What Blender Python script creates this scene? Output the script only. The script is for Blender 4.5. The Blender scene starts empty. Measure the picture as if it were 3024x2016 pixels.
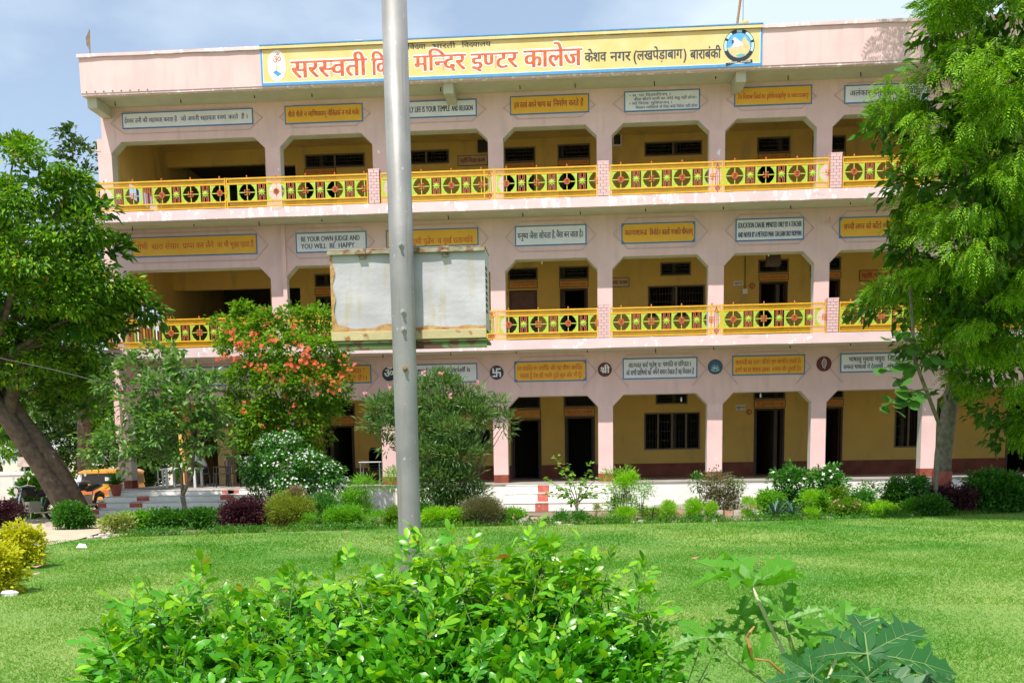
import bpy, bmesh, math, random
import numpy as np
from mathutils import Vector, Matrix, Euler

SC = bpy.context.scene
COL = SC.collection
rad = math.radians
rng = np.random.default_rng(7)
random.seed(7)

# ------------------------------------------------------------------ camera
# calibrated from the straight lines of the arcades (full-size photograph pixels, eye 1.65 m above the lawn)
YAW, PITCH, ROLL, FPX, PYC, EYE = rad(-3.87), rad(-7.41), rad(-.95), 3050.0, 1736.0, 1.65
fw = np.array([math.sin(YAW) * math.cos(PITCH), math.cos(YAW) * math.cos(PITCH), math.sin(PITCH)])
r0 = np.array([math.cos(YAW), -math.sin(YAW), 0.0])
u0 = np.cross(r0, fw)
rt = r0 * math.cos(ROLL) + u0 * math.sin(ROLL)
up = -r0 * math.sin(ROLL) + u0 * math.cos(ROLL)


def at(x, y, Y):
    """photograph pixel -> point of the place on the upright plane at distance Y"""
    d = fw * FPX + rt * (x - 1512) - up * (y - PYC)
    return Vector((np.array([0, 0, EYE]) + d * Y / d[1]).tolist())


def gnd(x, y, z=0.0):
    d = fw * FPX + rt * (x - 1512) - up * (y - PYC)
    return Vector((np.array([0, 0, EYE]) + d * (z - EYE) / d[2]).tolist())


cd = bpy.data.cameras.new('camera')
cam = bpy.data.objects.new('camera', cd)
COL.objects.link(cam)
cam.matrix_world = Matrix(((rt[0], up[0], -fw[0], 0), (rt[1], up[1], -fw[1], 0), (rt[2], up[2], -fw[2], EYE), (0, 0, 0, 1)))
cd.sensor_fit = 'HORIZONTAL'
cd.sensor_width = 36
cd.lens = 36 * FPX / 3024
cd.shift_y = (PYC - 1008) / 3024
cd.clip_start, cd.clip_end = .1, 3000
SC.camera = cam

# ------------------------------------------------------------------ sky, sun, exposure
SUN_EL, SUN_AZ = rad(61), rad(20)          # sun behind the photographer, a little to the left
sun_dir = Vector((-math.sin(SUN_AZ) * math.cos(SUN_EL), -math.cos(SUN_AZ) * math.cos(SUN_EL), math.sin(SUN_EL)))
w = bpy.data.worlds.new("World")
SC.world = w
w.use_nodes = True
nt = w.node_tree
nt.nodes.clear()
N = nt.nodes.new
L = nt.links.new
out = N('ShaderNodeOutputWorld')
bg = N('ShaderNodeBackground')
sky = N('ShaderNodeTexSky')
sky.sky_type = 'NISHITA'
sky.sun_disc = False
sky.sun_elevation = SUN_EL
sky.sun_rotation = math.pi + SUN_AZ
sky.air_density = 1.0
sky.dust_density = .5
sky.ozone_density = .6
bg.inputs[1].default_value = .135
tc = N('ShaderNodeTexCoord')
mp = N('ShaderNodeMapping')
mp.inputs['Scale'].default_value = (1, 1, 2.2)
mp.inputs['Location'].default_value = (3.3, .1, 1.2)
cl = N('ShaderNodeTexNoise')
cl.inputs['Scale'].default_value = 2.3
cl.inputs['Detail'].default_value = 7
cl.inputs['Roughness'].default_value = .5
cr = N('ShaderNodeValToRGB')
cr.color_ramp.elements[0].position = .40
cr.color_ramp.elements[0].color = (.30, .30, .30, 1)
cr.color_ramp.elements[1].position = .57
cr.color_ramp.elements[1].color = (.95, .95, .95, 1)
cm = N('ShaderNodeMixRGB')
cm.inputs[2].default_value = (5.0, 5.8, 6.6, 1)
L(tc.outputs['Generated'], mp.inputs[0])
L(mp.outputs[0], cl.inputs['Vector'])
L(cl.outputs[0], cr.inputs[0])
L(cr.outputs[0], cm.inputs[0])
L(sky.outputs[0], cm.inputs[1])
L(cm.outputs[0], bg.inputs[0])
L(bg.outputs[0], out.inputs[0])
sl = bpy.data.lights.new('sun', 'SUN')
sl.energy = 4.9
sl.angle = rad(.5)
sl.color = (1, .94, .86)
so = bpy.data.objects.new('sun', sl)
COL.objects.link(so)
so.rotation_euler = (-sun_dir).to_track_quat('-Z', 'Y').to_euler()
so.location = (0, -5, 40)
vs = SC.view_settings
vs.view_transform = 'Standard'
vs.look = 'None'
vs.exposure = .35
vs.gamma = 1
SC.cycles.max_bounces = 8
SC.cycles.diffuse_bounces = 5
SC.cycles.transmission_bounces = 4
SC.cycles.transparent_max_bounces = 4

# ------------------------------------------------------------------ materials
MATS = {}


def mat(name, col, rough=.75, var=0, vs_=3.0, var_col=None, bump=0, bs=40, metal=0, peel=None, peel_t=(.62, .66), peel_s=(1.2, 1.2, 3), coat=0, detail=4, dirt=None, dirt_s=(1, 1, .2), dirt_t=(.55, .75)):
    m = bpy.data.materials.new(name)
    m.use_nodes = True
    t = m.node_tree
    b = t.nodes['Principled BSDF']
    b.inputs['Roughness'].default_value = rough
    b.inputs['Metallic'].default_value = metal
    if coat:
        b.inputs['Coat Weight'].default_value = coat
    c4 = (*col, 1)
    b.inputs['Base Color'].default_value = c4
    co = t.nodes.new('ShaderNodeTexCoord')
    last = None

    def noise(scale, det=4, sc3=None):
        n = t.nodes.new('ShaderNodeTexNoise')
        n.inputs['Scale'].default_value = scale
        n.inputs['Detail'].default_value = det
        if sc3:
            k = t.nodes.new('ShaderNodeMapping')
            k.inputs['Scale'].default_value = sc3
            t.links.new(co.outputs['Object'], k.inputs[0])
            t.links.new(k.outputs[0], n.inputs['Vector'])
        else:
            t.links.new(co.outputs['Object'], n.inputs['Vector'])
        return n

    def mix(fac, a, bb):
        x = t.nodes.new('ShaderNodeMixRGB')
        t.links.new(fac, x.inputs[0])
        if isinstance(a, tuple):
            x.inputs[1].default_value = a
        else:
            t.links.new(a, x.inputs[1])
        x.inputs[2].default_value = bb
        return x.outputs[0]

    def ramp(src, lo, hi):
        r = t.nodes.new('ShaderNodeMapRange')
        r.inputs['From Min'].default_value = lo
        r.inputs['From Max'].default_value = hi
        t.links.new(src, r.inputs[0])
        return r.outputs[0]
    last = c4
    if var:
        vc = var_col or tuple(c * (1 - var) for c in col)
        last = mix(ramp(noise(vs_, detail).outputs[0], .35, .7), last, (*vc, 1))
    if dirt:
        last = mix(ramp(noise(2.2, 6, dirt_s).outputs[0], *dirt_t), last, (*dirt, 1))
    if peel:
        last = mix(ramp(noise(2.0, 8, peel_s).outputs[0], *peel_t), last, (*peel, 1))
    if not isinstance(last, tuple):
        t.links.new(last, b.inputs['Base Color'])
    if bump:
        bn = t.nodes.new('ShaderNodeBump')
        bn.inputs['Strength'].default_value = bump
        bn.inputs['Distance'].default_value = .01
        t.links.new(noise(bs, 5).outputs[0], bn.inputs['Height'])
        t.links.new(bn.outputs[0], b.inputs['Normal'])
    MATS[name] = m
    return m


def leafmat(name, c1, c2, rough=.45, trans=.35, tcol=None, spec=.22, aged=False):
    """leaf paint: colour varies leaf by leaf; light shows through the blade"""
    m = bpy.data.materials.new(name)
    m.use_nodes = True
    t = m.node_tree
    b = t.nodes['Principled BSDF']
    b.inputs['Roughness'].default_value = rough
    b.inputs['Specular IOR Level'].default_value = spec
    g = t.nodes.new('ShaderNodeNewGeometry')
    x = t.nodes.new('ShaderNodeMixRGB')
    x.inputs[1].default_value = (*c1, 1)
    x.inputs[2].default_value = (*c2, 1)
    t.links.new(g.outputs['Random Per Island'], x.inputs[0])
    if aged:
        # a few yellowing and browned leaves among the green
        cr_ = t.nodes.new('ShaderNodeValToRGB')
        e = cr_.color_ramp.elements
        e[0].position, e[0].color = 0, (*c1, 1)
        e[1].position, e[1].color = .93, (*c2, 1)
        for p_, c_ in ((.975, (.40, .50, .03)), (.992, (.40, .36, .04)), (.997, (.22, .11, .03))):
            k = e.new(p_)
            k.color = (*c_, 1)
        t.links.new(g.outputs['Random Per Island'], cr_.inputs[0])
        x.blend_type = 'MULTIPLY'
        x.inputs[0].default_value = 0
        for l_ in list(x.inputs[0].links):
            t.links.remove(l_)
        t.links.new(cr_.outputs[0], x.inputs[1])
    t.links.new(x.outputs[0], b.inputs['Base Color'])
    tr = t.nodes.new('ShaderNodeBsdfTranslucent')
    h = t.nodes.new('ShaderNodeMixRGB')
    h.blend_type = 'MULTIPLY'
    h.inputs[0].default_value = 1
    h.inputs[2].default_value = (*(tcol or (1.5, 1.5, .5)), 1)
    t.links.new(x.outputs[0], h.inputs[1])
    t.links.new(h.outputs[0], tr.inputs[0])
    ms = t.nodes.new('ShaderNodeMixShader')
    ms.inputs[0].default_value = trans
    t.links.new(b.outputs[0], ms.inputs[1])
    t.links.new(tr.outputs[0], ms.inputs[2])
    t.links.new(ms.outputs[0], t.nodes['Material Output'].inputs[0])
    MATS[name] = m
    return m


PINK = (.76, .52, .505)
mat('pink', PINK, .85, .12, 1.2, None, .25, 30, dirt=(.60, .43, .42), dirt_s=(2.2, 2.2, .3), dirt_t=(.5, .8))
mat('pink_trim', (.60, .41, .41), .85, .15, 3)
mat('pink_peel', (.75, .56, .57), .85, .1, 2, None, .3, 30, peel=(.86, .84, .82), peel_t=(.565, .60), peel_s=(3.4, 3.4, 2.0), dirt=(.5, .38, .36), dirt_s=(.6, .6, 2.5), dirt_t=(.62, .8))
mat('pink_worn', (.75, .56, .57), .85, .1, 2, None, .3, 30, peel=(.86, .84, .82), peel_t=(.63, .66), peel_s=(3.4, 3.4, 2.0), dirt=(.55, .42, .40), dirt_s=(.6, .6, 2.5), dirt_t=(.62, .8))
mat('pink_pillar', PINK, .85, .12, 1.5, None, .25, 30, peel=(.84, .84, .86), peel_t=(.655, .68), peel_s=(2.0, 2.0, 1.2))
mat('soffit', (.52, .50, .38), .9, .2, 2, (.44, .43, .33), .2, 25)
mat('reveal', (.62, .60, .55), .9, .15, 2)
mat('ochre_wall', (.68, .46, .12), .85, .14, 1.1, None, .15, 30, dirt=(.45, .32, .12), dirt_s=(1, 1, .3))
mat('maroon', (.16, .035, .018), .7, .3, 2.5, (.24, .07, .04), .2, 30)
mat('maroon_foot', (.30, .07, .03), .7, .35, 5, (.16, .03, .02), .2, 30)
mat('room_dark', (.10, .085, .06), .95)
mat('floor_cement', (.36, .33, .29), .85, .25, 2, None, .2, 30)
mat('plinth_white', (.80, .79, .76), .85, .08, 2, (.7, .69, .64), .4, 25, dirt=(.50, .42, .28), dirt_s=(.8, .8, .8), dirt_t=(.62, .8))
mat('step_white', (.84, .82, .80), .85, .1, 3, (.72, .7, .66), .4, 25, peel=(.45, .40, .36), peel_t=(.72, .76), peel_s=(3, 3, 6))
mat('step_red', (.42, .08, .05), .8, .3, 6, (.52, .16, .12), .3, 30, peel=(.7, .6, .58), peel_t=(.68, .72), peel_s=(5, 5, 5))
mat('board_yellow', (.72, .52, .19), .7, .12, 2.2, (.76, .58, .28), .1, 30)
mat('sign_yellow', (.80, .43, .035), .65, .12, 2.0, (.74, .38, .03))
mat('sign_white', (.78, .76, .83), .7, .1, 3, (.70, .69, .76))
mat('sign_blue', (.035, .16, .42), .6, .2, 8, (.05, .22, .42))
mat('board_blue', (.04, .26, .62), .6, .2, 8, (.07, .32, .58))
mat('ink_navy', (.02, .035, .11), .6)
mat('ink_dark', (.035, .06, .07), .6, .3, 20)
mat('ink_red', (.52, .06, .025), .6, .3, 9, (.66, .17, .03))
mat('ink_maroon', (.38, .035, .03), .6, .2, 9)
mat('paint_white', (.86, .86, .86), .6, .05, 6)
mat('paint_black', (.02, .022, .03), .5, .2, 8)
mat('paint_sky', (.10, .42, .82), .6, .15, 6)
mat('paint_sand', (.62, .55, .32), .7, .3, 8, (.66, .44, .16))
mat('paint_teal', (.10, .42, .40), .6)
mat('emblem_navy', (.03, .035, .08), .6)
mat('emblem_maroon', (.12, .02, .03), .6)
mat('emblem_blue', (.03, .10, .20), .6)
mat('emblem_pale', (.80, .82, .84), .6)
mat('lotus_pale', (.42, .66, .70), .6)
mat('rail_yellow', (.78, .43, .012), .5, .12, 6, (.66, .34, .012), coat=.2)
mat('rail_green', (.44, .58, .06), .5, .15, 8, (.36, .50, .04))
mat('rail_red', (.42, .09, .04), .55, .2, 8)
mat('rail_orange', (.62, .14, .04), .5, .2, 9)
mat('brick_pink', (.74, .50, .50), .85, .12, 6, (.66, .42, .42), .3, 40)
mat('mortar', (.30, .16, .17), .9)
mat('wood_dark', (.07, .03, .018), .55, .3, 5)
mat('door_brown', (.13, .05, .03), .5, .3, 4, (.09, .035, .02))
mat('grille', (.05, .05, .045), .6)
mat('window_frame', (.16, .12, .08), .6)
mat('glass_dark', (.03, .035, .04), .15)
mat('pole_metal', (.235, .23, .228), .55, .15, 4, (.33, .32, .31), .08, 90, metal=.35, dirt=(.20, .15, .10), dirt_s=(14, 14, .8), dirt_t=(.54, .82), peel=(.42, .42, .42), peel_t=(.68, .72), peel_s=(20, 20, 14))
mat('bolt_metal', (.36, .35, .32), .4, .4, 30, (.5, .5, .48), metal=.7)
mat('bolt_rusty', (.40, .26, .12), .6, .4, 30, (.2, .1, .04), metal=.4)
mat('box_white', (.40, .385, .41), .45, .12, 2.5, (.49, .475, .50), .5, 12, dirt=(.42, .35, .22), dirt_s=(9, 9, 1.3), dirt_t=(.54, .80), peel=(.36, .33, .27), peel_t=(.70, .74), peel_s=(7, 7, 7))
mat('box_rust', (.34, .14, .03), .8, .5, 14, (.50, .36, .16), .5, 40)
mat('box_cream', (.44, .37, .19), .55, .15, 10, (.50, .42, .22), .3, 30, peel=(.30, .13, .04), peel_t=(.60, .68), peel_s=(8, 8, 8))
mat('box_lip', (.24, .20, .12), .6, .3, 12, (.36, .33, .24), .4, 30, peel=(.20, .09, .03), peel_t=(.50, .60), peel_s=(9, 9, 14))
mat('box_green', (.08, .13, .035), .6, .3, 8, (.11, .17, .05), .3, 30, peel=(.10, .04, .018), peel_t=(.52, .58), peel_s=(5, 5, 7))
mat('steel', (.42, .43, .44), .35, metal=.8)
mat('bark', (.13, .095, .07), .95, .5, 7, (.06, .042, .03), 1, 26)
mat('bark_pale', (.24, .21, .16), .95, .4, 9, (.13, .10, .08), .8, 30)
mat('twig', (.16, .13, .07), .9, .3, 9)
mat('stem_green', (.10, .20, .035), .6, .2, 8)
mat('soil', (.26, .20, .14), .95, .35, 2.5, (.17, .13, .09), .6, 20)
mat('sand', (.55, .45, .33), .95, .3, 3, (.42, .34, .25), .6, 20)
mat('stone', (.52, .47, .42), .9, .4, 5, (.38, .30, .25), .5, 20)
mat('stone_white', (.74, .72, .68), .9, .3, 5, (.55, .5, .44), .5, 20)
mat('brick_red', (.42, .20, .13), .9, .4, 5, (.52, .34, .26), .5, 20)
mat('wall_far', (.66, .64, .60), .9, .2, 1, (.5, .48, .44))
mat('taxi_yellow', (.72, .33, .03), .35, .1, 4, coat=.5)
mat('taxi_orange', (.55, .16, .03), .4, .15, 4)
mat('rubber', (.02, .02, .02), .8)
mat('black_plastic', (.02, .018, .018), .4)
mat('chrome', (.7, .7, .7), .2, metal=1)
mat('table_white', (.62, .64, .66), .5, .1, 4)
mat('terracotta', (.34, .07, .05), .7, .3, 6)
mat('shirt_white', (.72, .74, .78), .85, .08, 8)
mat('trousers', (.04, .045, .06), .9)
mat('skin', (.28, .15, .09), .6)
mat('hair', (.015, .012, .01), .6)
mat('paper', (.82, .82, .9), .8)
mat('dry_leaf', (.42, .20, .10), .8, .3, 20)
mat('wire', (.02, .02, .02), .6)
mat('cream_paint', (.72, .52, .26), .8, .1, 2)

leafmat('neem', (.05, .18, .008), (.27, .50, .015), .5, .26, aged=True)
leafmat('left_tree', (.04, .14, .010), (.18, .36, .018), .5, .25, aged=True)
leafmat('crown_shade', (.03, .11, .010), (.10, .24, .018), .5, .2)  # inner leaves, darkened to stand for the shade inside a crown
leafmat('tree_back', (.03, .075, .02), (.07, .13, .03), .5, .3)
leafmat('broad', (.05, .16, .035), (.10, .24, .05), .35, .35)
leafmat('guava', (.05, .16, .025), (.20, .36, .09), .36, .3, spec=.5)
leafmat('vine', (.07, .19, .012), (.20, .36, .03), .45, .42)
leafmat('jasmine', (.04, .16, .02), (.10, .30, .05), .35, .3)
leafmat('oleander', (.06, .15, .04), (.20, .31, .12), .45, .3)
leafmat('hedge_dark', (.03, .13, .015), (.09, .26, .03), .4, .3)
leafmat('variegated', (.20, .30, .06), (.42, .46, .16), .5, .3)
leafmat('purple', (.045, .014, .022), (.13, .05, .06), .45, .25, (1.2, .6, .8))
leafmat('thuja', (.16, .24, .03), (.32, .36, .06), .6, .35)
leafmat('fern', (.10, .30, .015), (.20, .46, .04), .5, .4)
leafmat('kochia', (.17, .42, .012), (.34, .58, .03), .55, .4)
leafmat('agave', (.03, .09, .07), (.08, .16, .11), .4, .1)
leafmat('duranta', (.45, .48, .015), (.62, .58, .04), .5, .4, (1.2, 1.2, .4))
leafmat('greybush', (.12, .13, .06), (.22, .20, .12), .6, .3)
leafmat('sapling', (.12, .30, .02), (.26, .46, .06), .45, .42)
leafmat('fore_leaf', (.045, .25, .008), (.29, .59, .015), .30, .34, (1.5, 1.3, .3), .45, True)
leafmat('fore_leaf_deep', (.035, .20, .008), (.12, .42, .014), .28, .32, (1.5, 1.4, .4), .45)  # darker leaf green, gives painted depth low and inside the hedge
leafmat('papaya', (.05, .21, .012), (.12, .36, .018), .42, .38, spec=.35)
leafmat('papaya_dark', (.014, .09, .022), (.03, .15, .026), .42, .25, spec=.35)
leafmat('papaya_vein', (.24, .36, .13), (.28, .40, .16), .5, .3)
leafmat('grass', (.075, .26, .012), (.165, .37, .026), .7, .35, spec=.1)
leafmat('petal_white', (.82, .84, .80), (.88, .88, .86), .6, .2, (1, 1, 1))
leafmat('petal_orange', (.60, .07, .03), (.82, .24, .10), .6, .3, (1.1, .8, .7))
leafmat('petal_pink', (.75, .22, .22), (.82, .42, .50), .6, .3, (1.1, .8, .8))
leafmat('brown_twigs', (.20, .13, .07), (.32, .22, .14), .8, .1, (1, 1, .8))

# lawn paint: green with paler, drier patches
m = bpy.data.materials.new('lawn_paint')
m.use_nodes = True
t = m.node_tree
b = t.nodes['Principled BSDF']
b.inputs['Roughness'].default_value = .9
co = t.nodes.new('ShaderNodeTexCoord')
n1 = t.nodes.new('ShaderNodeTexNoise')
n1.inputs['Scale'].default_value = .28
n1.inputs['Detail'].default_value = 8
n2 = t.nodes.new('ShaderNodeTexNoise')
n2.inputs['Scale'].default_value = 22
n2.inputs['Detail'].default_value = 6
for n_ in (n1, n2):
    t.links.new(co.outputs['Object'], n_.inputs['Vector'])
r1 = t.nodes.new('ShaderNodeValToRGB')
r1.color_ramp.elements[0].position = .38
r1.color_ramp.elements[0].color = (.085, .215, .026, 1)
r1.color_ramp.elements[1].position = .62
r1.color_ramp.elements[1].color = (.21, .30, .065, 1)
t.links.new(n1.outputs[0], r1.inputs[0])
x = t.nodes.new('ShaderNodeMixRGB')
x.blend_type = 'OVERLAY'
x.inputs[0].default_value = .55
t.links.new(r1.outputs[0], x.inputs[1])
t.links.new(n2.outputs[0], x.inputs[2])
t.links.new(x.outputs[0], b.inputs['Base Color'])
bn = t.nodes.new('ShaderNodeBump')
bn.inputs['Strength'].default_value = .8
bn.inputs['Distance'].default_value = .03
t.links.new(n2.outputs[0], bn.inputs['Height'])
t.links.new(bn.outputs[0], b.inputs['Normal'])
MATS['lawn_paint'] = m
# grass blades share the patches of the lawn
m = MATS['grass']
t = m.node_tree
mixn = [k for k in t.nodes if k.type == 'MIX_RGB' and k.blend_type == 'MIX'][0]
co = t.nodes.new('ShaderNodeTexCoord')
n1 = t.nodes.new('ShaderNodeTexNoise')
n1.inputs['Scale'].default_value = .28
n1.inputs['Detail'].default_value = 8
t.links.new(co.outputs['Object'], n1.inputs['Vector'])
r1 = t.nodes.new('ShaderNodeValToRGB')
r1.color_ramp.elements[0].position = .4
r1.color_ramp.elements[0].color = (.085, .24, .026, 1)
r1.color_ramp.elements[1].position = .62
r1.color_ramp.elements[1].color = (.235, .345, .075, 1)
t.links.new(n1.outputs[0], r1.inputs[0])
t.links.new(r1.outputs[0], mixn.inputs[2])

# ------------------------------------------------------------------ builders
ORG = {}


def tag(o, label=None, cat=None, group=None, kind=None):
    if label:
        o['label'] = label
    if cat:
        o['category'] = cat
    if group:
        o['group'] = group
    if kind:
        o['kind'] = kind
    return o


def empty(name, loc, label, cat, group=None):
    o = bpy.data.objects.new(name, None)
    o.empty_display_size = .2
    COL.objects.link(o)
    o.location = Vector(loc)
    ORG[o.name] = Vector(loc)
    return tag(o, label, cat, group)


def link(name, me, m, parent=None, loc=None, rot=None, scale=None, own=False):
    if m is not None and not me.materials:
        me.materials.append(MATS[m] if isinstance(m, str) else m)
    o = bpy.data.objects.new(name, me)
    COL.objects.link(o)
    if parent:
        o.parent = parent
    if loc is not None:
        o.location = Vector(loc)
    if rot is not None:
        o.rotation_euler = rot
    if scale is not None:
        o.scale = scale
    ORG[o.name] = ORG[parent.name] if parent else Vector((0, 0, 0))
    return o


def place(name, me, m, parent, wloc, rot=None, scale=None):
    """put a shared piece at a world point under an (unrotated) parent"""
    return link(name, me, m, parent, Vector(wloc) - ORG[parent.name], rot, scale)


class MB:
    def __init__(s):
        s.v, s.f = [], []

    def add(s, vs, fs):
        k = len(s.v)
        s.v += [tuple(v) for v in vs]
        s.f += [tuple(i + k for i in f) for f in fs]
        return s

    def box(s, x0, x1, y0, y1, z0, z1):
        return s.add([(x0, y0, z0), (x1, y0, z0), (x1, y1, z0), (x0, y1, z0), (x0, y0, z1), (x1, y0, z1), (x1, y1, z1), (x0, y1, z1)],
                     [(0, 3, 2, 1), (4, 5, 6, 7), (0, 1, 5, 4), (1, 2, 6, 5), (2, 3, 7, 6), (3, 0, 4, 7)])

    def prism(s, poly, y0, y1):
        """poly in (x, z), extruded along y"""
        n = len(poly)
        a = sum(poly[i][0] * poly[(i + 1) % n][1] - poly[(i + 1) % n][0] * poly[i][1] for i in range(n))
        if a < 0:
            poly = poly[::-1]
        return s.add([(p[0], y0, p[1]) for p in poly] + [(p[0], y1, p[1]) for p in poly],
                     [tuple(range(n)), tuple(range(2 * n - 1, n - 1, -1))] + [(i, i + n, (i + 1) % n + n, (i + 1) % n) for i in range(n)])

    def bar(s, a, b_, r, n=6, r2=None):
        return s.tube([a, b_], [r, r if r2 is None else r2], n)

    def tube(s, pts, rs, n=8, cap=True):
        pts = [Vector(p) for p in pts]
        if not hasattr(rs, '__len__'):
            rs = [rs] * len(pts)
        k = len(s.v)
        ref = None
        for i, p in enumerate(pts):
            d = (pts[min(i + 1, len(pts) - 1)] - pts[max(i - 1, 0)]).normalized()
            if ref is None:
                ref = Vector((0, 0, 1)) if abs(d.z) < .9 else Vector((1, 0, 0))
            u = d.cross(ref).normalized()
            ref = u.cross(d).normalized()
            v = u.cross(d)
            for j in range(n):
                a = 2 * math.pi * j / n
                s.v.append(tuple(p + (u * math.cos(a) + v * math.sin(a)) * rs[i]))
        for i in range(len(pts) - 1):
            for j in range(n):
                q = k + i * n
                s.f.append((q + j, q + (j + 1) % n, q + n + (j + 1) % n, q + n + j))
        if cap:
            s.f.append(tuple(k + j for j in range(n)))
            s.f.append(tuple(k + (len(pts) - 1) * n + j for j in range(n - 1, -1, -1)))
        return s

    def lathe(s, prof, c=(0, 0, 0), n=12, axis='z'):
        k = len(s.v)
        for r, h in prof:
            for j in range(n):
                a = 2 * math.pi * j / n
                x, y = r * math.cos(a), r * math.sin(a)
                p = (x, y, h) if axis == 'z' else (x, h, y) if axis == 'y' else (h, x, y)
                s.v.append((c[0] + p[0], c[1] + p[1], c[2] + p[2]))
        for i in range(len(prof) - 1):
            for j in range(n):
                q = k + i * n
                s.f.append((q + j, q + (j + 1) % n, q + n + (j + 1) % n, q + n + j))
        s.f.append(tuple(k + j for j in range(n - 1, -1, -1)))
        s.f.append(tuple(k + (len(prof) - 1) * n + j for j in range(n)))
        return s

    def ring(s, c, R, r, n=24, k=6, axis='y'):
        q = len(s.v)
        for i in range(n):
            a = 2 * math.pi * i / n
            for j in range(k):
                b_ = 2 * math.pi * j / k
                x = (R + r * math.cos(b_)) * math.cos(a)
                z = (R + r * math.cos(b_)) * math.sin(a)
                y = r * math.sin(b_)
                p = (x, y, z) if axis == 'y' else (y, x, z) if axis == 'x' else (x, z, y)
                s.v.append((c[0] + p[0], c[1] + p[1], c[2] + p[2]))
        for i in range(n):
            for j in range(k):
                s.f.append((q + i * k + j, q + ((i + 1) % n) * k + j, q + ((i + 1) % n) * k + (j + 1) % k, q + i * k + (j + 1) % k))
        return s

    def mesh(s, name, org=(0, 0, 0), smooth=False):
        me = bpy.data.meshes.new(name)
        o = Vector(org)
        me.from_pydata([(v[0] - o[0], v[1] - o[1], v[2] - o[2]) for v in s.v], [], s.f)
        me.validate()
        bm = bmesh.new()
        bm.from_mesh(me)
        bmesh.ops.recalc_face_normals(bm, faces=bm.faces)
        bm.to_mesh(me)
        bm.free()
        if smooth:
            for p in me.polygons:
                p.use_smooth = True
        return me

    def build(s, name, m, parent=None, smooth=False, bevel=0):
        org = ORG[parent.name] if parent else Vector((0, 0, 0))
        me = s.mesh(name, org, smooth)
        o = link(name, me, m, parent)
        if bevel:
            bv = o.modifiers.new('bevel', 'BEVEL')
            bv.width = bevel
            bv.segments = 2
            bv.limit_method = 'ANGLE'
        return o


def np_mesh(name, V, F):
    me = bpy.data.meshes.new(name)
    V = np.ascontiguousarray(V, dtype=np.float32)
    F = np.ascontiguousarray(F, dtype=np.int32)
    me.vertices.add(len(V))
    me.vertices.foreach_set('co', V.ravel())
    me.loops.add(F.size)
    me.loops.foreach_set('vertex_index', F.ravel())
    me.polygons.add(len(F))
    me.polygons.foreach_set('loop_start', np.arange(0, F.size, F.shape[1], dtype=np.int32))
    try:
        me.polygons.foreach_set('loop_total', np.full(len(F), F.shape[1], dtype=np.int32))
    except Exception:
        pass
    me.update(calc_edges=True)
    return me


def nrm(a):
    return a / np.maximum(np.linalg.norm(a, axis=-1, keepdims=True), 1e-9)


# leaf templates: x across, y along, z up
def T_leaf(w=.4, fold=.12, droop=.15, wide_at=.45):
    V = np.array([[0, 0, 0], [-w / 2, wide_at, fold], [0, wide_at, 0], [w / 2, wide_at, fold], [0, 1, -droop]], float)
    F = np.array([[0, 2, 1], [0, 3, 2], [1, 2, 4], [2, 3, 4]])
    return V, F


def T_leaf2(w=.5, fold=.08, droop=.18, ob=0.):
    """rounder leaf, 12 triangles, midrib lower than the margins"""
    ys = np.array([0, .18, .45, .72, .9, 1.0])
    ws = np.array([.02, .32, .5, .46, .26, 0]) * w
    if ob:
        ws = np.array([.02, .2, .40, .52, .38, 0]) * w
    z = -droop * ys ** 2
    V = [[0, 0, 0]]
    for i in range(1, 5):
        V += [[-ws[i], ys[i], z[i] + fold * ws[i] / w], [0, ys[i], z[i]], [ws[i], ys[i], z[i] + fold * ws[i] / w]]
    V += [[0, 1, z[5]]]
    F = [[0, 2, 1], [0, 3, 2]]
    for i in range(3):
        a = 1 + 3 * i
        F += [[a, a + 1, a + 4], [a, a + 4, a + 3], [a + 1, a + 2, a + 5], [a + 1, a + 5, a + 4]]
    F += [[10, 11, 13], [11, 12, 13]]
    return np.array(V, float), np.array(F)


def T_frond(n=7, w=.5, droop=.5):
    """neem frond: paired pointed leaflets along a drooping stalk"""
    V, F = [], []
    for i in range(n):
        t_ = .12 + .88 * i / (n - 1)
        y, z = t_, -droop * t_ * t_
        ll = w * (.75 - .35 * abs(t_ - .45))
        for sgn in (-1, 1):
            a = rad(58 - 26 * t_)
            dx, dy = sgn * math.sin(a) * ll, math.cos(a) * ll
            px_, py_ = -dy * .17, dx * .17
            k = len(V)
            V += [[0, y, z], [dx * .5 + px_ * .8, y + dy * .5 + py_ * .8, z - .02], [dx, y + dy, z - .12 * ll - .05], [dx * .5 - px_ * .8, y + dy * .5 - py_ * .8, z - .02]]
            F += [[k, k + 1, k + 2], [k, k + 2, k + 3]]
    return np.array(V, float), np.array(F)


def T_blade(w=.08, bend=.3, seg=3):
    V, F = [], []
    for i in range(seg):
        t_ = i / seg
        V += [[-w / 2 * (1 - t_ * .6), t_, -bend * t_ * t_], [w / 2 * (1 - t_ * .6), t_, -bend * t_ * t_]]
    V += [[0, 1, -bend]]
    for i in range(seg - 1):
        a = 2 * i
        F += [[a, a + 1, a + 3], [a, a + 3, a + 2]]
    a = 2 * (seg - 1)
    F += [[a, a + 1, a + 2]]
    return np.array(V, float), np.array(F)


def T_petals(n=5, w=.5):
    V, F = [], []
    for i in range(n):
        a = 2 * math.pi * i / n
        c, s_ = math.cos(a), math.sin(a)
        k = len(V)
        for (x_, y_, z_) in ((0, 0, 0), (-w / 2, .6, .15), (0, 1, .1), (w / 2, .6, .15)):
            V.append([x_ * c - y_ * s_, x_ * s_ + y_ * c, z_])
        F += [[k, k + 1, k + 2], [k, k + 2, k + 3]]
    return np.array(V, float), np.array(F)


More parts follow.
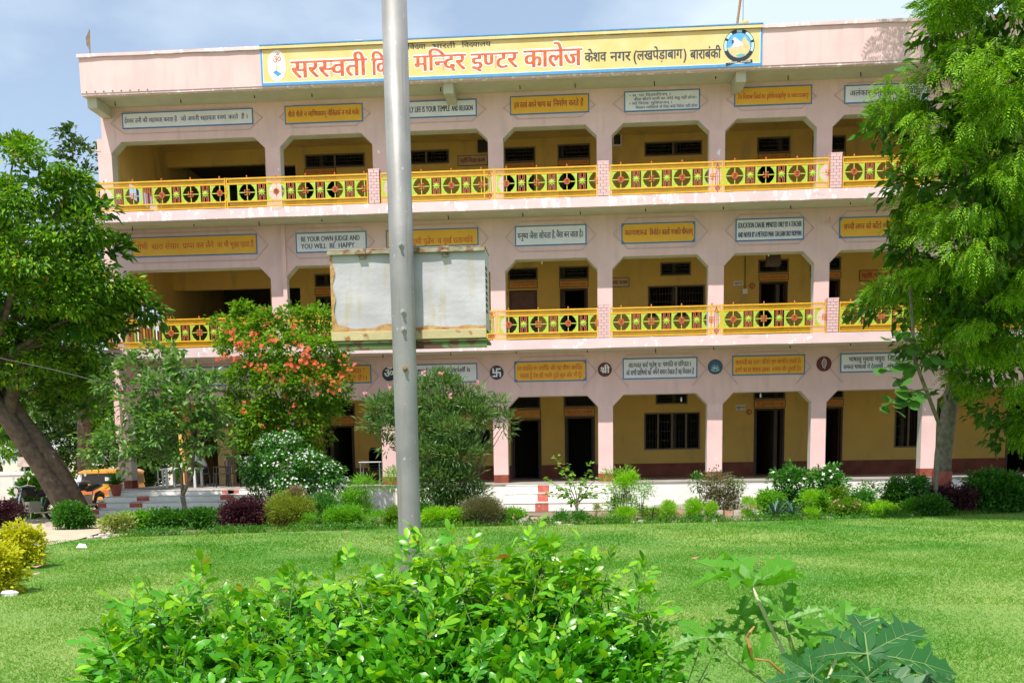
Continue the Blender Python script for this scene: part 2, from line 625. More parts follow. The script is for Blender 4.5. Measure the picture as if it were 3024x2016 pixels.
def scatter(T, P, D, S, U=None, R=rng):
    """leaves of template T at P, pointing along D, face turned towards U"""
    V, F = T
    n = len(P)
    D = nrm(D)
    if U is None:
        U = np.tile([0, 0, 1.], (n, 1)) + R.normal(0, .45, (n, 3))
    X = nrm(np.cross(D, U))
    Z = np.cross(X, D)
    S = np.asarray(S, float).reshape(-1, 1, 1) if np.ndim(S) else S
    W = P[:, None, :] + S * (V[None, :, 0, None] * X[:, None, :] + V[None, :, 1, None] * D[:, None, :] + V[None, :, 2, None] * Z[:, None, :])
    FF = (F[None] + (np.arange(n) * len(V))[:, None, None]).reshape(-1, 3)
    return W.reshape(-1, 3), FF


def join(parts):
    Vs, Fs, k = [], [], 0
    for V, F in parts:
        Vs.append(V)
        Fs.append(F + k)
        k += len(V)
    return np.concatenate(Vs), np.concatenate(Fs)


def npbuild(name, VF, m, parent, kind=None):
    V, F = VF
    org = np.array(ORG[parent.name]) if parent else np.zeros(3)
    o = link(name, np_mesh(name, V - org, F), m, parent)
    if kind:
        o['kind'] = kind
    return o


def blob_leaves(blobs, dens, T, size, clump=.3, per=14, droop=.4, flat=.6, shell=.55, R=rng, up_bias=.2):
    """leaf clumps over the outside of a set of ellipsoids (centre, radius[, squash])"""
    P, D, S = [], [], []
    a, b_, c_ = (T[0][T[1][:, i]] for i in range(3))
    area = np.linalg.norm(np.cross(b_ - a, c_ - a), axis=1).sum() / 2 * size * size * .85
    for bl in blobs:
        c, r = np.array(bl[0], float), bl[1]
        sq = bl[2] if len(bl) > 2 else .85
        K = max(3, int(dens * 9 * r * r / (per * area)))
        dirs = nrm(R.normal(0, 1, (K, 3)))
        dirs[:, 1] = np.where((dirs[:, 1] > .5) & (R.random(K) < .6), -dirs[:, 1], dirs[:, 1])
        dirs[:, 2] = np.where(R.random(K) < .3, np.abs(dirs[:, 2]), dirs[:, 2])
        rr = r * (shell + (1 - shell) * R.random(K) ** .6) * R.uniform(.85, 1.12, K)
        cc = c + dirs * rr[:, None] * np.array([1, 1, sq])
        for q in range(K):
            m_ = max(3, int(per * R.uniform(.6, 1.4)))
            cs = clump * R.uniform(.6, 1.3)
            off = nrm(R.normal(0, 1, (m_, 3))) * (R.random((m_, 1)) ** .5) * cs
            off[:, 2] *= flat
            P.append(cc[q] + off)
            D.append(off / cs * 1.1 + dirs[q] * .7 + np.array([0, 0, up_bias - droop]) + R.normal(0, .3, (m_, 3)))
            S.append(size * R.uniform(.65, 1.2, m_))
    return scatter(T, np.concatenate(P), np.concatenate(D), np.concatenate(S), None, R)


def px_r(rp, Y):
    return rp * Y / FPX


def bush(name, label, cat, base, blobs, m, T, size, dens=60, per=12, clump=.15, stems=6, group=None, droop=.2, flowers=None, stem_mat='twig', flat=.7, shell=.5, stem_r=.012):
    root = empty(name, base, label, cat, group)
    npbuild('foliage', blob_leaves(blobs, dens, T, size, clump, per, droop, flat, shell), m, root)
    mb = MB()
    B = Vector(base)
    for i in range(stems):
        bl = blobs[i % len(blobs)]
        c = Vector(bl[0])
        e = c + Vector(rng.normal(0, .35, 3).tolist()) * bl[1]
        s_ = B + Vector((random.uniform(-.06, .06), random.uniform(-.06, .06), 0))
        mid = s_.lerp(e, .5) + Vector((random.uniform(-.05, .05), random.uniform(-.05, .05), 0))
        mb.tube([s_, mid, e], [stem_r, stem_r * .8, stem_r * .4], 5)
    mb.build('stem', stem_mat, root)
    if flowers:
        n, fm, fs = flowers
        P, D = [], []
        for _ in range(n):
            bl = blobs[rng.integers(len(blobs))]
            d = nrm(rng.normal(0, 1, 3))
            d[1] = -abs(d[1])
            d[2] = abs(d[2]) * .9 + .05
            d = nrm(d)
            P.append(np.array(bl[0]) + d * bl[1] * np.array([1, 1, bl[2] if len(bl) > 2 else .85]) * rng.uniform(.93, 1.12))
            D.append(nrm(np.cross(d, rng.normal(0, 1, 3))))
        P, D = np.array(P), np.array(D)
        npbuild('blossom', scatter(T_petals(), P, D, fs * rng.uniform(.7, 1.2, n), U=nrm(P - np.array(B)) + np.array([0, -.8, .6])), fm, root, 'stuff')
    return root

# ------------------------------------------------------------------ lettering
_gc = {}
_dg_tmp = []


def glyph(ch, off):
    k = (ch, 0)
    if k in _gc:
        return _gc[k]
    def raw(s):
        c = bpy.data.curves.new('t', 'FONT')
        c.body = s
        c.size = 1
        c.resolution_u = 2
        o = bpy.data.objects.new('t', c)
        COL.objects.link(o)
        me = bpy.data.meshes.new_from_object(o.evaluated_get(bpy.context.evaluated_depsgraph_get()))
        V = np.array([v.co[:2] for v in me.vertices]).reshape(-1, 2)
        F = [tuple(p.vertices) for p in me.polygons]
        bpy.data.objects.remove(o)
        bpy.data.curves.remove(c)
        bpy.data.meshes.remove(me)
        return V, F
    V, F = raw(ch)
    zero = ch in 'ुूेैंँृ्'
    if zero:
        adv = 0.0
    else:
        w1 = raw('I' + ch + 'I')[0][:, 0].max()
        w0 = raw('II')[0][:, 0].max()
        adv = float(w1 - w0)
    _gc[k] = (V, F, adv)
    return _gc[k]


def clip_half(ch, off, x):
    k = ('half', ch, off)
    if k in _gc:
        return _gc[k]
    V, F, adv = glyph(ch, off)
    bm = bmesh.new()
    vs_ = [bm.verts.new((v[0], v[1], 0)) for v in V]
    for f in F:
        try:
            bm.faces.new([vs_[i] for i in f])
        except ValueError:
            pass
    bmesh.ops.bisect_plane(bm, geom=bm.verts[:] + bm.edges[:] + bm.faces[:], plane_co=(x, 0, 0), plane_no=(1, 0, 0), clear_outer=True)
    bm.verts.index_update()
    V2 = np.array([v.co[:2] for v in bm.verts]).reshape(-1, 2)
    F2 = [tuple(v.index for v in f.verts) for f in bm.faces]
    bm.free()
    _gc[k] = (V2, F2, x)
    return _gc[k]


STEM = set('खगघचजझञणतथधनपबभमयलवशषस')
CONS = set(chr(c) for c in range(0x915, 0x93A))
MATRA = set('ािीुूेैोौंःँृ')


def layout(s, off=.012):
    V, F = [], []
    pen = 0.0
    lay = [0]

    def put(g, x, fx=1.0):
        k = sum(len(a) for a in V)
        a = g[0].copy()
        if len(a) == 0:
            return
        a[:, 0] = a[:, 0] * fx + x
        lay[0] += 1
        V.append(np.concatenate([a, np.full((len(a), 1), (lay[0] % 3) * .0012)], 1))
        F.extend(tuple(i + k for i in f) for f in g[1])

    i = 0
    while i < len(s):
        c = s[i]
        if c == ' ':
            pen += .3
            i += 1
            continue
        if c in CONS:
            halves, reph, rakar = [], False, False
            base = c
            while i + 2 < len(s) and s[i + 1] == '्' and s[i + 2] in CONS:
                if base == 'र' and not halves and not reph:
                    reph = True
                elif s[i + 2] == 'र':
                    rakar = True
                    i += 2
                    break
                else:
                    halves.append(base)
                i += 2
                base = s[i]
            else:
                base = s[i]
            i += 1
            marks = ''
            nuk = False
            while i < len(s) and (s[i] in MATRA or s[i] in '़्'):
                if s[i] == '़':
                    nuk = True
                else:
                    marks += s[i]
                i += 1
            if 'ि' in marks:
                g = glyph('ि', off)
                adv_i = g[2]
                put(g, pen)
                pen += min(adv_i, .27) if adv_i > .4 else adv_i
            for h in halves:
                g = glyph(h, off)
                if h in STEM:
                    hh = clip_half(h, off, g[2] - .165)
                    put(hh, pen)
                    pen += hh[2]
                elif h in 'कफ':
                    hh = clip_half(h, off, g[2] * .86)
                    put(hh, pen)
                    pen += hh[2] - .03
                else:
                    put(g, pen)
                    pen += g[2] - .1
            g = glyph(base, off)
            put(g, pen)
            if rakar:
                x1 = pen + g[2] - .17
                put((np.array([[x1 + .02, .30], [x1 + .02, .19], [x1 - .25, .0], [x1 - .28, .07]]), [(0, 1, 2, 3)], 0), 0)
            if nuk:
                x1 = pen + g[2] * .5
                put((np.array([[x1 - .05, -.16], [x1, -.21], [x1 + .05, -.16], [x1, -.11]]), [(0, 1, 2, 3)], 0), 0)
            pen += g[2]
            for mk in marks:
                if mk == 'ि':
                    continue
                g2 = glyph(mk, off)
                put(g2, pen)
                pen += g2[2]
            if reph:
                ge = glyph('े', off)
                a = (ge[0] * np.array([-1, 1]), ge[1], 0)
                put(a, pen - .26)
            continue
        g = glyph(c, off)
        put(g, pen)
        pen += g[2]
        i += 1
        while i < len(s) and s[i] in MATRA:
            g2 = glyph(s[i], off)
            put(g2, pen)
            pen += g2[2]
            i += 1
    return (np.concatenate(V) if V else np.zeros((0, 3))), F, pen


def letters(name, lines, m, parent, Yp, off=.012, around=False):
    """lines: (text, x0, x1, baseline z, height of a letter in m); flat painted print"""
    mb = MB()
    for (s, x0, x1, z, h) in lines:
        V, F, w_ = layout(s, off)
        if len(V) == 0:
            continue
        k = (x1 - x0) / w_
        hh = h / .64
        if around:
            sh = [(off * math.cos(q * math.pi / 6), off * math.sin(q * math.pi / 6)) for q in range(12)]
        else:
            sh = [(-off, 0), (off, 0)] + ([(0, 0)] if off > .02 else [])
        for q, (dx, dz) in enumerate(sh):
            mb.add([(x0 + v[0] * k + dx * hh, Yp - v[2] * .3 - q * .00012, z + v[1] * hh + dz * hh) for v in V], F)
    me = bpy.data.meshes.new(name)
    org = ORG[parent.name] if parent else Vector((0, 0, 0))
    me.from_pydata([(v[0] - org[0], v[1] - org[1], v[2] - org[2]) for v in mb.v], [], mb.f)
    return link(name, me, m, parent)


# ------------------------------------------------------------------ the ground
lawn_edge = [(-40, 17), (-11.2, 20.6), (-10.2, 21.7), (-7.3, 22.6), (-4.5, 23.3), (-1.7, 23.9), (1.45, 24.1), (4, 24.4), (6.3, 24.9), (9, 25.7), (11.1, 26.6), (30, 28)]
S = 900
mb = MB()
mb.add([(-S, -S, -.03), (S, -S, -.03), (S, S, -.03), (-S, S, -.03)], [(0, 1, 2, 3)])
tag(mb.build('ground', 'sand'), kind='structure')
mb = MB()
mb.add([(x_, -12, 0) for x_, _ in lawn_edge] + [(x_, y_, 0) for x_, y_ in lawn_edge],
       [(i, i + 1, i + 1 + len(lawn_edge), i + len(lawn_edge)) for i in range(len(lawn_edge) - 1)])
tag(mb.build('lawn', 'lawn_paint'), kind='structure')
mb = MB()
mb.add([(x_, y_, -.012) for x_, y_ in lawn_edge[2:]] + [(x_, 30.95, -.012) for x_, _ in lawn_edge[2:]],
       [(i, i + 1, i + 1 + len(lawn_edge) - 2, i + len(lawn_edge) - 2) for i in range(len(lawn_edge) - 3)])
tag(mb.build('garden_bed_soil', 'soil'), kind='structure')


def edge_y(x_):
    return float(np.interp(x_, [p[0] for p in lawn_edge], [p[1] for p in lawn_edge]))


# grass blades
def grass_patch(n, ylo, yhi, hs, w_):
    u = rng.random(n)
    y_ = ylo + (yhi - ylo) * u
    x_ = (rng.random(n) * 2 - 1) * (y_ * .56 + .6) - y_ * .035
    ye = np.interp(x_, [p[0] for p in lawn_edge], [p[1] for p in lawn_edge])
    k = y_ < ye + .05
    x_, y_ = x_[k], y_[k]
    P = np.stack([x_, y_, np.zeros(len(x_))], 1)
    D = np.stack([rng.normal(0, .8, len(x_)), rng.normal(0, .8, len(x_)), np.ones(len(x_)) * .8], 1)
    tuft = .7 + .55 * (np.sin(x_ * 2.1 + 1.3 * np.sin(y_ * 1.7)) * np.sin(y_ * 1.3 + x_) * .5 + .5)
    U = rng.normal(0, 1, (len(x_), 3))
    U[:, 2] = 0
    return scatter((np.array([[-w_ / 2, 0, 0], [w_ / 2, 0, 0], [0, 1, 0]]), np.array([[0, 1, 2]])), P, D, hs * tuft * rng.uniform(.5, 1.3, len(x_)), U)


g = npbuild('grass', join([grass_patch(170000, 5.5, 11, .030, .2), grass_patch(200000, 11, 18, .034, .28), grass_patch(120000, 18, 27, .04, .4)]), 'grass', None)
tag(g, 'short green lawn grass with paler dry patches in front of the school', 'grass', kind='stuff')

# ------------------------------------------------------------------ the building
XL, XR = -14.42, 17.4
YW, YB = 32.0, 36.5            # arcade plane, corridor back wall
pillars = [(-14.42, -14.16), (-9.40, -8.95), (-6.13, -5.68), (-2.66, -2.22), (.56, 1.0), (3.85, 4.30), (6.94, 7.38), (10.2, 10.62), (13.5, 13.95), (16.95, 17.4)]
FLZ = [.74, 4.96, 8.93]        # floors
SOF = [4.67, 8.64, 12.2]       # soffits
ATP = [3.38, 7.43, 11.22]      # arch heads
ACH = [3.03, 7.08, 10.90]      # foot of the chamfers
B = empty('school_building', (0, 32, 0), 'pink three storey school building with arcaded verandahs and a long yellow name board', 'building')

for fl in range(3):
    for (a, b_) in pillars:
        z0 = FLZ[fl]
        if fl == 0:
            MB().box(a - .003, b_ + .003, YW - .003, YW + .403, z0, z0 + .27).build('pillar_foot', 'maroon_foot', B)
            z0 += .27
        MB().box(a, b_, YW, YW + .4, z0, ACH[fl]).build('pillar', 'pink_pillar', B)
    for i in range(len(pillars) - 1):
        a, b_ = pillars[i][1], pillars[i + 1][0]
        ca = pillars[i][0] if i == 0 else (pillars[i][0] + a) / 2
        cb = (b_ + pillars[i + 1][1]) / 2 if i < len(pillars) - 2 else pillars[i + 1][1]
        zc, zt = ACH[fl], ATP[fl]
        ch = .33
        poly = [(ca, zc), (a, zc), (a + ch, zt), (b_ - ch, zt), (b_, zc), (cb, zc), (cb, SOF[fl]), (ca, SOF[fl])]
        MB().prism(poly, YW, YW + .4).build('arch_beam', 'pink', B)
        # off-white reveal lining inside the opening
        rv = [(a + .002, zc), (a + ch, zt - .002), (b_ - ch, zt - .002), (b_ - .002, zc)]
        mb = MB()
        th = .006
        rv2 = [(a + .002 + th, zc), (a + ch + th * .5, zt - .002 - th), (b_ - ch - th * .5, zt - .002 - th), (b_ - .002 - th, zc)]
        mb.prism(rv + rv2[::-1], YW + .012, YW + .39)
        mb.build('arch_lining', 'soffit', B)
        for xx, sg in ((a, 1), (b_, -1)):
            z0 = FLZ[fl] + (.27 if fl == 0 else 0)
            x0_, x1_ = sorted((xx + sg * .0005, xx + sg * .005))
            MB().box(x0_, x1_, YW + .012, YW + .39, z0, zc - .002).build('jamb_lining', 'reveal', B)
        # raised moulding line around the panel of the writing
        pc = .42
        zb, zt2 = ATP[fl] + .22, SOF[fl] - .12
        aa, bb = ca + .26, cb - .26
        if i == 0:
            aa = ca + .3
        zm = (zb + zt2) / 2
        hexa = [(aa, zm), (aa + pc, zb), (bb - pc, zb), (bb, zm), (bb - pc, zt2), (aa + pc, zt2)]
        mb = MB()
        for q in range(6):
            if fl == 0 and q in (1,):
                continue
            p0_, p1_ = Vector((*hexa[q], 0)), Vector((*hexa[(q + 1) % 6], 0))
            d = (p1_ - p0_).normalized()
            n_ = Vector((-d.y, d.x, 0)) * .014
            mb.prism([((p0_ + n_).x, (p0_ + n_).y), ((p1_ + n_).x, (p1_ + n_).y), ((p1_ - n_).x, (p1_ - n_).y), ((p0_ - n_).x, (p0_ - n_).y)], YW - .014, YW - .001 - .0005 * q)
        mb.build('panel_moulding', 'pink_trim', B)

# slabs with their peeling front edge, roof fascia, plinth
YF = 30.9


def edge_strip(name, x0, x1, y0, y1, z0, z1, m, n=60, amp=.008):
    mb = MB()
    for i in range(n):
        pass
    V = []
    for i in range(n + 1):
        xx = x0 + (x1 - x0) * i / n
        j = random.uniform(-amp, amp)
        k = random.uniform(-amp, amp)
        V += [(xx, y0 + j * .5, z0 + j), (xx, y0 + k * .5, z1 + k * .6), (xx, y1, z1), (xx, y1, z0)]
    F = []
    for i in range(n):
        a = 4 * i
        for q in range(4):
            F.append((a + q, a + (q + 1) % 4, a + 4 + (q + 1) % 4, a + 4 + q))
    F += [(0, 1, 2, 3), (4 * n + 3, 4 * n + 2, 4 * n + 1, 4 * n)]
    mb.add(V, F)
    return mb.build(name, m, B)


for z0, z1 in ((4.67, 4.95), (8.64, 8.92)):
    edge_strip('slab_edge', XL, XR, YF, YF + .12, z0, z1, 'pink_peel' if z0 > 6 else 'pink_worn')
    MB().box(XL, XR, YF + .12, 42, z0 + .003, z1 + .01).build('floor_slab', 'soffit', B)
edge_strip('roof_slab_edge', XL, XR, 30.82, 31.0, 12.19, 12.24, 'pink_peel')
MB().box(XL, XR, 31.0, 42, 12.2, 12.4).build('roof_slab', 'soffit', B)
MB().box(XL, XR, 30.80, 30.98, 12.242, 13.22).build('roof_parapet', 'pink', B)
edge_strip('parapet_coping', XL - .04, XR, 30.74, 31.03, 13.222, 13.31, 'pink_peel', 80, .012)
MB().box(XL, XR, YF, 42, .0, .735).build('plinth', 'plinth_white', B)
MB().box(XL, XR, YF - .03, 42, .737, .76).build('verandah_floor', 'floor_cement', B)
# drop beams under the roof edge
for px_, in ((1326,), (2185,), (300,)):
    X = at(px_, 260, 31.2).x if px_ != 300 else -14.2
    MB().prism([(0, 0)] * 0 + [(X - .14, 11.9), (X + .14, 11.9), (X + .14, 12.19), (X - .14, 12.19)], 31.0, 31.99).build('bracket_beam', 'soffit', B)
# hooks and drip nails under the slabs
for fl in range(3):
    for k in range(16):
        X = XL + .9 + k * 1.95 + random.uniform(-.2, .2)
        Yh = 31.35 + random.uniform(0, .25)
        MB().bar((X, Yh, SOF[fl] + .01), (X + .01, Yh, SOF[fl] - random.uniform(.05, .13)), .013, 6, .02).build('ceiling_hook', 'wood_dark', B)
for k in range(8):
    X = -14.25 + k * .26
    MB().bar((X, 30.81, 12.3), (X + .01, 30.74, 12.25), .012, 5).build('drip_nail', 'wood_dark', B)

# end walls, rooms behind
for fl in range(3):
    z0, z1 = FLZ[fl] + .003, SOF[fl]
    MB().box(XR - .2, XR, YW + .4, 42, z0 + .02, z1).build('end_wall', 'ochre_wall', B)
    # left end wall with a big side window opening
    mb = MB()
    if fl == 0:
        # the verandah is open at this end on the ground floor
        mb.box(XL, XL + .2, YW + .41, 42, z0 + 2.4, z1)
        mb.box(XL, XL + .2, 36.7, 42, z0 + .02, z0 + 2.398)
    else:
        mb.box(XL, XL + .2, YW + .41, 33.3, z0 + .02, z1)
        mb.box(XL, XL + .2, 35.9, 42, z0 + .02, z1)
        mb.box(XL, XL + .2, 33.3, 35.9, z0 + .02, z0 + 1.0)
        mb.box(XL, XL + .2, 33.3, 35.9, ATP[fl] - .75, z1)
    mb.build('end_wall', 'ochre_wall', B)
    if fl:
        mb = MB()
        for yy in (33.3, 34.15, 35.0, 35.84):
            mb.box(XL + .06, XL + .12, yy, yy + .06, z0 + 1.0, ATP[fl] - .75)
        mb.build('side_window_frame', 'window_frame', B)
    MB().box(XL + .21, XR - .21, YW + .402, YB - .002, z1 - .03, z1 - .002).build('corridor_ceiling', 'ochre_wall', B)
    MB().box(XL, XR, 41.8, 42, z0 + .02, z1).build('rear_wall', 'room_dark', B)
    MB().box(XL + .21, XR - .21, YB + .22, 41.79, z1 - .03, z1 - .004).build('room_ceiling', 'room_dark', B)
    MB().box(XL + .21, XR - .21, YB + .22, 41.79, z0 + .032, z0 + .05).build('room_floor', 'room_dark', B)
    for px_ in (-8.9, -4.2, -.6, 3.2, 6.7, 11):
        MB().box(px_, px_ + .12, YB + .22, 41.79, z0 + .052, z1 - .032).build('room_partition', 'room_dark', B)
# sunlit fin of the stair tower at the left end
MB().box(-15.0, -14.44, 32.9, 33.1, 0, 11.6).build('stair_wall', 'pink', B)
MB().bar((-14.47, 31.95, 10.95), (-14.75, 31.95, 11.0), .02).build('spout', 'pink_trim', B)

# back wall of the corridors: doors, vents, windows cut through
# (kind, px x0, x1, top y, bottom y) read on the photograph, all on the back wall
H = {2: [('void', 437, 783, 490, 0), ('void', 832, 872, 488, 0), ('win', 899, 1077, 454, 496), ('dr', 899, 993, 520, 0), ('win', 1190, 1326, 443, 485),
         ('win', 1488, 1581, 434, 480), ('dr', 1492, 1578, 500, 0), ('win', 1646, 1743, 425, 471), ('dr', 1649, 1740, 492, 0), ('win', 1903, 2074, 417, 460),
         ('win', 2236, 2335, 404, 452), ('dr', 2240, 2331, 475, 0), ('win', 2400, 2499, 401, 448), ('dr', 2404, 2495, 470, 0), ('win', 2661, 2760, 394, 440)],
     1: [('void', 471, 798, 855, 0), ('void', 849, 886, 849, 0), ('win', 928, 1020, 808, 847), ('dr', 932, 1016, 874, 0), ('win', 1500, 1588, 791, 829), ('dr', 1503, 1586, 857, 0),
         ('win', 1650, 1739, 786, 826), ('dr', 1653, 1736, 851, 0), ('win', 1950, 2041, 774, 814), ('win', 1913, 2082, 842, 935), ('win', 2239, 2330, 765, 806), ('dr', 2242, 2327, 831, 0),
         ('win', 2392, 2485, 759, 800), ('dr', 2395, 2482, 824, 0), ('win', 1190, 1330, 850, 930)],
     0: [('void', 560, 830, 1215, 0), ('win', 950, 1048, 1192, 1230), ('dr', 954, 1045, 1256, 0), ('win', 1300, 1450, 1267, 1327), ('win', 1500, 1596, 1168, 1207), ('dr', 1508, 1598, 1237, 0), ('win', 1664, 1759, 1166, 1202), ('dr', 1667, 1757, 1229, 0),
         ('win', 1936, 2031, 1150, 1193), ('win', 1902, 2068, 1217, 1327), ('win', 2225, 2320, 1146, 1179), ('dr', 2227, 2318, 1205, 0), ('win', 2392, 2492, 1140, 1176), ('dr', 2395, 2490, 1201, 0),
         ('win', 2643, 2813, 1193, 1320), ('dr', 2975, 3065, 1190, 0)]}
for fl in range(3):
    holes = []
    z0, z1 = FLZ[fl] + .024, SOF[fl]
    for (k, xa, xb, ya, yb) in H[fl]:
        A, C = at(xa, ya, YB), at(xb, ya, YB)
        zt = (A.z + C.z) / 2
        zb = z0 if k in ('dr', 'void') else (at(xa, yb, YB).z + at(xb, yb, YB).z) / 2
        holes.append((k, A.x, C.x, zb, min(zt, z1 - .1)))
    xs = sorted(set([XL + .21, XR - .21] + [h[1] for h in holes] + [h[2] for h in holes]))
    zs = sorted(set([z0, z1] + [h[3] for h in holes] + [h[4] for h in holes]))
    mb, dados = MB(), []
    zd = FLZ[fl] + .5

    def inhole(x_, z_):
        return any(h[1] < x_ < h[2] and h[3] < z_ < h[4] for h in holes)
    if fl == 0:
        zs = sorted(set(zs + [zd]))
    for i in range(len(xs) - 1):
        xm = (xs[i] + xs[i + 1]) / 2
        j = 0
        while j < len(zs) - 1:
            if inhole(xm, (zs[j] + zs[j + 1]) / 2):
                j += 1
                continue
            e = j
            low = fl == 0 and zs[j] < zd - .01
            while e + 1 < len(zs) - 1 and not inhole(xm, (zs[e + 1] + zs[e + 2]) / 2) and not (low and zs[e + 1] >= zd - .01):
                e += 1
            if low:
                dados.append((xs[i], xs[i + 1], zs[j], zs[e + 1]))
            else:
                mb.box(xs[i], xs[i + 1], YB, YB + .2, zs[j], zs[e + 1])
            j = e + 1
    mb.build('corridor_wall', 'ochre_wall', B)
    dd = []
    for q in dados:
        if dd and abs(dd[-1][1] - q[0]) < .001:
            dd[-1] = (dd[-1][0], q[1], q[2], q[3])
        else:
            dd.append(q)
    for q in dd:
        MB().box(q[0], q[1], YB, YB + .2, q[2], q[3]).build('dado', 'maroon', B)
    for (k, x0, x1, za, zb) in holes:
        if k == 'win':
            f = MB()
            t_ = .05
            f.box(x0 + .002, x1 - .002, YB - .01, YB + .08, zb - t_, zb - .002).box(x0 + .002, x1 - .002, YB - .01, YB + .08, za + .002, za + t_)
            f.box(x0 + .002, x0 + t_, YB - .008, YB + .078, za + t_, zb - t_).box(x1 - t_, x1 - .002, YB - .008, YB + .078, za + t_, zb - t_)
            nm = 1 if x1 - x0 < 1.4 else (4 if fl == 0 and zb - za > .8 else 2)
            for q in range(1, nm):
                xx = x0 + (x1 - x0) * q / nm
                f.box(xx - .03, xx + .03, YB - .006, YB + .07, za + t_, zb - t_)
            fo = f.build('window', 'window_frame', B)
            gr = MB()
            n_ = int((x1 - x0) / .1)
            for q in range(1, n_):
                xx = x0 + (x1 - x0) * q / n_
                gr.bar((xx, YB + .10, za + .01), (xx, YB + .10, zb - .01), .009, 4)
            for q in range(1, 4):
                zz = za + (zb - za) * q / 4
                gr.box(x0 + .01, x1 - .01, YB + .092, YB + .108, zz - .008, zz + .008)
            g_ = gr.build('grille', 'grille', fo)
        elif k == 'dr':
            f = MB()
            t_ = .07
            f.box(x0 + .002, x0 + t_, YB - .012, YB + .1, za + .002, zb - .002).box(x1 - t_, x1 - .002, YB - .012, YB + .1, za + .002, zb - .002)
            f.box(x0 + t_, x1 - t_, YB - .01, YB + .098, zb - t_, zb - .002)
            fo = f.build('door_frame', 'wood_dark', B)
            # leaves: opened inwards, except the guest room's, which is shut
            if fl == 1 and abs(x0 - at(1503, 857, YB).x) < .1:
                lf = MB().box(x0 + t_ + .004, x1 - t_ - .004, YB + .03, YB + .07, za + .01, zb - t_ - .004)
                d_ = lf.build('door_leaf', 'door_brown', B)
                mm = MB()
                for q in range(3):
                    zz = za + .1 + q * .78
                    mm.box(x0 + .2, x1 - .2, YB + .015, YB + .029, zz, zz + .62)
                mm.build('door_panel', 'door_brown', d_)
            else:
                MB().box(x1 - t_ - .05, x1 - t_ - .01, YB + .12, YB + .12 + (x1 - x0) * .8, za + .01, zb - t_ - .01).build('door_leaf', 'wood_dark', B)
                if fl == 0:
                    MB().box(x0 + t_ + .01, x0 + t_ + .05, YB + .12, YB + .12 + (x1 - x0) * .5, za + .01, zb - t_ - .01).build('door_leaf', 'wood_dark', B)

A, C = at(641, 1300, 34.6), at(683, 1300, 34.6)
MB().box(A.x, C.x, 34.6, 34.95, .762, SOF[0] - .04).build('inner_pillar', 'cream_paint', B)
# downpipe between the first two bays, wiring box
MB().box(-9.0, -8.88, YW - .10, YW - .002, 5.0, 8.63).build('downpipe', 'pink', B)
MB().tube([at(2450, 640, 31.9), at(2452, 655, 31.9), at(2435, 655, 31.9)], .025, 6).build('downpipe', 'pink_trim', B)
p = at(2200, 860, YB - .03)
MB().box(p.x - .08, p.x + .08, YB - .06, YB - .001, p.z - .08, p.z + .08).build('switch_box', 'paint_white', B)
MB().bar((p.x, YB - .02, p.z + .08), (p.x, YB - .02, SOF[1]), .012, 5).build('conduit', 'wood_dark', B)

# brick-faced posts between railing sections
brick_me = MB().box(-.075, .075, -.03, .0, -.038, .038).mesh('brick')
brick_half = MB().box(-.034, .034, -.03, .0, -.038, .038).mesh('brick')
posts = {1: [(-5.9,), (.72,), (7.26,), (13.7,)], 2: [(-5.91,), (.72,), (7.26,), (13.7,)]}
for fl in (1, 2):
    z0 = FLZ[fl] + .0
    for (xc,) in posts[fl]:
        root = MB().box(xc - .155, xc + .155, YF + .03, YF + .33, z0, z0 + .93).build('brick_post', 'mortar', B)
        for c in range(11):
            zz = z0 + .044 + c * .0845
            if c % 2 == 0:
                for s_ in (-1, 1):
                    place('brick', brick_me, 'brick_pink', root, (xc + s_ * .081, YF + .03 + random.uniform(-.003, .003), zz))
            else:
                place('brick', brick_me, 'brick_pink', root, (xc, YF + .03 + random.uniform(-.003, .003), zz))
                for s_ in (-1, 1):
                    place('brick', brick_half, 'brick_pink', root, (xc + s_ * .122, YF + .03 + random.uniform(-.003, .003), zz))
        mb = MB()
        for c in range(11):
            zz = z0 + .044 + c * .0845
            mb.box(xc - .163, xc - .1555, YF + .04, YF + .32, zz - .038, zz + .038)
        mb.build('side_facing', 'brick_pink', root)
        MB().box(xc - .165, xc + .165, YF, YF + .34, z0 + .932, z0 + .96).build('post_cap', 'brick_pink', root)

# ------------------------------------------------------------------ railings
def plate(poly, y0=-.012, y1=.012):
    return MB().prism(poly, y0, y1)


# medallion panel: green stiles, cross and scalloped corners; origin at its middle
PH = .46
mp_ = MB()
hw = .27
for s_ in (-1, 1):
    mp_.box(s_ * hw - .02, s_ * hw + .02, -.014, .014, -PH / 2, PH / 2)
mp_.box(-.012, .012, -.010, .010, -PH / 2, PH / 2)
mp_.box(-hw + .02, hw - .02, -.008, .008, -.012, .012)
for sx in (-1, 1):
    for sz in (-1, 1):
        cor = []
        x1, z1 = hw - .02, PH / 2
        prof = [(.13, 0), (.125, .03), (.10, .035), (.095, .06), (.065, .065), (.06, .10), (.04, .105), (.035, .15), (.018, .155), (.012, .2), (0, .2)]
        poly = [(sx * x1, sz * z1)] + [(sx * (x1 - a), sz * (z1 - b_)) for a, b_ in prof]
        mp_.prism(poly, -.009, .009)
med_me = mp_.mesh('medallion_panel')


def ngon(r, n, ph=0):
    return [(r * math.cos(2 * math.pi * i / n + ph), r * math.sin(2 * math.pi * i / n + ph)) for i in range(n)]


mb = MB()
mb.ring((0, -.02, 0), .075, .016, 20, 6)
mb.prism(ngon(.062, 16), -.02, -.012)
disc_me = mb.mesh('disc')
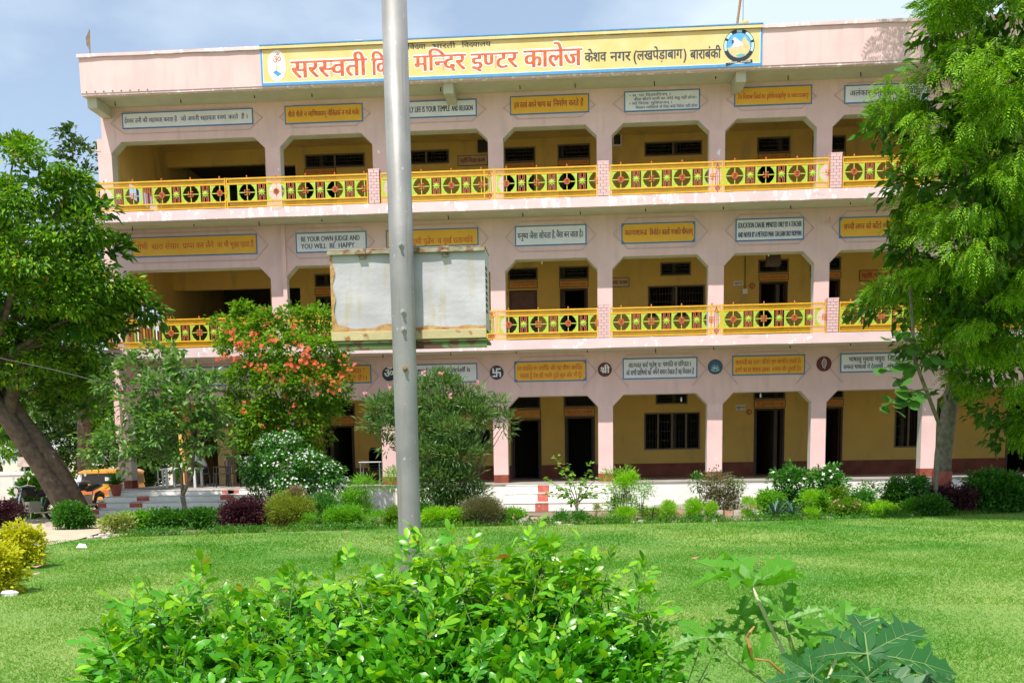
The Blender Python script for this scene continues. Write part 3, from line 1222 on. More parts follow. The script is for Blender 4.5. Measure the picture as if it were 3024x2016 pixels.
# curl in the disc
mb = MB()
pts = []
for i in range(12):
    a = rad(-150 + i * 42)
    r_ = .05 - .0032 * i
    pts.append((math.cos(a) * r_, -.03, math.sin(a) * r_))
mb.tube(pts, .009, 5)
curl_me = mb.mesh('curl')


def swas(r, t_):
    """arms of the mark as bars in (x, z)"""
    return [(-t_, t_, -r, r), (-r, -t_, -t_, t_), (t_, r, -t_, t_), (t_, r, r - 2 * t_, r), (-r, -t_, -r, -r + 2 * t_), (-r, -r + 2 * t_, t_, r), (r - 2 * t_, r, -r, -t_)]


mb = MB()
for (a, b_, c, d) in swas(.078, .012):
    mb.box(a, b_, -.028, -.012, c, d)
swas_me = mb.mesh('swastika_motif')
mb = MB()
for (a, b_, c, d) in [(-.085, .085, -.085, -.065), (-.085, .085, .065, .085), (-.085, -.065, -.065, .065), (.065, .085, -.065, .065)]:
    mb.box(a, b_, -.026, -.012, c, d)
for (a, b_, c, d) in swas(.05, .009):
    mb.box(a, b_, -.026, -.012, c, d)
swas_box_me = mb.mesh('swastika_motif')
star = []
for i in range(16):
    a = 2 * math.pi * i / 16
    r_ = .115 if i % 2 == 0 else .058
    star.append((r_ * math.cos(a), r_ * math.sin(a)))
mb = MB().prism(star, -.024, -.012)
mb.lathe([(.045, -.024), (.04, -.036), (.01, -.04)], (0, 0, 0), 10, 'y')
star_me = mb.mesh('star')
bar_me = MB().box(-.013, .013, -.01, .01, -PH / 2, PH / 2).mesh('bar')
fin_me = MB().lathe([(.012, 0), (.022, .015), (.026, .03), (.014, .05), (.005, .075)], (0, 0, 0), 8).mesh('finial')
# red lamp-shaped ornament
orn = [(-.045, -.40), (.045, -.40), (.07, -.33), (.05, -.27), (.025, -.24), (.03, -.05), (.04, .22), (.055, .26), (.03, .30), (.035, .33), (.012, .36), (0, .41)]
orn_poly = orn + [(-x_, z_) for x_, z_ in orn[:1:-1][1:]]
orn_me = MB()
for s_ in (-1, 1):
    orn_me.tube([(s_ * .055, -.01, -.22), (s_ * .05, -.01, 0), (s_ * .04, -.01, .2), (s_ * .055, -.01, .24), (s_ * .02, -.01, .30), (0, -.01, .40)], .011, 5)
orn_me.ring((0, -.01, -.30), .055, .014, 14, 5).ring((0, -.01, -.30), .022, .012, 10, 5).ring((0, -.01, .26), .03, .011, 10, 5)
orn_me.lathe([(.008, -.42), (.022, -.40), (.01, -.37)], (0, -.01, 0), 8)
orn_me.tube([(0, -.01, -.24), (0, -.01, .22)], .007, 5)
orn_me = orn_me.mesh('lamp_ornament')
DX = .8705 / 2


def railing(fl, x0, x1, first_med, nmed, which, label, plain=None, orn_at=None):
    """frame from x0 to x1; nmed medallions spaced 2*DX from first_med, stars between them"""
    z0 = FLZ[fl] + .02
    root = empty('balcony_railing', (x0, YF + .06, z0), label, 'railing', 'painted balcony railings')
    Y0 = YF + .06
    f = MB()
    for (za, zb) in ((.0, .03), (.145, .185), (.645, .685), (.79, .83)):
        f.box(x0 + .03, x1 - .03, Y0 - .018, Y0 + .018, z0 + za, z0 + zb)
    for xx in (x0, x1 - .03):
        f.box(xx, xx + .03, Y0 - .02, Y0 + .02, z0 - .02, z0 + .84)
    f.build('frame', 'rail_yellow', root)
    for (za, zb) in ((.03, .145), (.685, .79)):
        lt = MB()
        h = zb - za
        n = int((x1 - x0 - .06) / .042)
        for i in range(n):
            xx = x0 + .03 + i * .042
            for s_ in (0, 1):
                xa, xb = (xx, min(xx + h, x1 - .03)) if s_ else (min(xx + h, x1 - .03), xx)
                yo = Y0 + (.004 if s_ else -.004)
                d = .006
                lt.add([(xa - d, yo, z0 + za), (xa + d, yo, z0 + za), (xb + d, yo, z0 + zb), (xb - d, yo, z0 + zb)], [(0, 1, 2, 3)])
        me = bpy.data.meshes.new('lattice')
        o_ = ORG[root.name]
        me.from_pydata([(v[0] - o_[0], v[1] - o_[1], v[2] - o_[2]) for v in lt.v], [], lt.f)
        link('lattice', me, 'rail_yellow', root)['kind'] = 'stuff'
    zc = z0 + .415
    for i in range(nmed):
        xm = first_med + i * 2 * DX
        pn = place('medallion_panel', med_me, 'rail_green', root, (xm, Y0, zc))
        if (i + which) % 2 == 0:
            ds = link('disc', disc_me, 'rail_orange', pn, (0, 0, 0))
            link('curl', curl_me, 'rail_red', pn, (0, 0, 0))
        else:
            link('swastika_motif', swas_box_me if fl == 1 else swas_me, 'rail_orange', pn, (0, 0, 0))
        place('finial', fin_me, 'rail_orange', root, (xm, Y0, z0 + .83))
        if i < nmed - 1 and not (plain and i in plain):
            xs_ = xm + DX
            for o_ in (-.085, -.04, .04, .085):
                place('bar', bar_me, 'rail_red', root, (xs_ + o_, Y0, zc))
            place('star', star_me, 'rail_green', root, (xs_, Y0, zc))
        elif i < nmed - 1:
            for o_ in (-.12, -.06, 0, .06, .12):
                place('bar', bar_me, 'rail_red', root, (xm + DX + o_, Y0, zc))
    if orn_at:
        place('lamp_ornament', orn_me, 'rail_red', root, (orn_at, Y0 + .0, z0 + .40))
        MB().box(orn_at - .165, orn_at - .135, Y0 - .019, Y0 + .019, z0 + .03, z0 + .79).build('stile', 'rail_yellow', root)
    return root


nm = {1: 'first floor', 2: 'top floor'}
for fl in (2, 1):
    o_ = 'the %s balcony' % nm[fl]
    e1 = at(285, 600, YF).x
    if fl == 2:
        railing(fl, e1, -10.32, -13.98, 5, 0, 'yellow railing at the left end of the top floor balcony', plain=[1])
    else:
        r_ = railing(fl, -14.15, -10.32, -12.20, 3, 0, 'yellow railing with plain bars at the left end of the first floor balcony')
        z0 = FLZ[fl] + .02
        for q in range(17):
            place('bar', MB().box(-.016, .016, -.01, .01, -PH / 2, PH / 2).mesh('bar'), ['rail_red', 'rail_red', 'rail_green', 'paint_white', 'rail_red', 'rail_yellow'][q % 6], r_, (-14.08 + q * .095, YF + .06, z0 + .415))
    railing(fl, -10.30, -6.10, -9.68, 5, 1, 'yellow railing on the %s balcony left of the first brick post' % nm[fl])
    railing(fl, -5.72, -2.42, -5.40, 4, 0, 'yellow railing of the %s balcony crossing behind the grey pole' % nm[fl], orn_at=-2.55)
    railing(fl, -2.40, .54, -2.06, 4, 0, 'yellow railing on the %s balcony left of the middle brick post' % nm[fl])
    railing(fl, .90, 4.10, 1.22, 4, 0, 'yellow railing on the %s balcony right of the middle brick post' % nm[fl], orn_at=3.96)
    railing(fl, 4.12, 7.07, 4.44, 4, 0, 'yellow railing on the %s balcony left of the right brick post' % nm[fl])
    railing(fl, 7.45, 10.45, 7.76, 4, 0, 'yellow railing of the %s balcony right of the right brick post' % nm[fl])
    railing(fl, 10.47, 13.5, 10.8, 4, 0, 'yellow railing at the far right of the %s balcony, hidden by the big tree' % nm[fl])

# ------------------------------------------------------------------ painted boards
def sign(x0, x1, y0, y1, lines, paint, ink, label, Y=YW, fl=None, border=.035, latin=False, chamfer=False, group=None):
    """x0..y1: corner pixels (top left x, right x, top y at the middle, bottom y); lines: (text, u0, u1, v, h) in 0..1"""
    ym = (y0 + y1) / 2
    A, C = at(x0, ym, Y), at(x1, ym, Y)
    xm = (x0 + x1) / 2
    zt, zb = at(xm, y0, Y).z, at(xm, y1, Y).z
    X0, X1 = A.x, C.x
    root = MB().box(X0, X1, Y - .018, Y - .002, zb, zt).build('wall_sign', 'sign_blue', None)
    tag(root, label, 'sign', group)
    b_ = border
    fx0, fx1, fz0, fz1 = X0 + b_, X1 - b_, zb + b_, zt - b_
    if chamfer:
        c = .07
        poly = [(fx0 + c, fz0), (fx1 - c, fz0), (fx1, fz0 + c), (fx1, fz1 - c), (fx1 - c, fz1), (fx0 + c, fz1), (fx0, fz1 - c), (fx0, fz0 + c)]
        MB().prism(poly, Y - .022, Y - .0185).build('field', paint, root)
    else:
        MB().box(fx0, fx1, Y - .022, Y - .0185, fz0, fz1).build('field', paint, root)
    W_, Hh = fx1 - fx0, fz1 - fz0
    letters('lettering', [(s, fx0 + W_ * a, fx0 + W_ * c, fz0 + Hh * v, Hh * h) for (s, a, c, v, h) in lines], ink, root, Y - .025, .02 if latin else .016)
    return root


SG = 'framed sayings painted above the arches'
sign(361, 748, 327, 375, [('ईश्वर उनी की सहायता करता है', .01, .42, .34, .3), ('जो अपनी सहायता स्वयं', .45, .80, .34, .3), ('करते  हैं ।', .82, .97, .34, .3)], 'sign_white', 'ink_navy', 'long white board with one blue line above the leftmost top floor arch', group=SG)
sign(841, 1072, 309, 364, [('शैले शैले न माणिक्यम्', .03, .53, .36, .3), ('मौक्तिकं न गजे गजे।', .55, .97, .36, .3)], 'sign_yellow', 'ink_maroon', 'yellow board with red line above the second top floor arch from the left', group=SG)
sign(1150, 1408, 297, 348, [('YOUR DAILY LIFE IS YOUR TEMPLE', .02, .70, .30, .36), ('AND RELIGION', .72, .97, .30, .33)], 'sign_white', 'ink_navy', 'white board reading LIFE IS YOUR TEMPLE AND RELIGION, right of the pole', group=SG, latin=True)
sign(1506, 1740, 281, 337, [('हम स्वयं अपने भाग्य का', .04, .52, .34, .34), ('निर्माण करते हैं', .55, .94, .36, .34)], 'sign_yellow', 'ink_maroon', 'yellow board with large red line over the two-door top floor bay', group=SG)
sign(1843, 2067, 267, 328, [('• स. पर विद्यादिनम् ।', .05, .62, .76, .13), ('बीता बीतने वाणी का कोई शत्रु नहीं होता।', .12, .97, .54, .13), ('• को विदेशः सुविधानाम् ।', .05, .64, .31, .13), ('विद्वान व्यक्तियों के लिए कोई विदेश नहीं होता', .14, .98, .08, .13)], 'sign_white', 'ink_navy', 'white board with four small lines of writing on the top floor', group=SG)
sign(2168, 2398, 255, 312, [('To Know God no', .03, .40, .36, .34), ('philosophy', .42, .67, .36, .34), ('is necessary', .69, .97, .36, .30)], 'sign_yellow', 'ink_red', 'yellow board reading To Know God no philosophy is necessary', group=SG, latin=True)
sign(2493, 2740, 248, 303, [('अलंकार चतुर', .05, .48, .40, .32), ('जनस्य विद्या', .52, .95, .40, .32)], 'sign_white', 'ink_navy', 'white board on the top floor half covered by the big tree', group=SG)
sign(388, 760, 696, 756, [('लोभी  सारा संसार', .02, .38, .36, .3), ('प्राप्त कर लेने', .41, .66, .36, .3), ('पर भी भूखा रहता है', .69, .98, .36, .28)], 'sign_yellow', 'ink_red', 'long yellow board above the leftmost first floor arch', group=SG)
sign(874, 1083, 685, 745, [('BE YOUR OWN JUDGE AND', .06, .92, .56, .26), ('YOU WILL  BE  HAPPY', .06, .84, .16, .26)], 'sign_white', 'ink_navy', 'white board reading BE YOUR OWN JUDGE AND, partly behind the metal box', group=SG, latin=True)
sign(1140, 1413, 676, 729, [('वरम् एको गुणी पुत्रेन', .02, .52, .12, .34), ('च मूर्ख शतान्यपि', .56, .95, .12, .34)], 'sign_yellow', 'ink_red', 'yellow board with red line just above the metal box', group=SG)
sign(1521, 1732, 665, 725, [('मनुष्य जैसा सोचता', .02, .50, .34, .32), ('है, वैसा बन जाता है।', .52, .97, .36, .32)], 'sign_white', 'ink_navy', 'white board with one blue line on the first floor over the guest room door', group=SG)
sign(1835, 2053, 657, 718, [('काव्यशास्त्र', .03, .34, .40, .28), ('विनोदेन कालो', .38, .66, .38, .28), ('गच्छति धीमताम्', .68, .98, .38, .28)], 'sign_yellow', 'ink_maroon', 'yellow board with cut corners in the middle of the first floor', group=SG, chamfer=True)
sign(2172, 2374, 644, 711, [('EDUCATION CAN BE', .02, .42, .60, .24), ('IMPARTED ONLY BY A TEACHER', .44, .98, .60, .24), ('AND NEVER BY A METHOD MAN', .02, .56, .14, .24), ('CAN LEARN ONLY FROM MAN', .58, .98, .14, .24)], 'sign_white', 'ink_navy', 'white board reading EDUCATION CAN BE IMPARTED ONLY BY A TEACHER', group=SG, latin=True)
sign(2478, 2740, 638, 700, [('सच्ची लगन को काँटों की', .04, .55, .40, .28), ('परवाह नहीं होती', .60, .95, .38, .28)], 'sign_yellow', 'ink_maroon', 'yellow board with cut corners on the first floor beside the big tree', group=SG, chamfer=True)
sign(424, 790, 1083, 1140, [('जो कर्म और कर्तव्य को धर्म', .25, .62, .56, .26), ('समझे वही महान', .66, .97, .56, .26), ('है सेवा पथ पर जो समवेत होकर', .30, .68, .12, .26), ('चले वह श्रेष्ठ', .72, .97, .12, .26)], 'sign_white', 'ink_navy', 'white board with two blue lines behind the grey-green tree on the ground floor', group=SG)
sign(880, 1097, 1079, 1133, [('यत्र पूज्यन्ते रमन्ते', .08, .58, .58, .26), ('तत्र देवता "', .60, .93, .58, .26), ('वहाँ देवता निवास', .08, .55, .14, .26), ('करते हैं।।', .62, .96, .14, .26)], 'sign_yellow', 'ink_red', 'yellow board on the ground floor beside the flowering creeper', group=SG)
sign(1185, 1410, 1074, 1130, [('To be good only to', .02, .56, .56, .30), ('yourself is', .60, .92, .56, .30), ('to be good for', .05, .48, .12, .30), ('nothing.', .52, .80, .12, .30)], 'sign_white', 'ink_navy', 'white board reading only to yourself is nothing, above the oleander', group=SG, latin=True)
sign(1519, 1732, 1065, 1126, [('तन समर्पित मन समर्पित', .03, .48, .56, .22), ('और यह जीवन समर्पित', .50, .95, .56, .22), ('चाहता हूँ देश की धरती', .06, .52, .16, .22), ('तुझे कुछ और भी दूँ।', .54, .95, .16, .22)], 'sign_yellow', 'ink_red', 'yellow board with two red lines on the ground floor over the white steps', group=SG, chamfer=True)
sign(1839, 2059, 1056, 1118, [('आत्मवत् सर्व भूतेषु यः', .06, .52, .56, .24), ('पश्यति स पण्डितः।', .54, .93, .58, .24), ('जो सभी प्राणियों को', .03, .38, .16, .24), ('अपने समान देखता है वह विद्वान है', .40, .97, .18, .24)], 'sign_white', 'ink_navy', 'white board with two blue lines between the shri roundel and the lotus roundel', group=SG)
sign(2162, 2377, 1048, 1107, [('सरस्वती का पावन मन्दिर', .03, .52, .56, .24), ('शुभ सम्पत्ति हमारी है।', .54, .96, .58, .22), ('हममें का हर बालक इसका', .03, .52, .14, .24), ('रक्षक और पुजारी है॥', .55, .96, .16, .22)], 'sign_yellow', 'ink_red', 'yellow board with two red lines between the lotus roundel and the conch roundel', group=SG)
sign(2481, 2700, 1041, 1098, [('भाषासु मुख्या मधुरा', .10, .60, .58, .26), ('दिव्या', .64, .82, .58, .26), ('समस्त भाषाओं में देववाणी', .03, .58, .14, .24), ('संस्कृत', .64, .85, .14, .24)], 'sign_white', 'ink_navy', 'white board on the ground floor right of the conch roundel, touching the leaves', group=SG)


# round emblems between the ground floor boards
def roundel(px_, py_, paint, label, rpx=20):
    c = at(px_, py_, YW)
    r = px_r(rpx, YW)
    root = MB().lathe([(r, YW - .02), (r, YW - .002)], (c.x, 0, c.z), 28, 'y').build('roundel', paint, None)
    tag(root, label, 'emblem', 'round emblems between the ground floor boards')
    MB().ring((c.x, YW - .022, c.z), r - .012, .008, 28, 4).build('rim', 'emblem_maroon', root)
    return root, c, r


r_, c, r = roundel(1149, 1104, 'emblem_navy', 'dark roundel with a white om sign, left of the lamp pole')
letters('om_sign', [('ॐ', c.x - r * .72, c.x + r * .72, c.z - r * .5, r * 1.15)], 'emblem_pale', r_, YW - .03, .03)
r_, c, r = roundel(1467, 1100, 'emblem_navy', 'dark roundel with a white swastika, right of the oleander')
mb = MB()
for (a, b_, cc, d) in swas(r * .62, r * .1):
    mb.box(c.x + a, c.x + b_, YW - .03, YW - .021, c.z + cc, c.z + d)
for sx in (-1, 1):
    for sz in (-1, 1):
        mb.box(c.x + sx * r * .3 - .008, c.x + sx * r * .3 + .008, YW - .03, YW - .021, c.z + sz * r * .3 - .008, c.z + sz * r * .3 + .008)
mb.build('swastika_sign', 'emblem_pale', r_)
r_, c, r = roundel(1786, 1091, 'emblem_maroon', 'dark maroon roundel with the white word shri')
letters('shri_word', [('श्री', c.x - r * .66, c.x + r * .68, c.z - r * .48, r * .85)], 'emblem_pale', r_, YW - .03, .03)
r_, c, r = roundel(2112, 1083, 'emblem_blue', 'dark blue roundel with a pale lotus', 21)
mb = MB()
for a in (-75, -50, -25, 0, 25, 50, 75):
    for s_ in (1,):
        L_ = r * (.82 - .0035 * abs(a))
        d = Vector((math.sin(rad(a)), math.cos(rad(a))))
        n_ = Vector((-d.y, d.x))
        o_ = Vector((c.x, c.z - r * .38))
        P_ = [o_ + d * L_ * .15, o_ + d * L_ * .6 + n_ * r * .15, o_ + d * L_ * 1.05, o_ + d * L_ * .6 - n_ * r * .15]
        mb.tube([(q.x, YW - .026, q.y) for q in P_ + [P_[0]]], r * .035, 4)
mb.tube([(c.x - r * .6, YW - .026, c.z - r * .40), (c.x - r * .2, YW - .026, c.z - r * .58), (c.x + r * .2, YW - .026, c.z - r * .58), (c.x + r * .6, YW - .026, c.z - r * .40)], r * .04, 4)
mb.build('lotus', 'lotus_pale', r_)
r_, c, r = roundel(2433, 1074, 'emblem_maroon', 'dark maroon roundel with a pale conch shell', 21)
mb = MB()
o1 = [(0, .72), (.22, .5), (.30, .15), (.24, -.25), (.05, -.68), (-.15, -.4), (-.28, 0), (-.24, .35)]
mb.tube([(c.x + x_ * r, YW - .026, c.z + z_ * r) for x_, z_ in o1 + [o1[0]]], r * .035, 4)
for q in range(5):
    zz = .45 - q * .22
    mb.tube([(c.x - r * (.22 - .02 * q), YW - .026, c.z + r * zz), (c.x + r * .02, YW - .026, c.z + r * (zz - .02)), (c.x + r * .2, YW - .026, c.z + r * (zz + .1))], r * .03, 4)
mb.build('conch', 'emblem_pale', r_)

# the long yellow name board on the parapet
YP = 30.8
X0, X1 = at(771, 200, YP).x, at(2251, 140, YP).x
ZB, ZT = 12.235, 13.30
nb = MB().box(X0, X1, YP - .022, YP - .002, ZB, ZT - .095).build('name_board', 'board_yellow', None)
tag(nb, 'long yellow painted name board with big red Hindi letters along the roof parapet', 'name board')
edge_strip_m = MB()
b_ = .055
MB().box(X0, X1, YP - .028, YP - .0225, ZB - .002, ZB + b_ * 1.3).box(X0, X0 + b_, YP - .0282, YP - .0223, ZB + b_ * 1.3, ZT - .1).box(X1 - b_, X1, YP - .0282, YP - .0223, ZB + b_ * 1.3, ZT - .1).build('border', 'board_blue', nb)
MB().box(X0, X1, YP - .082, YP - .0605, ZT - .08, ZT - .012).build('coping_face', 'board_yellow', nb)
MB().box(X0 - .01, X1 + .01, YP - .085, YP + .2, ZT + .012, ZT + .04).build('top_edge', 'board_blue', nb)
MB().box(X0 + b_, X0 + b_ + .012, YP - .0275, YP - .023, ZB + .075, ZT - .12).box(X1 - b_ - .012, X1 - b_, YP - .0275, YP - .023, ZB + .075, ZT - .12).box(X0 + b_ + .013, X1 - b_ - .013, YP - .0275, YP - .023, ZB + .074, ZB + .086).build('inner_line', 'paint_white', nb)


def pxX(px_):
    return at(px_, 180, YP).x


def pzZ(px_, py_):
    return at(px_, py_, YP).z


big = [('सरस्वती', 860, 1082, 228, 44), ('विद्या', 1098, 1205, 222, 44), ('मन्दिर', 1223, 1374, 209, 40), ('इण्टर', 1392, 1528, 203, 40), ('कालेज', 1548, 1717, 198, 44)]
red = [(s, pxX(a), pxX(c), pzZ((a + c) / 2, y_), h / 95.) for s, a, c, y_, h in big]
for r1_ in red:
    letters('lettering_outline', [r1_], 'paint_white', nb, YP - .0255, .06, True)
    letters('lettering', [r1_], 'ink_red', nb, YP - .0305, .03)
blk = [('विद्या', 1205, 1258, 146, 11), ('भारती', 1277, 1346, 143, 11), ('विद्यालय', 1365, 1450, 139, 11), ('केशव', 1727, 1790, 183, 23), ('नगर', 1802, 1862, 181, 23), ('(', 1869, 1880, 181, 24), ('लखपेड़ाबाग', 1881, 2014, 176, 23), (')', 2018, 2028, 176, 24), ('बाराबंकी', 2038, 2128, 174, 23)]
for s, a, c, y_, h in blk:
    letters('lettering', [(s, pxX(a), pxX(c), pzZ((a + c) / 2, y_), h / 95.)], 'ink_dark', nb, YP - .030, .02)
# oval with om above a lamp stand
c = at(818, 196, YP)
mb = MB()
ov = [(c.x + .26 * math.cos(a) * (1 if True else 0), c.z + .43 * math.sin(a)) for a in np.linspace(0, 2 * math.pi, 24, endpoint=False)]
mb.prism(ov, YP - .028, YP - .0225)
mb.build('oval', 'paint_white', nb)
letters('om_sign', [('ॐ', c.x - .12, c.x + .14, c.z + .06, .22)], 'rail_orange', nb, YP - .031, .01)
MB().prism([(c.x - .03, c.z - .12), (c.x + .03, c.z - .12), (c.x + .015, c.z + .04), (c.x - .015, c.z + .04)], YP - .032, YP - .0285).build('lamp_stand', 'paint_sand', nb)
MB().prism([(c.x - .12, c.z - .17), (c.x - .02, c.z - .12), (c.x + .13, c.z - .22), (c.x + .02, c.z - .29)], YP - .032, YP - .0285).build('book', 'board_blue', nb)
# round crest at the right end
c = at(2182, 136, YP)
R_ = .43


def disc(r, y0, y1, cx=0, cz=0, n=32):
    return MB().lathe([(r, y0), (r, y1)], (c.x + cx, 0, c.z + cz), n, 'y')


disc(R_, YP - .028, YP - .0225).build('crest_ring', 'paint_black', nb)
disc(R_ * .76, YP - .031, YP - .0285).build('crest_sky', 'paint_sky', nb)
mp2 = [(-.76, -.15), (-.55, -.1), (-.45, 0), (-.1, -.02), (.15, .2), (.3, .5), (.42, .52), (.5, .3), (.66, .12), (.72, -.2), (.6, -.45), (.35, -.66), (.05, -.755), (-.3, -.69), (-.55, -.5)]
MB().prism([(c.x + x_ * R_, c.z + z_ * R_) for x_, z_ in mp2], YP - .034, YP - .0315).build('crest_land', 'paint_sand', nb)
MB().prism([(c.x + x_ * R_, c.z + z_ * R_) for x_, z_ in [(-.2, -.62), (.1, -.5), (.4, -.55), (.3, -.66), (.05, -.72)]], YP - .037, YP - .0345).build('crest_water', 'paint_teal', nb)
MB().prism([(c.x + x_ * R_, c.z + z_ * R_) for x_, z_ in [(-.38, .48), (-.28, .5), (.0, .3), (.2, .12), (.22, 0), (-.05, -.08), (-.38, -.12), (-.42, .15)]], YP - .038, YP - .0355).build('crest_head', 'paint_white', nb)
MB().prism([(c.x + x_ * R_, c.z + z_ * R_) for x_, z_ in [(-.46, .32), (-.34, .34), (-.34, .14), (-.46, .10)]], YP - .041, YP - .0385).build('crest_ear', 'paint_black', nb)
for a0, a1 in ((100, 78), (150, 122), (200, 160), (60, 20), (10, -25)):
    P_, n_ = [], 6
    for q in range(n_ + 1):
        a = rad(a0 + (a1 - a0) * q / n_)
        P_.append((c.x + R_ * .96 * math.cos(a), c.z + R_ * .96 * math.sin(a)))
    for q in range(n_, -1, -1):
        a = rad(a0 + (a1 - a0) * q / n_)
        P_.append((c.x + R_ * .79 * math.cos(a), c.z + R_ * .79 * math.sin(a)))
    MB().prism(P_, YP - .0305, YP - .0285).build('crest_writing', 'lotus_pale', nb)
rb = [(-.85, -1.06), (-.8, -1.25), (-.4, -1.12), (0, -1.0), (.45, -1.12), (.88, -1.08), (.85, -.88), (.45, -.95), (0, -.86), (-.4, -.95)]
MB().prism([(c.x + x_ * R_, c.z + z_ * R_) for x_, z_ in rb], YP - .033, YP - .0295).build('crest_ribbon', 'paint_black', nb)
letters('crest_lettering', [('विद्या', c.x - R_ * .72, c.x - R_ * .1, c.z - R_ * 1.08, .04), ('भारती', c.x + R_ * .1, c.x + R_ * .75, c.z - R_ * 1.06, .04)], 'emblem_pale', nb, YP - .036, .01)

# name plates over the classroom doors
DG = 'orange name plates over the classroom doors'


def plate_sign(x0, x1, y0, y1, txt, label, paint='rail_orange', ink='ink_red', border='wood_dark', group=DG):
    Y = YB
    ym = (y0 + y1) / 2
    A, C = at(x0, ym, Y), at(x1, ym, Y)
    xm = (x0 + x1) / 2
    zt, zb = at(xm, y0, Y).z, at(xm, y1, Y).z
    root = MB().box(A.x, C.x, Y - .03, Y - .015, zb, zt).build('door_sign', border, None)
    tag(root, label, 'sign', group)
    MB().box(A.x + .02, C.x - .02, Y - .035, Y - .0305, zb + .02, zt - .02).build('field', paint, root)
    if txt:
        w_ = C.x - A.x
        letters('lettering', [(txt, A.x + w_ * .08, C.x - w_ * .08, zb + (zt - zb) * .3, (zt - zb) * .38)], ink, root, Y - .038, .025)


mat('plate_orange', (.60, .30, .06), .6, .15, 4)
mat('plate_pale', (.50, .42, .26), .6, .15, 4)
PL = [(899, 993, 498, 518, 'कक्षा कक्ष', 'over the second top floor bay door'), (1490, 1580, 481, 499, 'अध्यापक-कक्ष', 'over the left door of the two-door top floor bay'),
      (1647, 1742, 472, 490, 'महाकवि कालिदास कक्ष', 'over the right door of the two-door top floor bay'), (2238, 2333, 453, 471, 'भारतेन्दु हरिश्चन्द्र कक्ष', 'over the door below the To Know God board'),
      (2402, 2497, 449, 467, 'कला कक्ष', 'half hidden by the third pillar from the right on the top floor'),
      (930, 1018, 851, 871, 'कक्षा कक्ष', 'left of the metal box on the first floor'), (1502, 1588, 832, 852, 'अतिथि-कक्ष', 'reading guest room over the closed brown door'),
      (1651, 1738, 828, 848, 'महाकृष्ण पन्त कक्ष', 'over the open dark door beside the guest room'), (2240, 2329, 809, 829, 'भारतेन्दु परमानन्द कक्ष', 'over the door with the hanging bag on the first floor'),
      (2393, 2484, 803, 822, 'महात्मा कक्ष', 'half hidden by a pillar on the first floor'),
      (954, 1046, 1233, 1254, 'प्रधानाचार्य', 'over the doorway beside the flowering creeper'), (1506, 1597, 1209, 1235, '', 'blank, over the open door right of the oleander'),
      (1665, 1757, 1204, 1228, 'परशुराम कक्ष', 'over the black doorway behind the white steps'), (2226, 2320, 1181, 1203, 'श्री गुरुनानकदेव कक्ष', 'over the door numbered 10'),
      (2394, 2491, 1178, 1199, 'कार्यालय', 'half hidden by the ground floor pillar near the big tree')]
for (a, b_, c_, d, txt, lb) in PL:
    plate_sign(a, b_, c_, d, txt, 'orange name plate ' + lb, 'plate_orange')
plate_sign(1352, 1440, 459, 490, 'महर्षि विद्या कक्ष', 'framed notice with red writing under the dark picture on the top floor', 'plate_pale', 'ink_maroon', group=None)
plate_sign(1790, 1858, 820, 848, 'शिक्षा कक्ष', 'framed notice with red writing beside the first floor window', 'plate_pale', 'ink_maroon', group=None)
plate_sign(2537, 2627, 797, 830, 'महर्षि दयानन्द', 'dim framed notice on the first floor near the big tree', 'plate_orange', 'ink_maroon', group=None)
plate_sign(2166, 2194, 830, 843, 'सूचना', 'small white notice left of the number 15', 'sign_white', 'ink_navy', 'sign_white', None)
plate_sign(2172, 2201, 1195, 1210, 'सूचना', 'small white notice on the ground floor corridor wall', 'sign_white', 'ink_navy', 'sign_white', None)
for (px_, py_, txt, lb) in ((2221, 844, '15', 'red round number 15 beside the first floor door'), (2212, 1216, '10', 'red number 10 painted beside the ground floor door'), (1491, 867, '14', 'red round number left of the guest room door')):
    c = at(px_, py_, YB)
    r_ = MB().lathe([(.10, YB - .012), (.10, YB - .002)], (c.x, 0, c.z), 20, 'y').build('room_number', 'rail_red', None)
    tag(r_, lb, 'sign')
    letters('numeral', [(txt, c.x - .065, c.x + .065, c.z - .055, .11)], 'ochre_wall', r_, YB - .016, .03)
# pictures hung beside pillars, a hanging bag, a lamp
for (a, b_, c_, d, Y_, lb) in ((1410, 1440, 412, 449, YB - .1, 'dark framed picture high on the top floor corridor wall'), (1809, 1836, 382, 430, YB - .1, 'dark picture in pale frame at the top floor pillar')):
    A, C = at(a, c_, Y_), at(b_, d, Y_)
    o_ = MB().box(A.x, C.x, Y_, Y_ + .06, C.z, A.z).build('picture', 'sign_white' if a > 1500 else 'wood_dark', None)
    tag(o_, lb, 'picture')
    MB().box(A.x + .04, C.x - .04, Y_ - .006, Y_ - .0005, C.z + .04, A.z - .04).build('print', 'glass_dark', o_)
A, C = at(2262, 748, YW + .7), at(2306, 786, YW + .7)
o_ = MB().prism([(A.x + .03, A.z), (C.x - .03, A.z), (C.x, C.z + .05), (C.x - .06, C.z), (A.x + .05, C.z), (A.x, C.z + .06)], YW + .6, YW + .85).build('hanging_bag', 'wood_dark', None, bevel=.02)
tag(o_, 'brown cloth bag hanging under the arch head in front of a first floor door', 'bag')
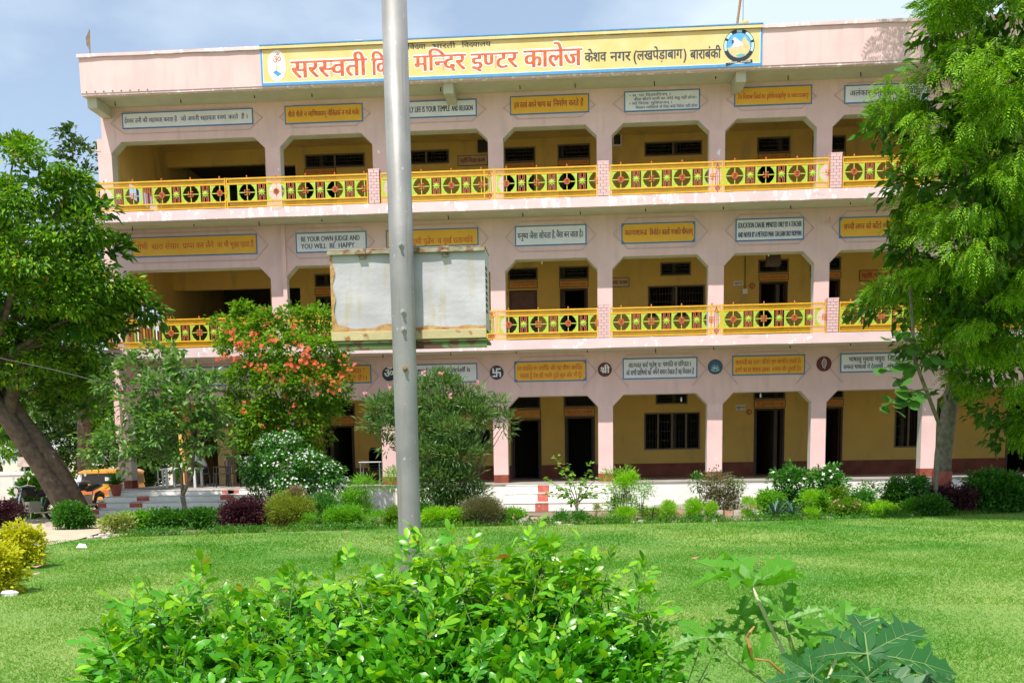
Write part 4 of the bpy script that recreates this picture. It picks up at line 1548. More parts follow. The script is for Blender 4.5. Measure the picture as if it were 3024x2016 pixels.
for (px_, py_, fl) in ((2246, 1162, 0), (2012, 1174, 0), (1600, 768, 1), (2270, 745, 1), (1950, 752, 1)):
    c = at(px_, py_, YW + .5)
    root = empty('ceiling_bulb_holder', (c.x, YW + .5, c.z), 'pale bulb holder hanging from the arch in front %s' % {2246: 'of the number 10 door', 2012: 'of the four-part ground floor window', 1600: 'of the guest room door', 2270: 'of the hanging bag', 1950: 'of the first floor window vent'}[px_], 'bulb holder', 'bulb holders under the arches')
    MB().bar((c.x, YW + .5, c.z - .02), (c.x, YW + .5, ATP[fl] + .3), .006, 4).build('cord', 'wire', root)
    MB().lathe([(.012, .05), (.025, .02), (.03, -.03), (.022, -.07), (.005, -.09)], (c.x, YW + .5, c.z - .03), 8).build('bulb', 'paint_white', root)

# things on the roof
p = at(265, 155, 31.2)
root = empty('roof_pennant', p, 'small bent rusty metal pennant on the left corner of the roof', 'pennant')
MB().bar(p - Vector((0, 0, .1)), p + Vector((.03, 0, .62)), .018, 6).build('spike', 'bolt_rusty', root)
MB().prism([(p.x + .03, p.z + .6), (p.x - .09, p.z + .42), (p.x - .08, p.z + .2), (p.x + .02, p.z + .02), (p.x + .03, p.z + .2)], 31.19, 31.205).build('blade', 'bark_pale', root)
p = at(2172, 78, 31.4)
q = at(2190, -25, 31.4)
root = empty('roof_pole', p, 'leaning rusty pole standing on the roof above the round crest', 'pole')
MB().bar(p - Vector((0, 0, .3)), q, .035, 8).build('shaft', 'bolt_rusty', root)
MB().bar(at(2194, 72, 31.45), at(2195, -25, 31.45), .008, 5).build('rod', 'wire', root)
p = at(2199, 74, 30.9)
tag(MB().lathe([(.13, 0), (.14, .03), (.12, .09), (.05, .10)], (p.x, 30.9, 13.345), 14).build('roof_cup', 'sign_yellow', None), 'small yellow bowl on the coping above the round crest', 'bowl')
for px_, w_ in ((1060, .3), (2050, .4), (2078, .12)):
    X = at(px_, 110, 30.8).x
    o_ = MB().prism([(X - w_ / 2, 13.312), (X + w_ / 2, 13.312), (X + w_ * .4, 13.35), (X - w_ * .3, 13.36)], 30.72, 30.95).build('coping_chip', 'stone_white', B)

# ------------------------------------------------------------------ steps
def step_flight(cx0, cx1, zs_, ys_, label, reds, wrap=False, name='front_steps'):
    root = empty(name, ((cx0 + cx1) / 2, ys_[0], 0), label, 'steps')
    for i, (z, y_) in enumerate(zip(zs_, ys_)):
        x0 = cx0 - (wrap * (len(zs_) - 1 - i) if wrap else 0)
        x1 = cx1
        MB().box(x0, x1, y_, YF - .035, 0 if i == 0 else zs_[i - 1] + .002, z).build('step', 'step_white', root, bevel=.012)
        MB().box(x0 + .01, x1 - .01, y_ - .012, y_ + .0, z - .022, z - .004).build('nosing', 'stone', root)
        for (a, b_) in reds[i]:
            MB().box(a, b_, y_ - .004, y_ + .1, (0 if i == 0 else zs_[i - 1]) + .012, z + .003).build('red_block', 'step_red', root)
    return root


xa, xb = at(1490, 1450, 30).x, at(1812, 1450, 30).x
rx = [at(1605, 1440, 30.5).x, at(1603, 1475, 30).x, at(1600, 1500, 29.5).x]
step_flight(xa, xb, [.25, .50, .733], [29.55, 30.05, 30.5], 'white front steps with a column of red squares in the middle', [[(rx[2] - .19, rx[2] + .19)], [(rx[1] - .16, rx[1] + .16)], [(rx[0] - .17, rx[0] + .17)]])
zs_, ys_ = [.15, .30, .45, .60, .733], [27.4, 28.1, 28.8, 29.5, 30.25]
lx = [at(252, 1530, 27.4).x, at(270, 1503, 28.1).x, at(288, 1480, 28.8).x, at(306, 1457, 29.5).x, at(340, 1442, 30.25).x]
rightx = at(765, 1460, 30).x
root = empty('corner_steps', (lx[0], 27.4, 0), 'wide white steps with red painted corners at the left end of the building', 'steps')
rb_ = [[(252, 275)], [(270, 292)], [(288, 313), (382, 420)], [(403, 440), (650, 690)], [(655, 690), (673, 705)]]
pyv = [1530, 1503, 1480, 1457, 1442]
for i in range(5):
    MB().box(lx[i], rightx, ys_[i], YF - .035, 0 if i == 0 else zs_[i - 1] + .002, zs_[i]).build('step', 'step_white', root, bevel=.012)
    MB().box(lx[i] + .01, rightx - .01, ys_[i] - .012, ys_[i], zs_[i] - .024, zs_[i] - .004).build('nosing', 'stone', root)
    for (a, b_) in rb_[i]:
        A, C = at(a, pyv[i], ys_[i]).x, at(b_, pyv[i], ys_[i]).x
        e = -.004 if abs(A - lx[i]) < .02 else 0
        MB().box(A + e, C, ys_[i] - .004, ys_[i] + .3, (0 if i == 0 else zs_[i - 1]) + .012, zs_[i] + .003).build('red_block', 'step_red', root)
MB().box(at(275, 1560, 25).x - 1.2, lx[0] - .02, 25.3, 25.9, -.02, .12).build('side_slab', 'stone', root)

# ------------------------------------------------------------------ the lamp pole with the metal box
PX, PY_ = at(1193, 1000, 6.1).x, 6.1
pole = empty('metal_pole', (PX, PY_, 0), 'tall grey metal pole in front of the school with a box bolted on', 'pole')
MB().tube([(PX, PY_, -.3), (PX, PY_, 1.2), (PX, PY_, 2.6), (PX, PY_, 4.4)], [.0655, .0665, .069, .0715], 40).build('shaft', 'pole_metal', pole, True)
bolts = [(1183, 722, 0), (1190, 920, 0), (1191, 972, 0), (1196, 1088, 1)]
for (px_, py_, rusty) in bolts:
    p = at(px_, py_, PY_ - .075)
    m_ = 'bolt_rusty' if rusty else 'bolt_metal'
    b0 = MB().lathe([(.010, 0), (.0115, .003), (.0115, .010), (.0085, .012)], (p.x, 0, p.z), 6, 'y')
    mb = MB()
    mb.lathe([(.0075, -.018), (.0085, -.016), (.0085, .0)], (p.x, PY_ - .078, p.z), 10, 'y')
    mb.lathe([(.0125, -.004), (.0135, -.001), (.0135, .006)], (p.x, PY_ - .074, p.z), 6, 'y')
    bo = mb.build('bolt', m_, pole)
    MB().lathe([(.017, .0), (.017, .003)], (p.x, PY_ - .0705, p.z), 16, 'y').build('washer', m_, bo)
# the box hangs behind the pole
Yb = PY_ + .085
A, C = at(973, 735, Yb), at(1425, 735, Yb)
D_ = at(1200, 975, Yb)
E_ = at(975, 975, Yb)
zt, zb = (A.z + C.z) / 2 - .005, at(1200, 1003, Yb).z
x0, x1 = A.x, C.x + .012
bx = empty('switch_box', (x0, Yb, zb), 'weathered white sheet metal box with rusty hinged lid bolted behind the pole', 'metal box')
dp = .26
mb = MB()
# slightly dented sheet for the back
nx, nz = 22, 14
V, F = [], []
for j in range(nz + 1):
    for i in range(nx + 1):
        u, v = i / nx, j / nz
        dent = .004 * math.sin(u * 9 + v * 4) * math.sin(v * 7 + 1) + .003 * math.sin(u * 23 + 2) * math.cos(v * 5)
        V.append((x0 + (x1 - x0) * u, Yb + dent + .004, zb + .055 + (zt - zb - .055) * v))
for j in range(nz):
    for i in range(nx):
        a = j * (nx + 1) + i
        F.append((a, a + 1, a + nx + 2, a + nx + 1))
mb.add(V, F)
mb.box(x0, x0 + .003, Yb + .01, Yb + dp, zb + .055, zt).box(x1 - .003, x1, Yb + .01, Yb + dp, zb + .055, zt).box(x0 + .004, x1 - .004, Yb + dp - .003, Yb + dp, zb + .055, zt)
mb.build('box_shell', 'box_white', bx)
mb = MB()
V, F = [], []
n_ = 40
for i in range(n_ + 1):
    u = i / n_
    h = .012 + .024 * (math.sin(u * 31) * .5 + .5) * (math.sin(u * 13 + 1) * .5 + .5) + (.03 * max(0, 1 - abs(u - .36) / .1) if u < .5 else 0)
    xx = x0 + (x1 - x0) * u
    V += [(xx, Yb - .0035, zb + .054), (xx, Yb - .0035, zb + .056 + h)]
for i in range(n_):
    a = 2 * i
    F.append((a, a + 2, a + 3, a + 1))
mb.add(V, F)
V, F = [], []
for i in range(n_ + 1):
    u = i / n_
    h = .010 + .016 * (math.sin(u * 19) * .5 + .5) + .02 * max(0, .35 - u)
    zz = zb + .056 + (zt - zb - .06) * u
    V += [(x0 - .001, Yb - .0037, zz), (x0 + h, Yb - .0037, zz)]
for i in range(n_):
    a = 2 * i
    F.append((a, a + 2, a + 3, a + 1))
mb.add(V, F)
mb.build('rust_edge', 'box_rust', bx)
MB().box(x0 - .004, x1 + .002, Yb - .016, Yb + .01, zb, zb + .052).build('bottom_flange', 'box_cream', bx, bevel=.003)
MB().box(x0 + .01, x1 + .006, Yb - .010, Yb + dp + .02, zb - .016, zb - .002).box(x0 + .03, x1 + .004, Yb + .0, Yb + .006, zb - .055, zb - .017).build('bottom_tray', 'box_green', bx, bevel=.002)
MB().box(x0 - .012, x1 + .004, Yb - .022, Yb + dp + .01, zt, zt + .008).box(x0 - .012, x1 + .004, Yb - .022, Yb - .018, zt - .022, zt - .0005).build('lid', 'box_lip', bx, bevel=.002)
for px_ in (1070, 1315):
    X = at(px_, 735, Yb).x
    mb = MB()
    mb.box(X - .022, X + .022, Yb - .028, Yb - .0225, zt - .018, zt + .012)
    mb.box(X - .022, X + .022, Yb - .012, Yb - .004, zt - .046, zt - .022)
    mb.bar((X - .023, Yb - .028, zt - .02), (X + .023, Yb - .028, zt - .02), .006, 8)
    h_ = mb.build('hinge', 'box_lip', bx)
    for sx in (-1, 1):
        for zz, yy in ((zt - .002, Yb - .0285), (zt - .036, Yb - .0125)):
            MB().lathe([(.0032, -.002), (.0034, 0)], (X + sx * .015, yy, zz), 8, 'y').build('rivet', 'wood_dark', h_)
for k in range(8):
    zz = zb + .15 + k * .035
    MB().box(x1 + .0002, x1 + .004, Yb + .02, Yb + .10, zz, zz + .016).build('vent_slot', 'black_plastic', bx)

# ------------------------------------------------------------------ verandah furniture and the seated man
def boxtable(px0, px1, py_top, Y, top_m, leg_m, label, th=.04, depth=.6, leg=.05, h=.75):
    A, C = at(px0, py_top, Y), at(px1, py_top, Y)
    z0 = .762
    root = empty('table', ((A.x + C.x) / 2, Y, z0), label, 'table')
    zt = z0 + h
    MB().box(A.x, C.x, Y, Y + depth, zt - th, zt).build('table_top', top_m, root, bevel=.005)
    for xx in (A.x + .03, C.x - .03 - leg):
        for yy in (Y + .02, Y + depth - .02 - leg):
            MB().box(xx, xx + leg, yy, yy + leg, z0 + .002, zt - th - .001).build('leg', leg_m, root)
    return root


boxtable(483, 578, 1388, 31.6, 'table_white', 'table_white', 'white wooden table on the verandah behind the small tree', .06, .7, .07, .62)
boxtable(461, 484, 1394, 32.6, 'table_white', 'steel', 'small pale side table left of the white table', .03, .4, .03, .6)
boxtable(1059, 1124, 1365, 31.9, 'table_white', 'steel', 'small table with thin metal legs left of the pole', .03, .5, .03, .72)


def armchair(px_, Y, rot, label, group=None):
    """moulded plastic chair with slatted back"""
    X = at(px_, 1400, Y).x
    root = empty('plastic_chair', (X, Y, .762), label, 'chair', group)
    o = ORG[root.name]

    def w_(x_, y_, z_):
        return (o.x + x_, o.y + y_, o.z + z_)
    mb = MB()
    mb.box(o.x - .22, o.x + .22, o.y - .22, o.y + .22, o.z + .40, o.z + .43)
    mb.build('seat', 'black_plastic', root, bevel=.015)
    for sx in (-1, 1):
        for sy in (-1, 1):
            MB().tube([w_(sx * .23, sy * .23, .003), w_(sx * .20, sy * .20, .40)], [.022, .03], 6).build('leg', 'black_plastic', root)
        MB().tube([w_(sx * .24, -.2, .43), w_(sx * .26, -.2, .62), w_(sx * .25, 0, .64), w_(sx * .22, .22, .62)], .02, 6).build('armrest', 'black_plastic', root)
    mb = MB()
    mb.tube([w_(-.21, .2, .42), w_(-.23, .27, .8), w_(-.17, .29, .9), w_(0, .3, .93), w_(.17, .29, .9), w_(.23, .27, .8), w_(.21, .2, .42)], .02, 6)
    bo = mb.build('backrest', 'black_plastic', root)
    for k in range(5):
        xx = -.14 + k * .07
        MB().tube([w_(xx, .205, .44), w_(xx, .29, .9)], .014, 5).build('slat', 'black_plastic', bo)
    root.rotation_euler.z = rot
    return root


armchair(655, 31.9, rad(-60), 'black plastic armchair on the verandah nearest the steps')
armchair(692, 32.3, rad(30), 'black plastic armchair with rounded back beside the flowering creeper')
st = None
X = at(1106, 1400, 33.4).x
for k in range(4):
    st = empty('stacked_chair', (X, 33.4, .762 + k * .09), ['lowest', 'second', 'third', 'topmost'][k] + ' dark plastic chair of the stack behind the small metal table', 'chair', 'stacked chairs on the verandah')
    o = ORG[st.name]
    MB().box(o.x - .22, o.x + .22, o.y - .22, o.y + .22, o.z + .40, o.z + .425).build('seat', 'black_plastic', st)
    MB().prism([(o.x - .21, o.z + .43), (o.x + .21, o.z + .43), (o.x + .2, o.z + .8), (o.x + .12, o.z + .9), (o.x - .12, o.z + .9), (o.x - .2, o.z + .8)], o.y + .19, o.y + .205).build('backrest', 'black_plastic', st)
    if k == 0:
        for sx in (-1, 1):
            for sy in (-1, 1):
                MB().tube([(o.x + sx * .2, o.y + sy * .2, o.z + .003), (o.x + sx * .19, o.y + sy * .19, o.z + .4)], .025, 6).build('leg', 'black_plastic', st)
# seated man, leaning forward on his chair
ch = armchair(612, 32.9, rad(80), 'black plastic armchair under the man in the white shirt')
pc = at(600, 1400, 32.9)


def skinned(name, joints, edges, radii, m, parent, lvl=2):
    o_ = ORG[parent.name] if parent else Vector((0, 0, 0))
    me = bpy.data.meshes.new(name)
    me.from_pydata([tuple(Vector(j) - o_) for j in joints], edges, [])
    ob = link(name, me, m, parent)
    sk = ob.modifiers.new('skin', 'SKIN')
    for i, r in enumerate(radii):
        me.skin_vertices[0].data[i].radius = (r, r)
    me.skin_vertices[0].data[0].use_root = True
    sb = ob.modifiers.new('sub', 'SUBSURF')
    sb.levels = sb.render_levels = lvl
    return ob


bx_, by_, bz_ = pc.x, 32.9, .762
# pelvis on the seat at .43, facing left (-x), shoulders leant to the table
man = empty('person', (bx_, by_, bz_), 'man in a loose white shirt sitting on the verandah behind the small tree', 'person')


def b(x_, y_, z_):
    return (bx_ + x_, by_ + y_, bz_ + z_)


skinned('body', [b(.05, 0, .52), b(-.02, 0, .75), b(-.12, 0, .98), b(-.17, 0, 1.08), b(-.22, 0, 1.18), b(-.25, 0, 1.30),
                 b(-.12, -.2, .98), b(-.26, -.24, .78), b(-.46, -.16, .74), b(-.55, -.14, .75),
                 b(-.12, .2, .98), b(-.26, .24, .78), b(-.46, .16, .74), b(-.55, .14, .75),
                 b(.0, -.1, .5), b(-.42, -.12, .50), b(-.42, -.12, .10), b(-.54, -.12, .04),
                 b(.0, .1, .5), b(-.42, .12, .50), b(-.42, .12, .10), b(-.54, .12, .04)],
        [(0, 1), (1, 2), (2, 3), (3, 4), (4, 5), (2, 6), (6, 7), (7, 8), (8, 9), (2, 10), (10, 11), (11, 12), (12, 13), (0, 14), (14, 15), (15, 16), (16, 17), (0, 18), (18, 19), (19, 20), (20, 21)],
        [.12, .13, .13, .055, .09, .085, .065, .05, .04, .03, .065, .05, .04, .03, .085, .07, .045, .04, .085, .07, .045, .04], 'skin', man)
skinned('shirt', [b(.05, 0, .55), b(-.02, 0, .75), b(-.11, 0, .98), b(-.14, 0, 1.03), b(-.12, -.2, .98), b(-.24, -.245, .80), b(-.12, .2, .98), b(-.24, .245, .80)],
        [(0, 1), (1, 2), (2, 3), (2, 4), (4, 5), (2, 6), (6, 7)], [.15, .155, .16, .08, .09, .075, .09, .075], 'shirt_white', man)
skinned('trousers', [b(.05, 0, .50), b(-.01, -.1, .5), b(-.42, -.12, .50), b(-.42, -.12, .14), b(-.01, .1, .5), b(-.42, .12, .50), b(-.42, .12, .14)],
        [(0, 1), (1, 2), (2, 3), (0, 4), (4, 5), (5, 6)], [.14, .10, .085, .065, .10, .085, .065], 'trousers', man)
skinned('hair', [b(-.20, 0, 1.30), b(-.22, 0, 1.36), b(-.17, 0, 1.24)], [(0, 1), (0, 2)], [.092, .075, .07], 'hair', man)

# ------------------------------------------------------------------ far things at the left
for i, (px_, py_, Y_, rp, mtl) in enumerate([(-120, 1180, 60, 150, 'tree_back'), (60, 1230, 62, 120, 'left_tree'), (230, 1190, 58, 120, 'tree_back'), (380, 1210, 56, 110, 'tree_back'), (-20, 1330, 52, 70, 'vine'), (520, 1260, 60, 110, 'tree_back'), (-330, 1150, 66, 170, 'tree_back')]):
    c = at(px_, py_, Y_)
    r = px_r(rp, Y_)
    root = empty('far_tree', (c.x, Y_, 0), ['broad dark tree beyond the compound wall, leftmost', 'bright green tree beyond the low white wall', 'dark tree seen under the leaning trunk', 'dark tree behind the yellow rickshaw roof', 'low bright tree just over the low white wall', 'dark tree seen through the end of the verandah', 'dark tree beyond the left edge of the wall'][i], 'tree', 'trees beyond the compound wall')
    MB().tube([(c.x, Y_, 0), (c.x + .2, Y_, c.z * .6), (c.x, Y_, c.z)], [.3, .22, .1], 7).build('trunk', 'bark', root)
    bl = [(c, r, .8), (c + Vector((r * .6, -.5, r * .3)), r * .6, .8), (c + Vector((-r * .6, -.3, r * .2)), r * .6, .8)]
    npbuild('crown', blob_leaves(bl, 1.1, T_leaf(), .4, .6, 22, .3), mtl, root)
for i, (px_, py_) in enumerate([(130, 1330), (230, 1310), (330, 1320), (430, 1300), (530, 1310), (620, 1320), (180, 1240), (300, 1230), (420, 1210), (560, 1230)]):
    c = at(px_, py_, 48 + i % 3)
    r = px_r(72, 48)
    bush('roadside_shrub', 'dark shrub in the thicket behind the rickshaw, number %s from the left' % ['one', 'two', 'three', 'four', 'five', 'six', 'seven', 'eight', 'nine', 'ten'][i], 'shrub', (c.x, 48 + i % 3, 0), [(c, r, .9), (c + Vector((0, 0, -r * .7)), r * .9, .9)], ['tree_back', 'vine', 'tree_back'][i % 3], T_leaf(), .26, 1.2, 20, .4, 3, 'shrubs behind the rickshaw')
Yw = 46
A, C = at(-600, 1480, Yw), at(150, 1400, Yw)
zt = at(30, 1392, Yw).z
root = empty('compound_wall', (C.x, Yw, 0), 'low weathered white compound wall at the far left under the trees', 'wall')
MB().box(A.x, C.x, Yw, Yw + .25, -.03, zt - .15).build('wall_body', 'wall_far', root)
MB().box(A.x, C.x + .05, Yw - .05, Yw + .3, zt - .148, zt).build('coping', 'plinth_white', root)
for q in range(4):
    X = C.x - 1.6 - q * 1.9
    MB().box(X, X + 1.0, Yw - .01, Yw - .002, zt - .55, zt - .3).build('opening', 'room_dark', root)
p = at(70, 1370, 40)
root = empty('sign_post', (p.x, 40, 0), 'small rusty sign board on a post beside the leaning trunk', 'sign')
MB().box(p.x - .03, p.x + .03, 40, 40.06, 0, p.z).build('post', 'pole_metal', root)
MB().box(p.x - .22, p.x + .26, 39.97, 39.995, p.z - .1, p.z + .28).build('board', 'stone', root)

# ------------------------------------------------------------------ auto rickshaw
Yr = 36.0
A, C = at(216, 1440, Yr), at(388, 1440, Yr)
gx0, gx1 = A.x, C.x
zr = at(330, 1384, Yr).z
rk = empty('auto_rickshaw', ((gx0 + gx1) / 2, Yr, -.03), 'yellow auto rickshaw with black side curtain parked behind the corner steps', 'rickshaw')
Lr = gx1 - gx0


def rp_(u, v):
    return (gx0 + Lr * u, -.03 + (zr + .03) * v)


MB().prism([rp_(.04, .30), rp_(0, .42), rp_(.03, .62), rp_(.97, .62), rp_(1, .45), rp_(.98, .22), rp_(.3, .20)], Yr, Yr + 1.25).build('body', 'taxi_yellow', rk, bevel=.03)
MB().prism([rp_(.03, .34), rp_(.03, .46), rp_(.98, .46), rp_(.98, .34)], Yr - .012, Yr - .001).build('side_band', 'taxi_orange', rk)
MB().prism([rp_(.10, .925), rp_(.22, .985), rp_(.6, 1.0), rp_(.9, .985), rp_(.99, .93), rp_(.97, .88), rp_(.12, .88)], Yr - .04, Yr + 1.29).build('canopy', 'taxi_yellow', rk, bevel=.03)
MB().prism([rp_(.2, .63), rp_(.17, .87), rp_(.78, .87), rp_(.80, .63)], Yr - .002, Yr + 1.2).build('side_curtain', 'black_plastic', rk)
MB().prism([rp_(.81, .63), rp_(.79, .879), rp_(.97, .879), rp_(.99, .63)], Yr + .001, Yr + 1.24).build('rear_panel', 'taxi_yellow', rk)
MB().prism([rp_(.84, .66), rp_(.83, .85), rp_(.93, .85), rp_(.95, .66)], Yr - .006, Yr - .0005).build('rear_window', 'glass_dark', rk)
MB().add([(gx1 - .03, Yr + .15, rp_(0, .62)[1]), (gx1 - .03, Yr + 1.1, rp_(0, .62)[1]), (gx1 - .03, Yr + 1.1, rp_(0, .85)[1]), (gx1 - .03, Yr + .15, rp_(0, .85)[1]), (gx1 + .015, Yr + .15, rp_(0, .62)[1]), (gx1 + .015, Yr + 1.1, rp_(0, .62)[1]), (gx1 + .0, Yr + 1.1, rp_(0, .85)[1]), (gx1 + .0, Yr + .15, rp_(0, .85)[1])], [(0, 1, 2, 3), (4, 5, 6, 7), (0, 1, 5, 4), (2, 3, 7, 6), (0, 3, 7, 4), (1, 2, 6, 5)]).build('rear_window', 'glass_dark', rk)
MB().prism([rp_(.035, .63), rp_(.10, .87), rp_(.16, .87), rp_(.12, .63)], Yr + .05, Yr + 1.2).build('windscreen', 'emblem_pale', rk)
o_ = MB().prism([rp_(.56, .70), rp_(.56, .79), rp_(.66, .79), rp_(.66, .70)], Yr - .01, Yr - .003).build('sticker', 'paint_white', rk)
for u in (.12, .82):
    c_ = rp_(u, .14)
    w_ = MB().lathe([(.16, -.06), (.215, -.05), (.22, 0), (.215, .05), (.16, .06)], (c_[0], Yr + (.62 if u < .5 else .1), c_[1] + .0), 20, 'y').build('wheel', 'rubber', rk)
    MB().lathe([(.1, -.066), (.12, -.062), (.11, -.0605)], (c_[0], Yr + (.62 if u < .5 else .1), c_[1]), 16, 'y').build('rim', 'chrome', w_)


# ------------------------------------------------------------------ motorcycles
def motorcycle(px_, Y_, rot, label, sc=1.0, tank='black_plastic'):
    X = at(px_, 1500, Y_).x
    root = empty('motorcycle', (X, Y_, -.01), label, 'motorcycle', 'motorcycles parked at the left')
    o = ORG[root.name]

    def w_(x_, y_, z_):
        return (o.x + x_, o.y + y_, o.z + z_)
    for xx in (-.62, .62):
        wh = MB().ring(w_(xx, 0, .30), .25, .05, 22, 6).build('wheel', 'rubber', root)
        mb = MB().ring(w_(xx, 0, .30), .2, .012, 20, 4)
        for q in range(8):
            a = q * math.pi / 4
            mb.bar(w_(xx, 0, .30), w_(xx + .2 * math.cos(a), 0, .30 + .2 * math.sin(a)), .004, 4)
        mb.build('rim', 'chrome', wh)
        MB().tube([w_(xx - .27, 0, .40), w_(xx - .16, 0, .58), w_(xx, 0, .63), w_(xx + .2, 0, .56)], [.03, .055, .06, .03], 8).build('mudguard', 'black_plastic', root)
    MB().tube([w_(-.62, .07, .30), w_(-.45, .06, .78), w_(-.38, .05, .95)], .022, 6).tube([w_(-.62, -.07, .30), w_(-.45, -.06, .78), w_(-.38, -.05, .95)], .022, 6).build('fork', 'chrome', root)
    MB().tube([w_(-.2, -.36, 1.0), w_(-.36, -.28, 1.04), w_(-.4, 0, .98), w_(-.36, .28, 1.04), w_(-.2, .36, 1.0)], .014, 6).build('handlebar', 'chrome', root)
    MB().lathe([(.03, .10), (.08, .05), (.09, 0), (.085, -.03)], w_(-.5, 0, .88), 14, 'x').build('headlight', 'chrome', root)
    MB().tube([w_(-.38, 0, .78), w_(-.28, 0, .84), w_(-.08, 0, .86), w_(.06, 0, .76)], [.07, .14, .15, .08], 10).build('fuel_tank', tank, root, True)
    MB().tube([w_(.02, 0, .76), w_(.2, 0, .78), w_(.5, 0, .84), w_(.72, 0, .86)], [.09, .11, .11, .06], 8).build('saddle', 'black_plastic', root, True)
    MB().box(*[v for v in (o.x - .22, o.x + .12, o.y - .11, o.y + .11, o.z + .28, o.z + .58)]).tube([w_(-.35, 0, .7), w_(-.25, 0, .3), w_(.2, 0, .28), w_(.3, 0, .7)], .025, 6).build('engine', 'bolt_metal', root, bevel=.02)
    MB().tube([w_(-.1, -.14, .28), w_(.2, -.16, .26), w_(.75, -.17, .34)], [.025, .035, .045], 8).build('exhaust', 'chrome', root)
    MB().bar(w_(0, .12, .3), w_(.05, .25, .02), .014).build('side_stand', 'chrome', root)
    for s_ in (-1, 1):
        MB().tube([w_(-.36, s_ * .25, 1.04), w_(-.34, s_ * .3, 1.2)], .006, 4).lathe([(.05, -.005), (.05, .005)], w_(-.34, s_ * .3, 1.22), 10, 'x').build('mirror', 'chrome', root)
    root.rotation_euler.z = rot
    root.scale = (sc, sc, sc)
    return root


motorcycle(100, 27.5, rad(68), 'black motorcycle with round headlight parked beside the yellow bushes')
motorcycle(258, 32.5, rad(75), 'dark motorcycle parked between the leaning trunk and the corner steps')

# ------------------------------------------------------------------ trees
def limb_tree(root, foot, forks, tips, r0_, mtl, wob=.15):
    mb = MB()
    pts = [Vector(foot)] + [Vector(f) for f in forks]
    mb.tube(pts, [r0_ * (1 - .45 * i / (len(pts) - 1)) for i in range(len(pts))], 12)
    mb.build('trunk', mtl, root, True)
    lm = MB()
    for tp in tips:
        tp = Vector(tp)
        st_ = pts[-1] if random.random() < .6 else pts[-2].lerp(pts[-1], random.uniform(.4, 1))
        m1 = st_.lerp(tp, .4) + Vector((random.uniform(-wob, wob), random.uniform(-wob, wob), random.uniform(0, .4)))
        m2 = st_.lerp(tp, .75) + Vector((random.uniform(-wob, wob), random.uniform(-wob, wob), random.uniform(0, .3)))
        lm.tube([st_, m1, m2, tp], [r0_ * .38, r0_ * .24, r0_ * .13, r0_ * .05], 7)
    lm.build('limb', mtl, root, True)


def blobs_px(lst):
    return [(at(x_, y_, Y_), px_r(r_, Y_), *(rest or [.85])) for (x_, y_, Y_, r_, *rest) in lst]


# right-hand neem
foot = at(2778, 1480, 27.3)
foot.z = -.03
nr = empty('neem_tree', foot, 'large neem tree with drooping bright fronds filling the right edge', 'tree')
R_bl = [(2745, 30, 24, 55), (2860, 60, 24.5, 100), (2990, 60, 23, 100), (2700, 230, 24, 60), (2800, 190, 23.5, 80), (2930, 220, 23, 100), (3060, 260, 22.5, 110),
        (2645, 280, 24.5, 55), (2620, 330, 24.6, 38), (2720, 350, 23.5, 70), (2840, 360, 23, 90), (2970, 400, 22.5, 110), (2705, 470, 24, 60), (2790, 500, 23, 80), (2920, 540, 22.3, 110), (3060, 560, 22, 110),
        (2715, 590, 23.8, 55), (2660, 640, 24.3, 50), (2760, 680, 23, 80), (2880, 700, 22.3, 110), (3030, 720, 22, 120),
        (2680, 790, 24, 45), (2630, 830, 24.5, 34), (2580, 868, 24.8, 28), (2700, 880, 23.8, 55), (2790, 850, 23, 85), (2910, 870, 22.3, 110), (3040, 880, 22.3, 110),
        (2720, 980, 23.8, 60), (2820, 1000, 23.2, 80), (2930, 1020, 23.3, 100), (3040, 1040, 23, 110), (2880, 1120, 24.3, 60), (2990, 1170, 24, 80), (3080, 1220, 23.6, 90), (3010, 1270, 24.5, 50),
        (3160, 420, 23, 150), (3200, 800, 23, 160), (3160, 100, 23.5, 150), (2800, -60, 24, 90), (2950, -90, 24, 140), (3100, -120, 24, 140), (3060, 600, 26, 150), (2900, 450, 26.5, 140), (2900, 900, 26, 130), (3000, 200, 26.5, 150)]
bls = blobs_px([(x_ + (28 if x_ < 2760 else 8) + (45 if y_ < 240 else 0), y_, Y_ - 2.5 + 3.6 * min(1, max(0, (y_ - 100) / 900)), r_ * (.82 if x_ < 2760 else .95)) for x_, y_, Y_, r_ in R_bl])
npbuild('crown', blob_leaves(bls, .95, T_frond(6, .55), .26, .44, 62, .7, .5, .9), 'neem', nr)
npbuild('inner_crown', blob_leaves([(b_[0] + Vector((0, 1.2, -.2)), b_[1] * .95, .85) for b_ in bls], .9, T_leaf(.5), .3, .4, 20, .6, .6, .2), 'crown_shade', nr)  # darker coloured inner mass reads as shade in the gaps
limb_tree(nr, foot, [foot + Vector((.02, 0, 1.5)), foot + Vector((.1, -.2, 3.0)), foot + Vector((.35, -.8, 4.6)), foot + Vector((.6, -1.5, 6.5))], [b_[0] for b_ in bls[::3]], .24, 'bark_pale')
npbuild('high_crown', blob_leaves([(Vector((8.8, 29.0, 15.9)), 1.0), (Vector((10.2, 29.0, 16.0)), 1.2), (Vector((11.6, 28.8, 16.1)), 1.4), (Vector((13.2, 28.5, 15.6)), 1.6), (Vector((12, 27.5, 17.2)), 1.6)], 1.2, T_frond(), .34, .45, 20, .6), 'neem', nr)
limb_hi = MB().tube([foot + Vector((.6, -1.5, 6.5)), Vector((11.8, 27.2, 11)), Vector((11.6, 28.4, 15.6))], [.13, .1, .05], 8).build('limb', 'bark_pale', nr, True)
# white-red painted band
MB().tube([foot + Vector((0, 0, .5)), foot + Vector((.012, 0, 1.05))], [.243, .241], 14, False).build('painted_band', 'step_red', nr)

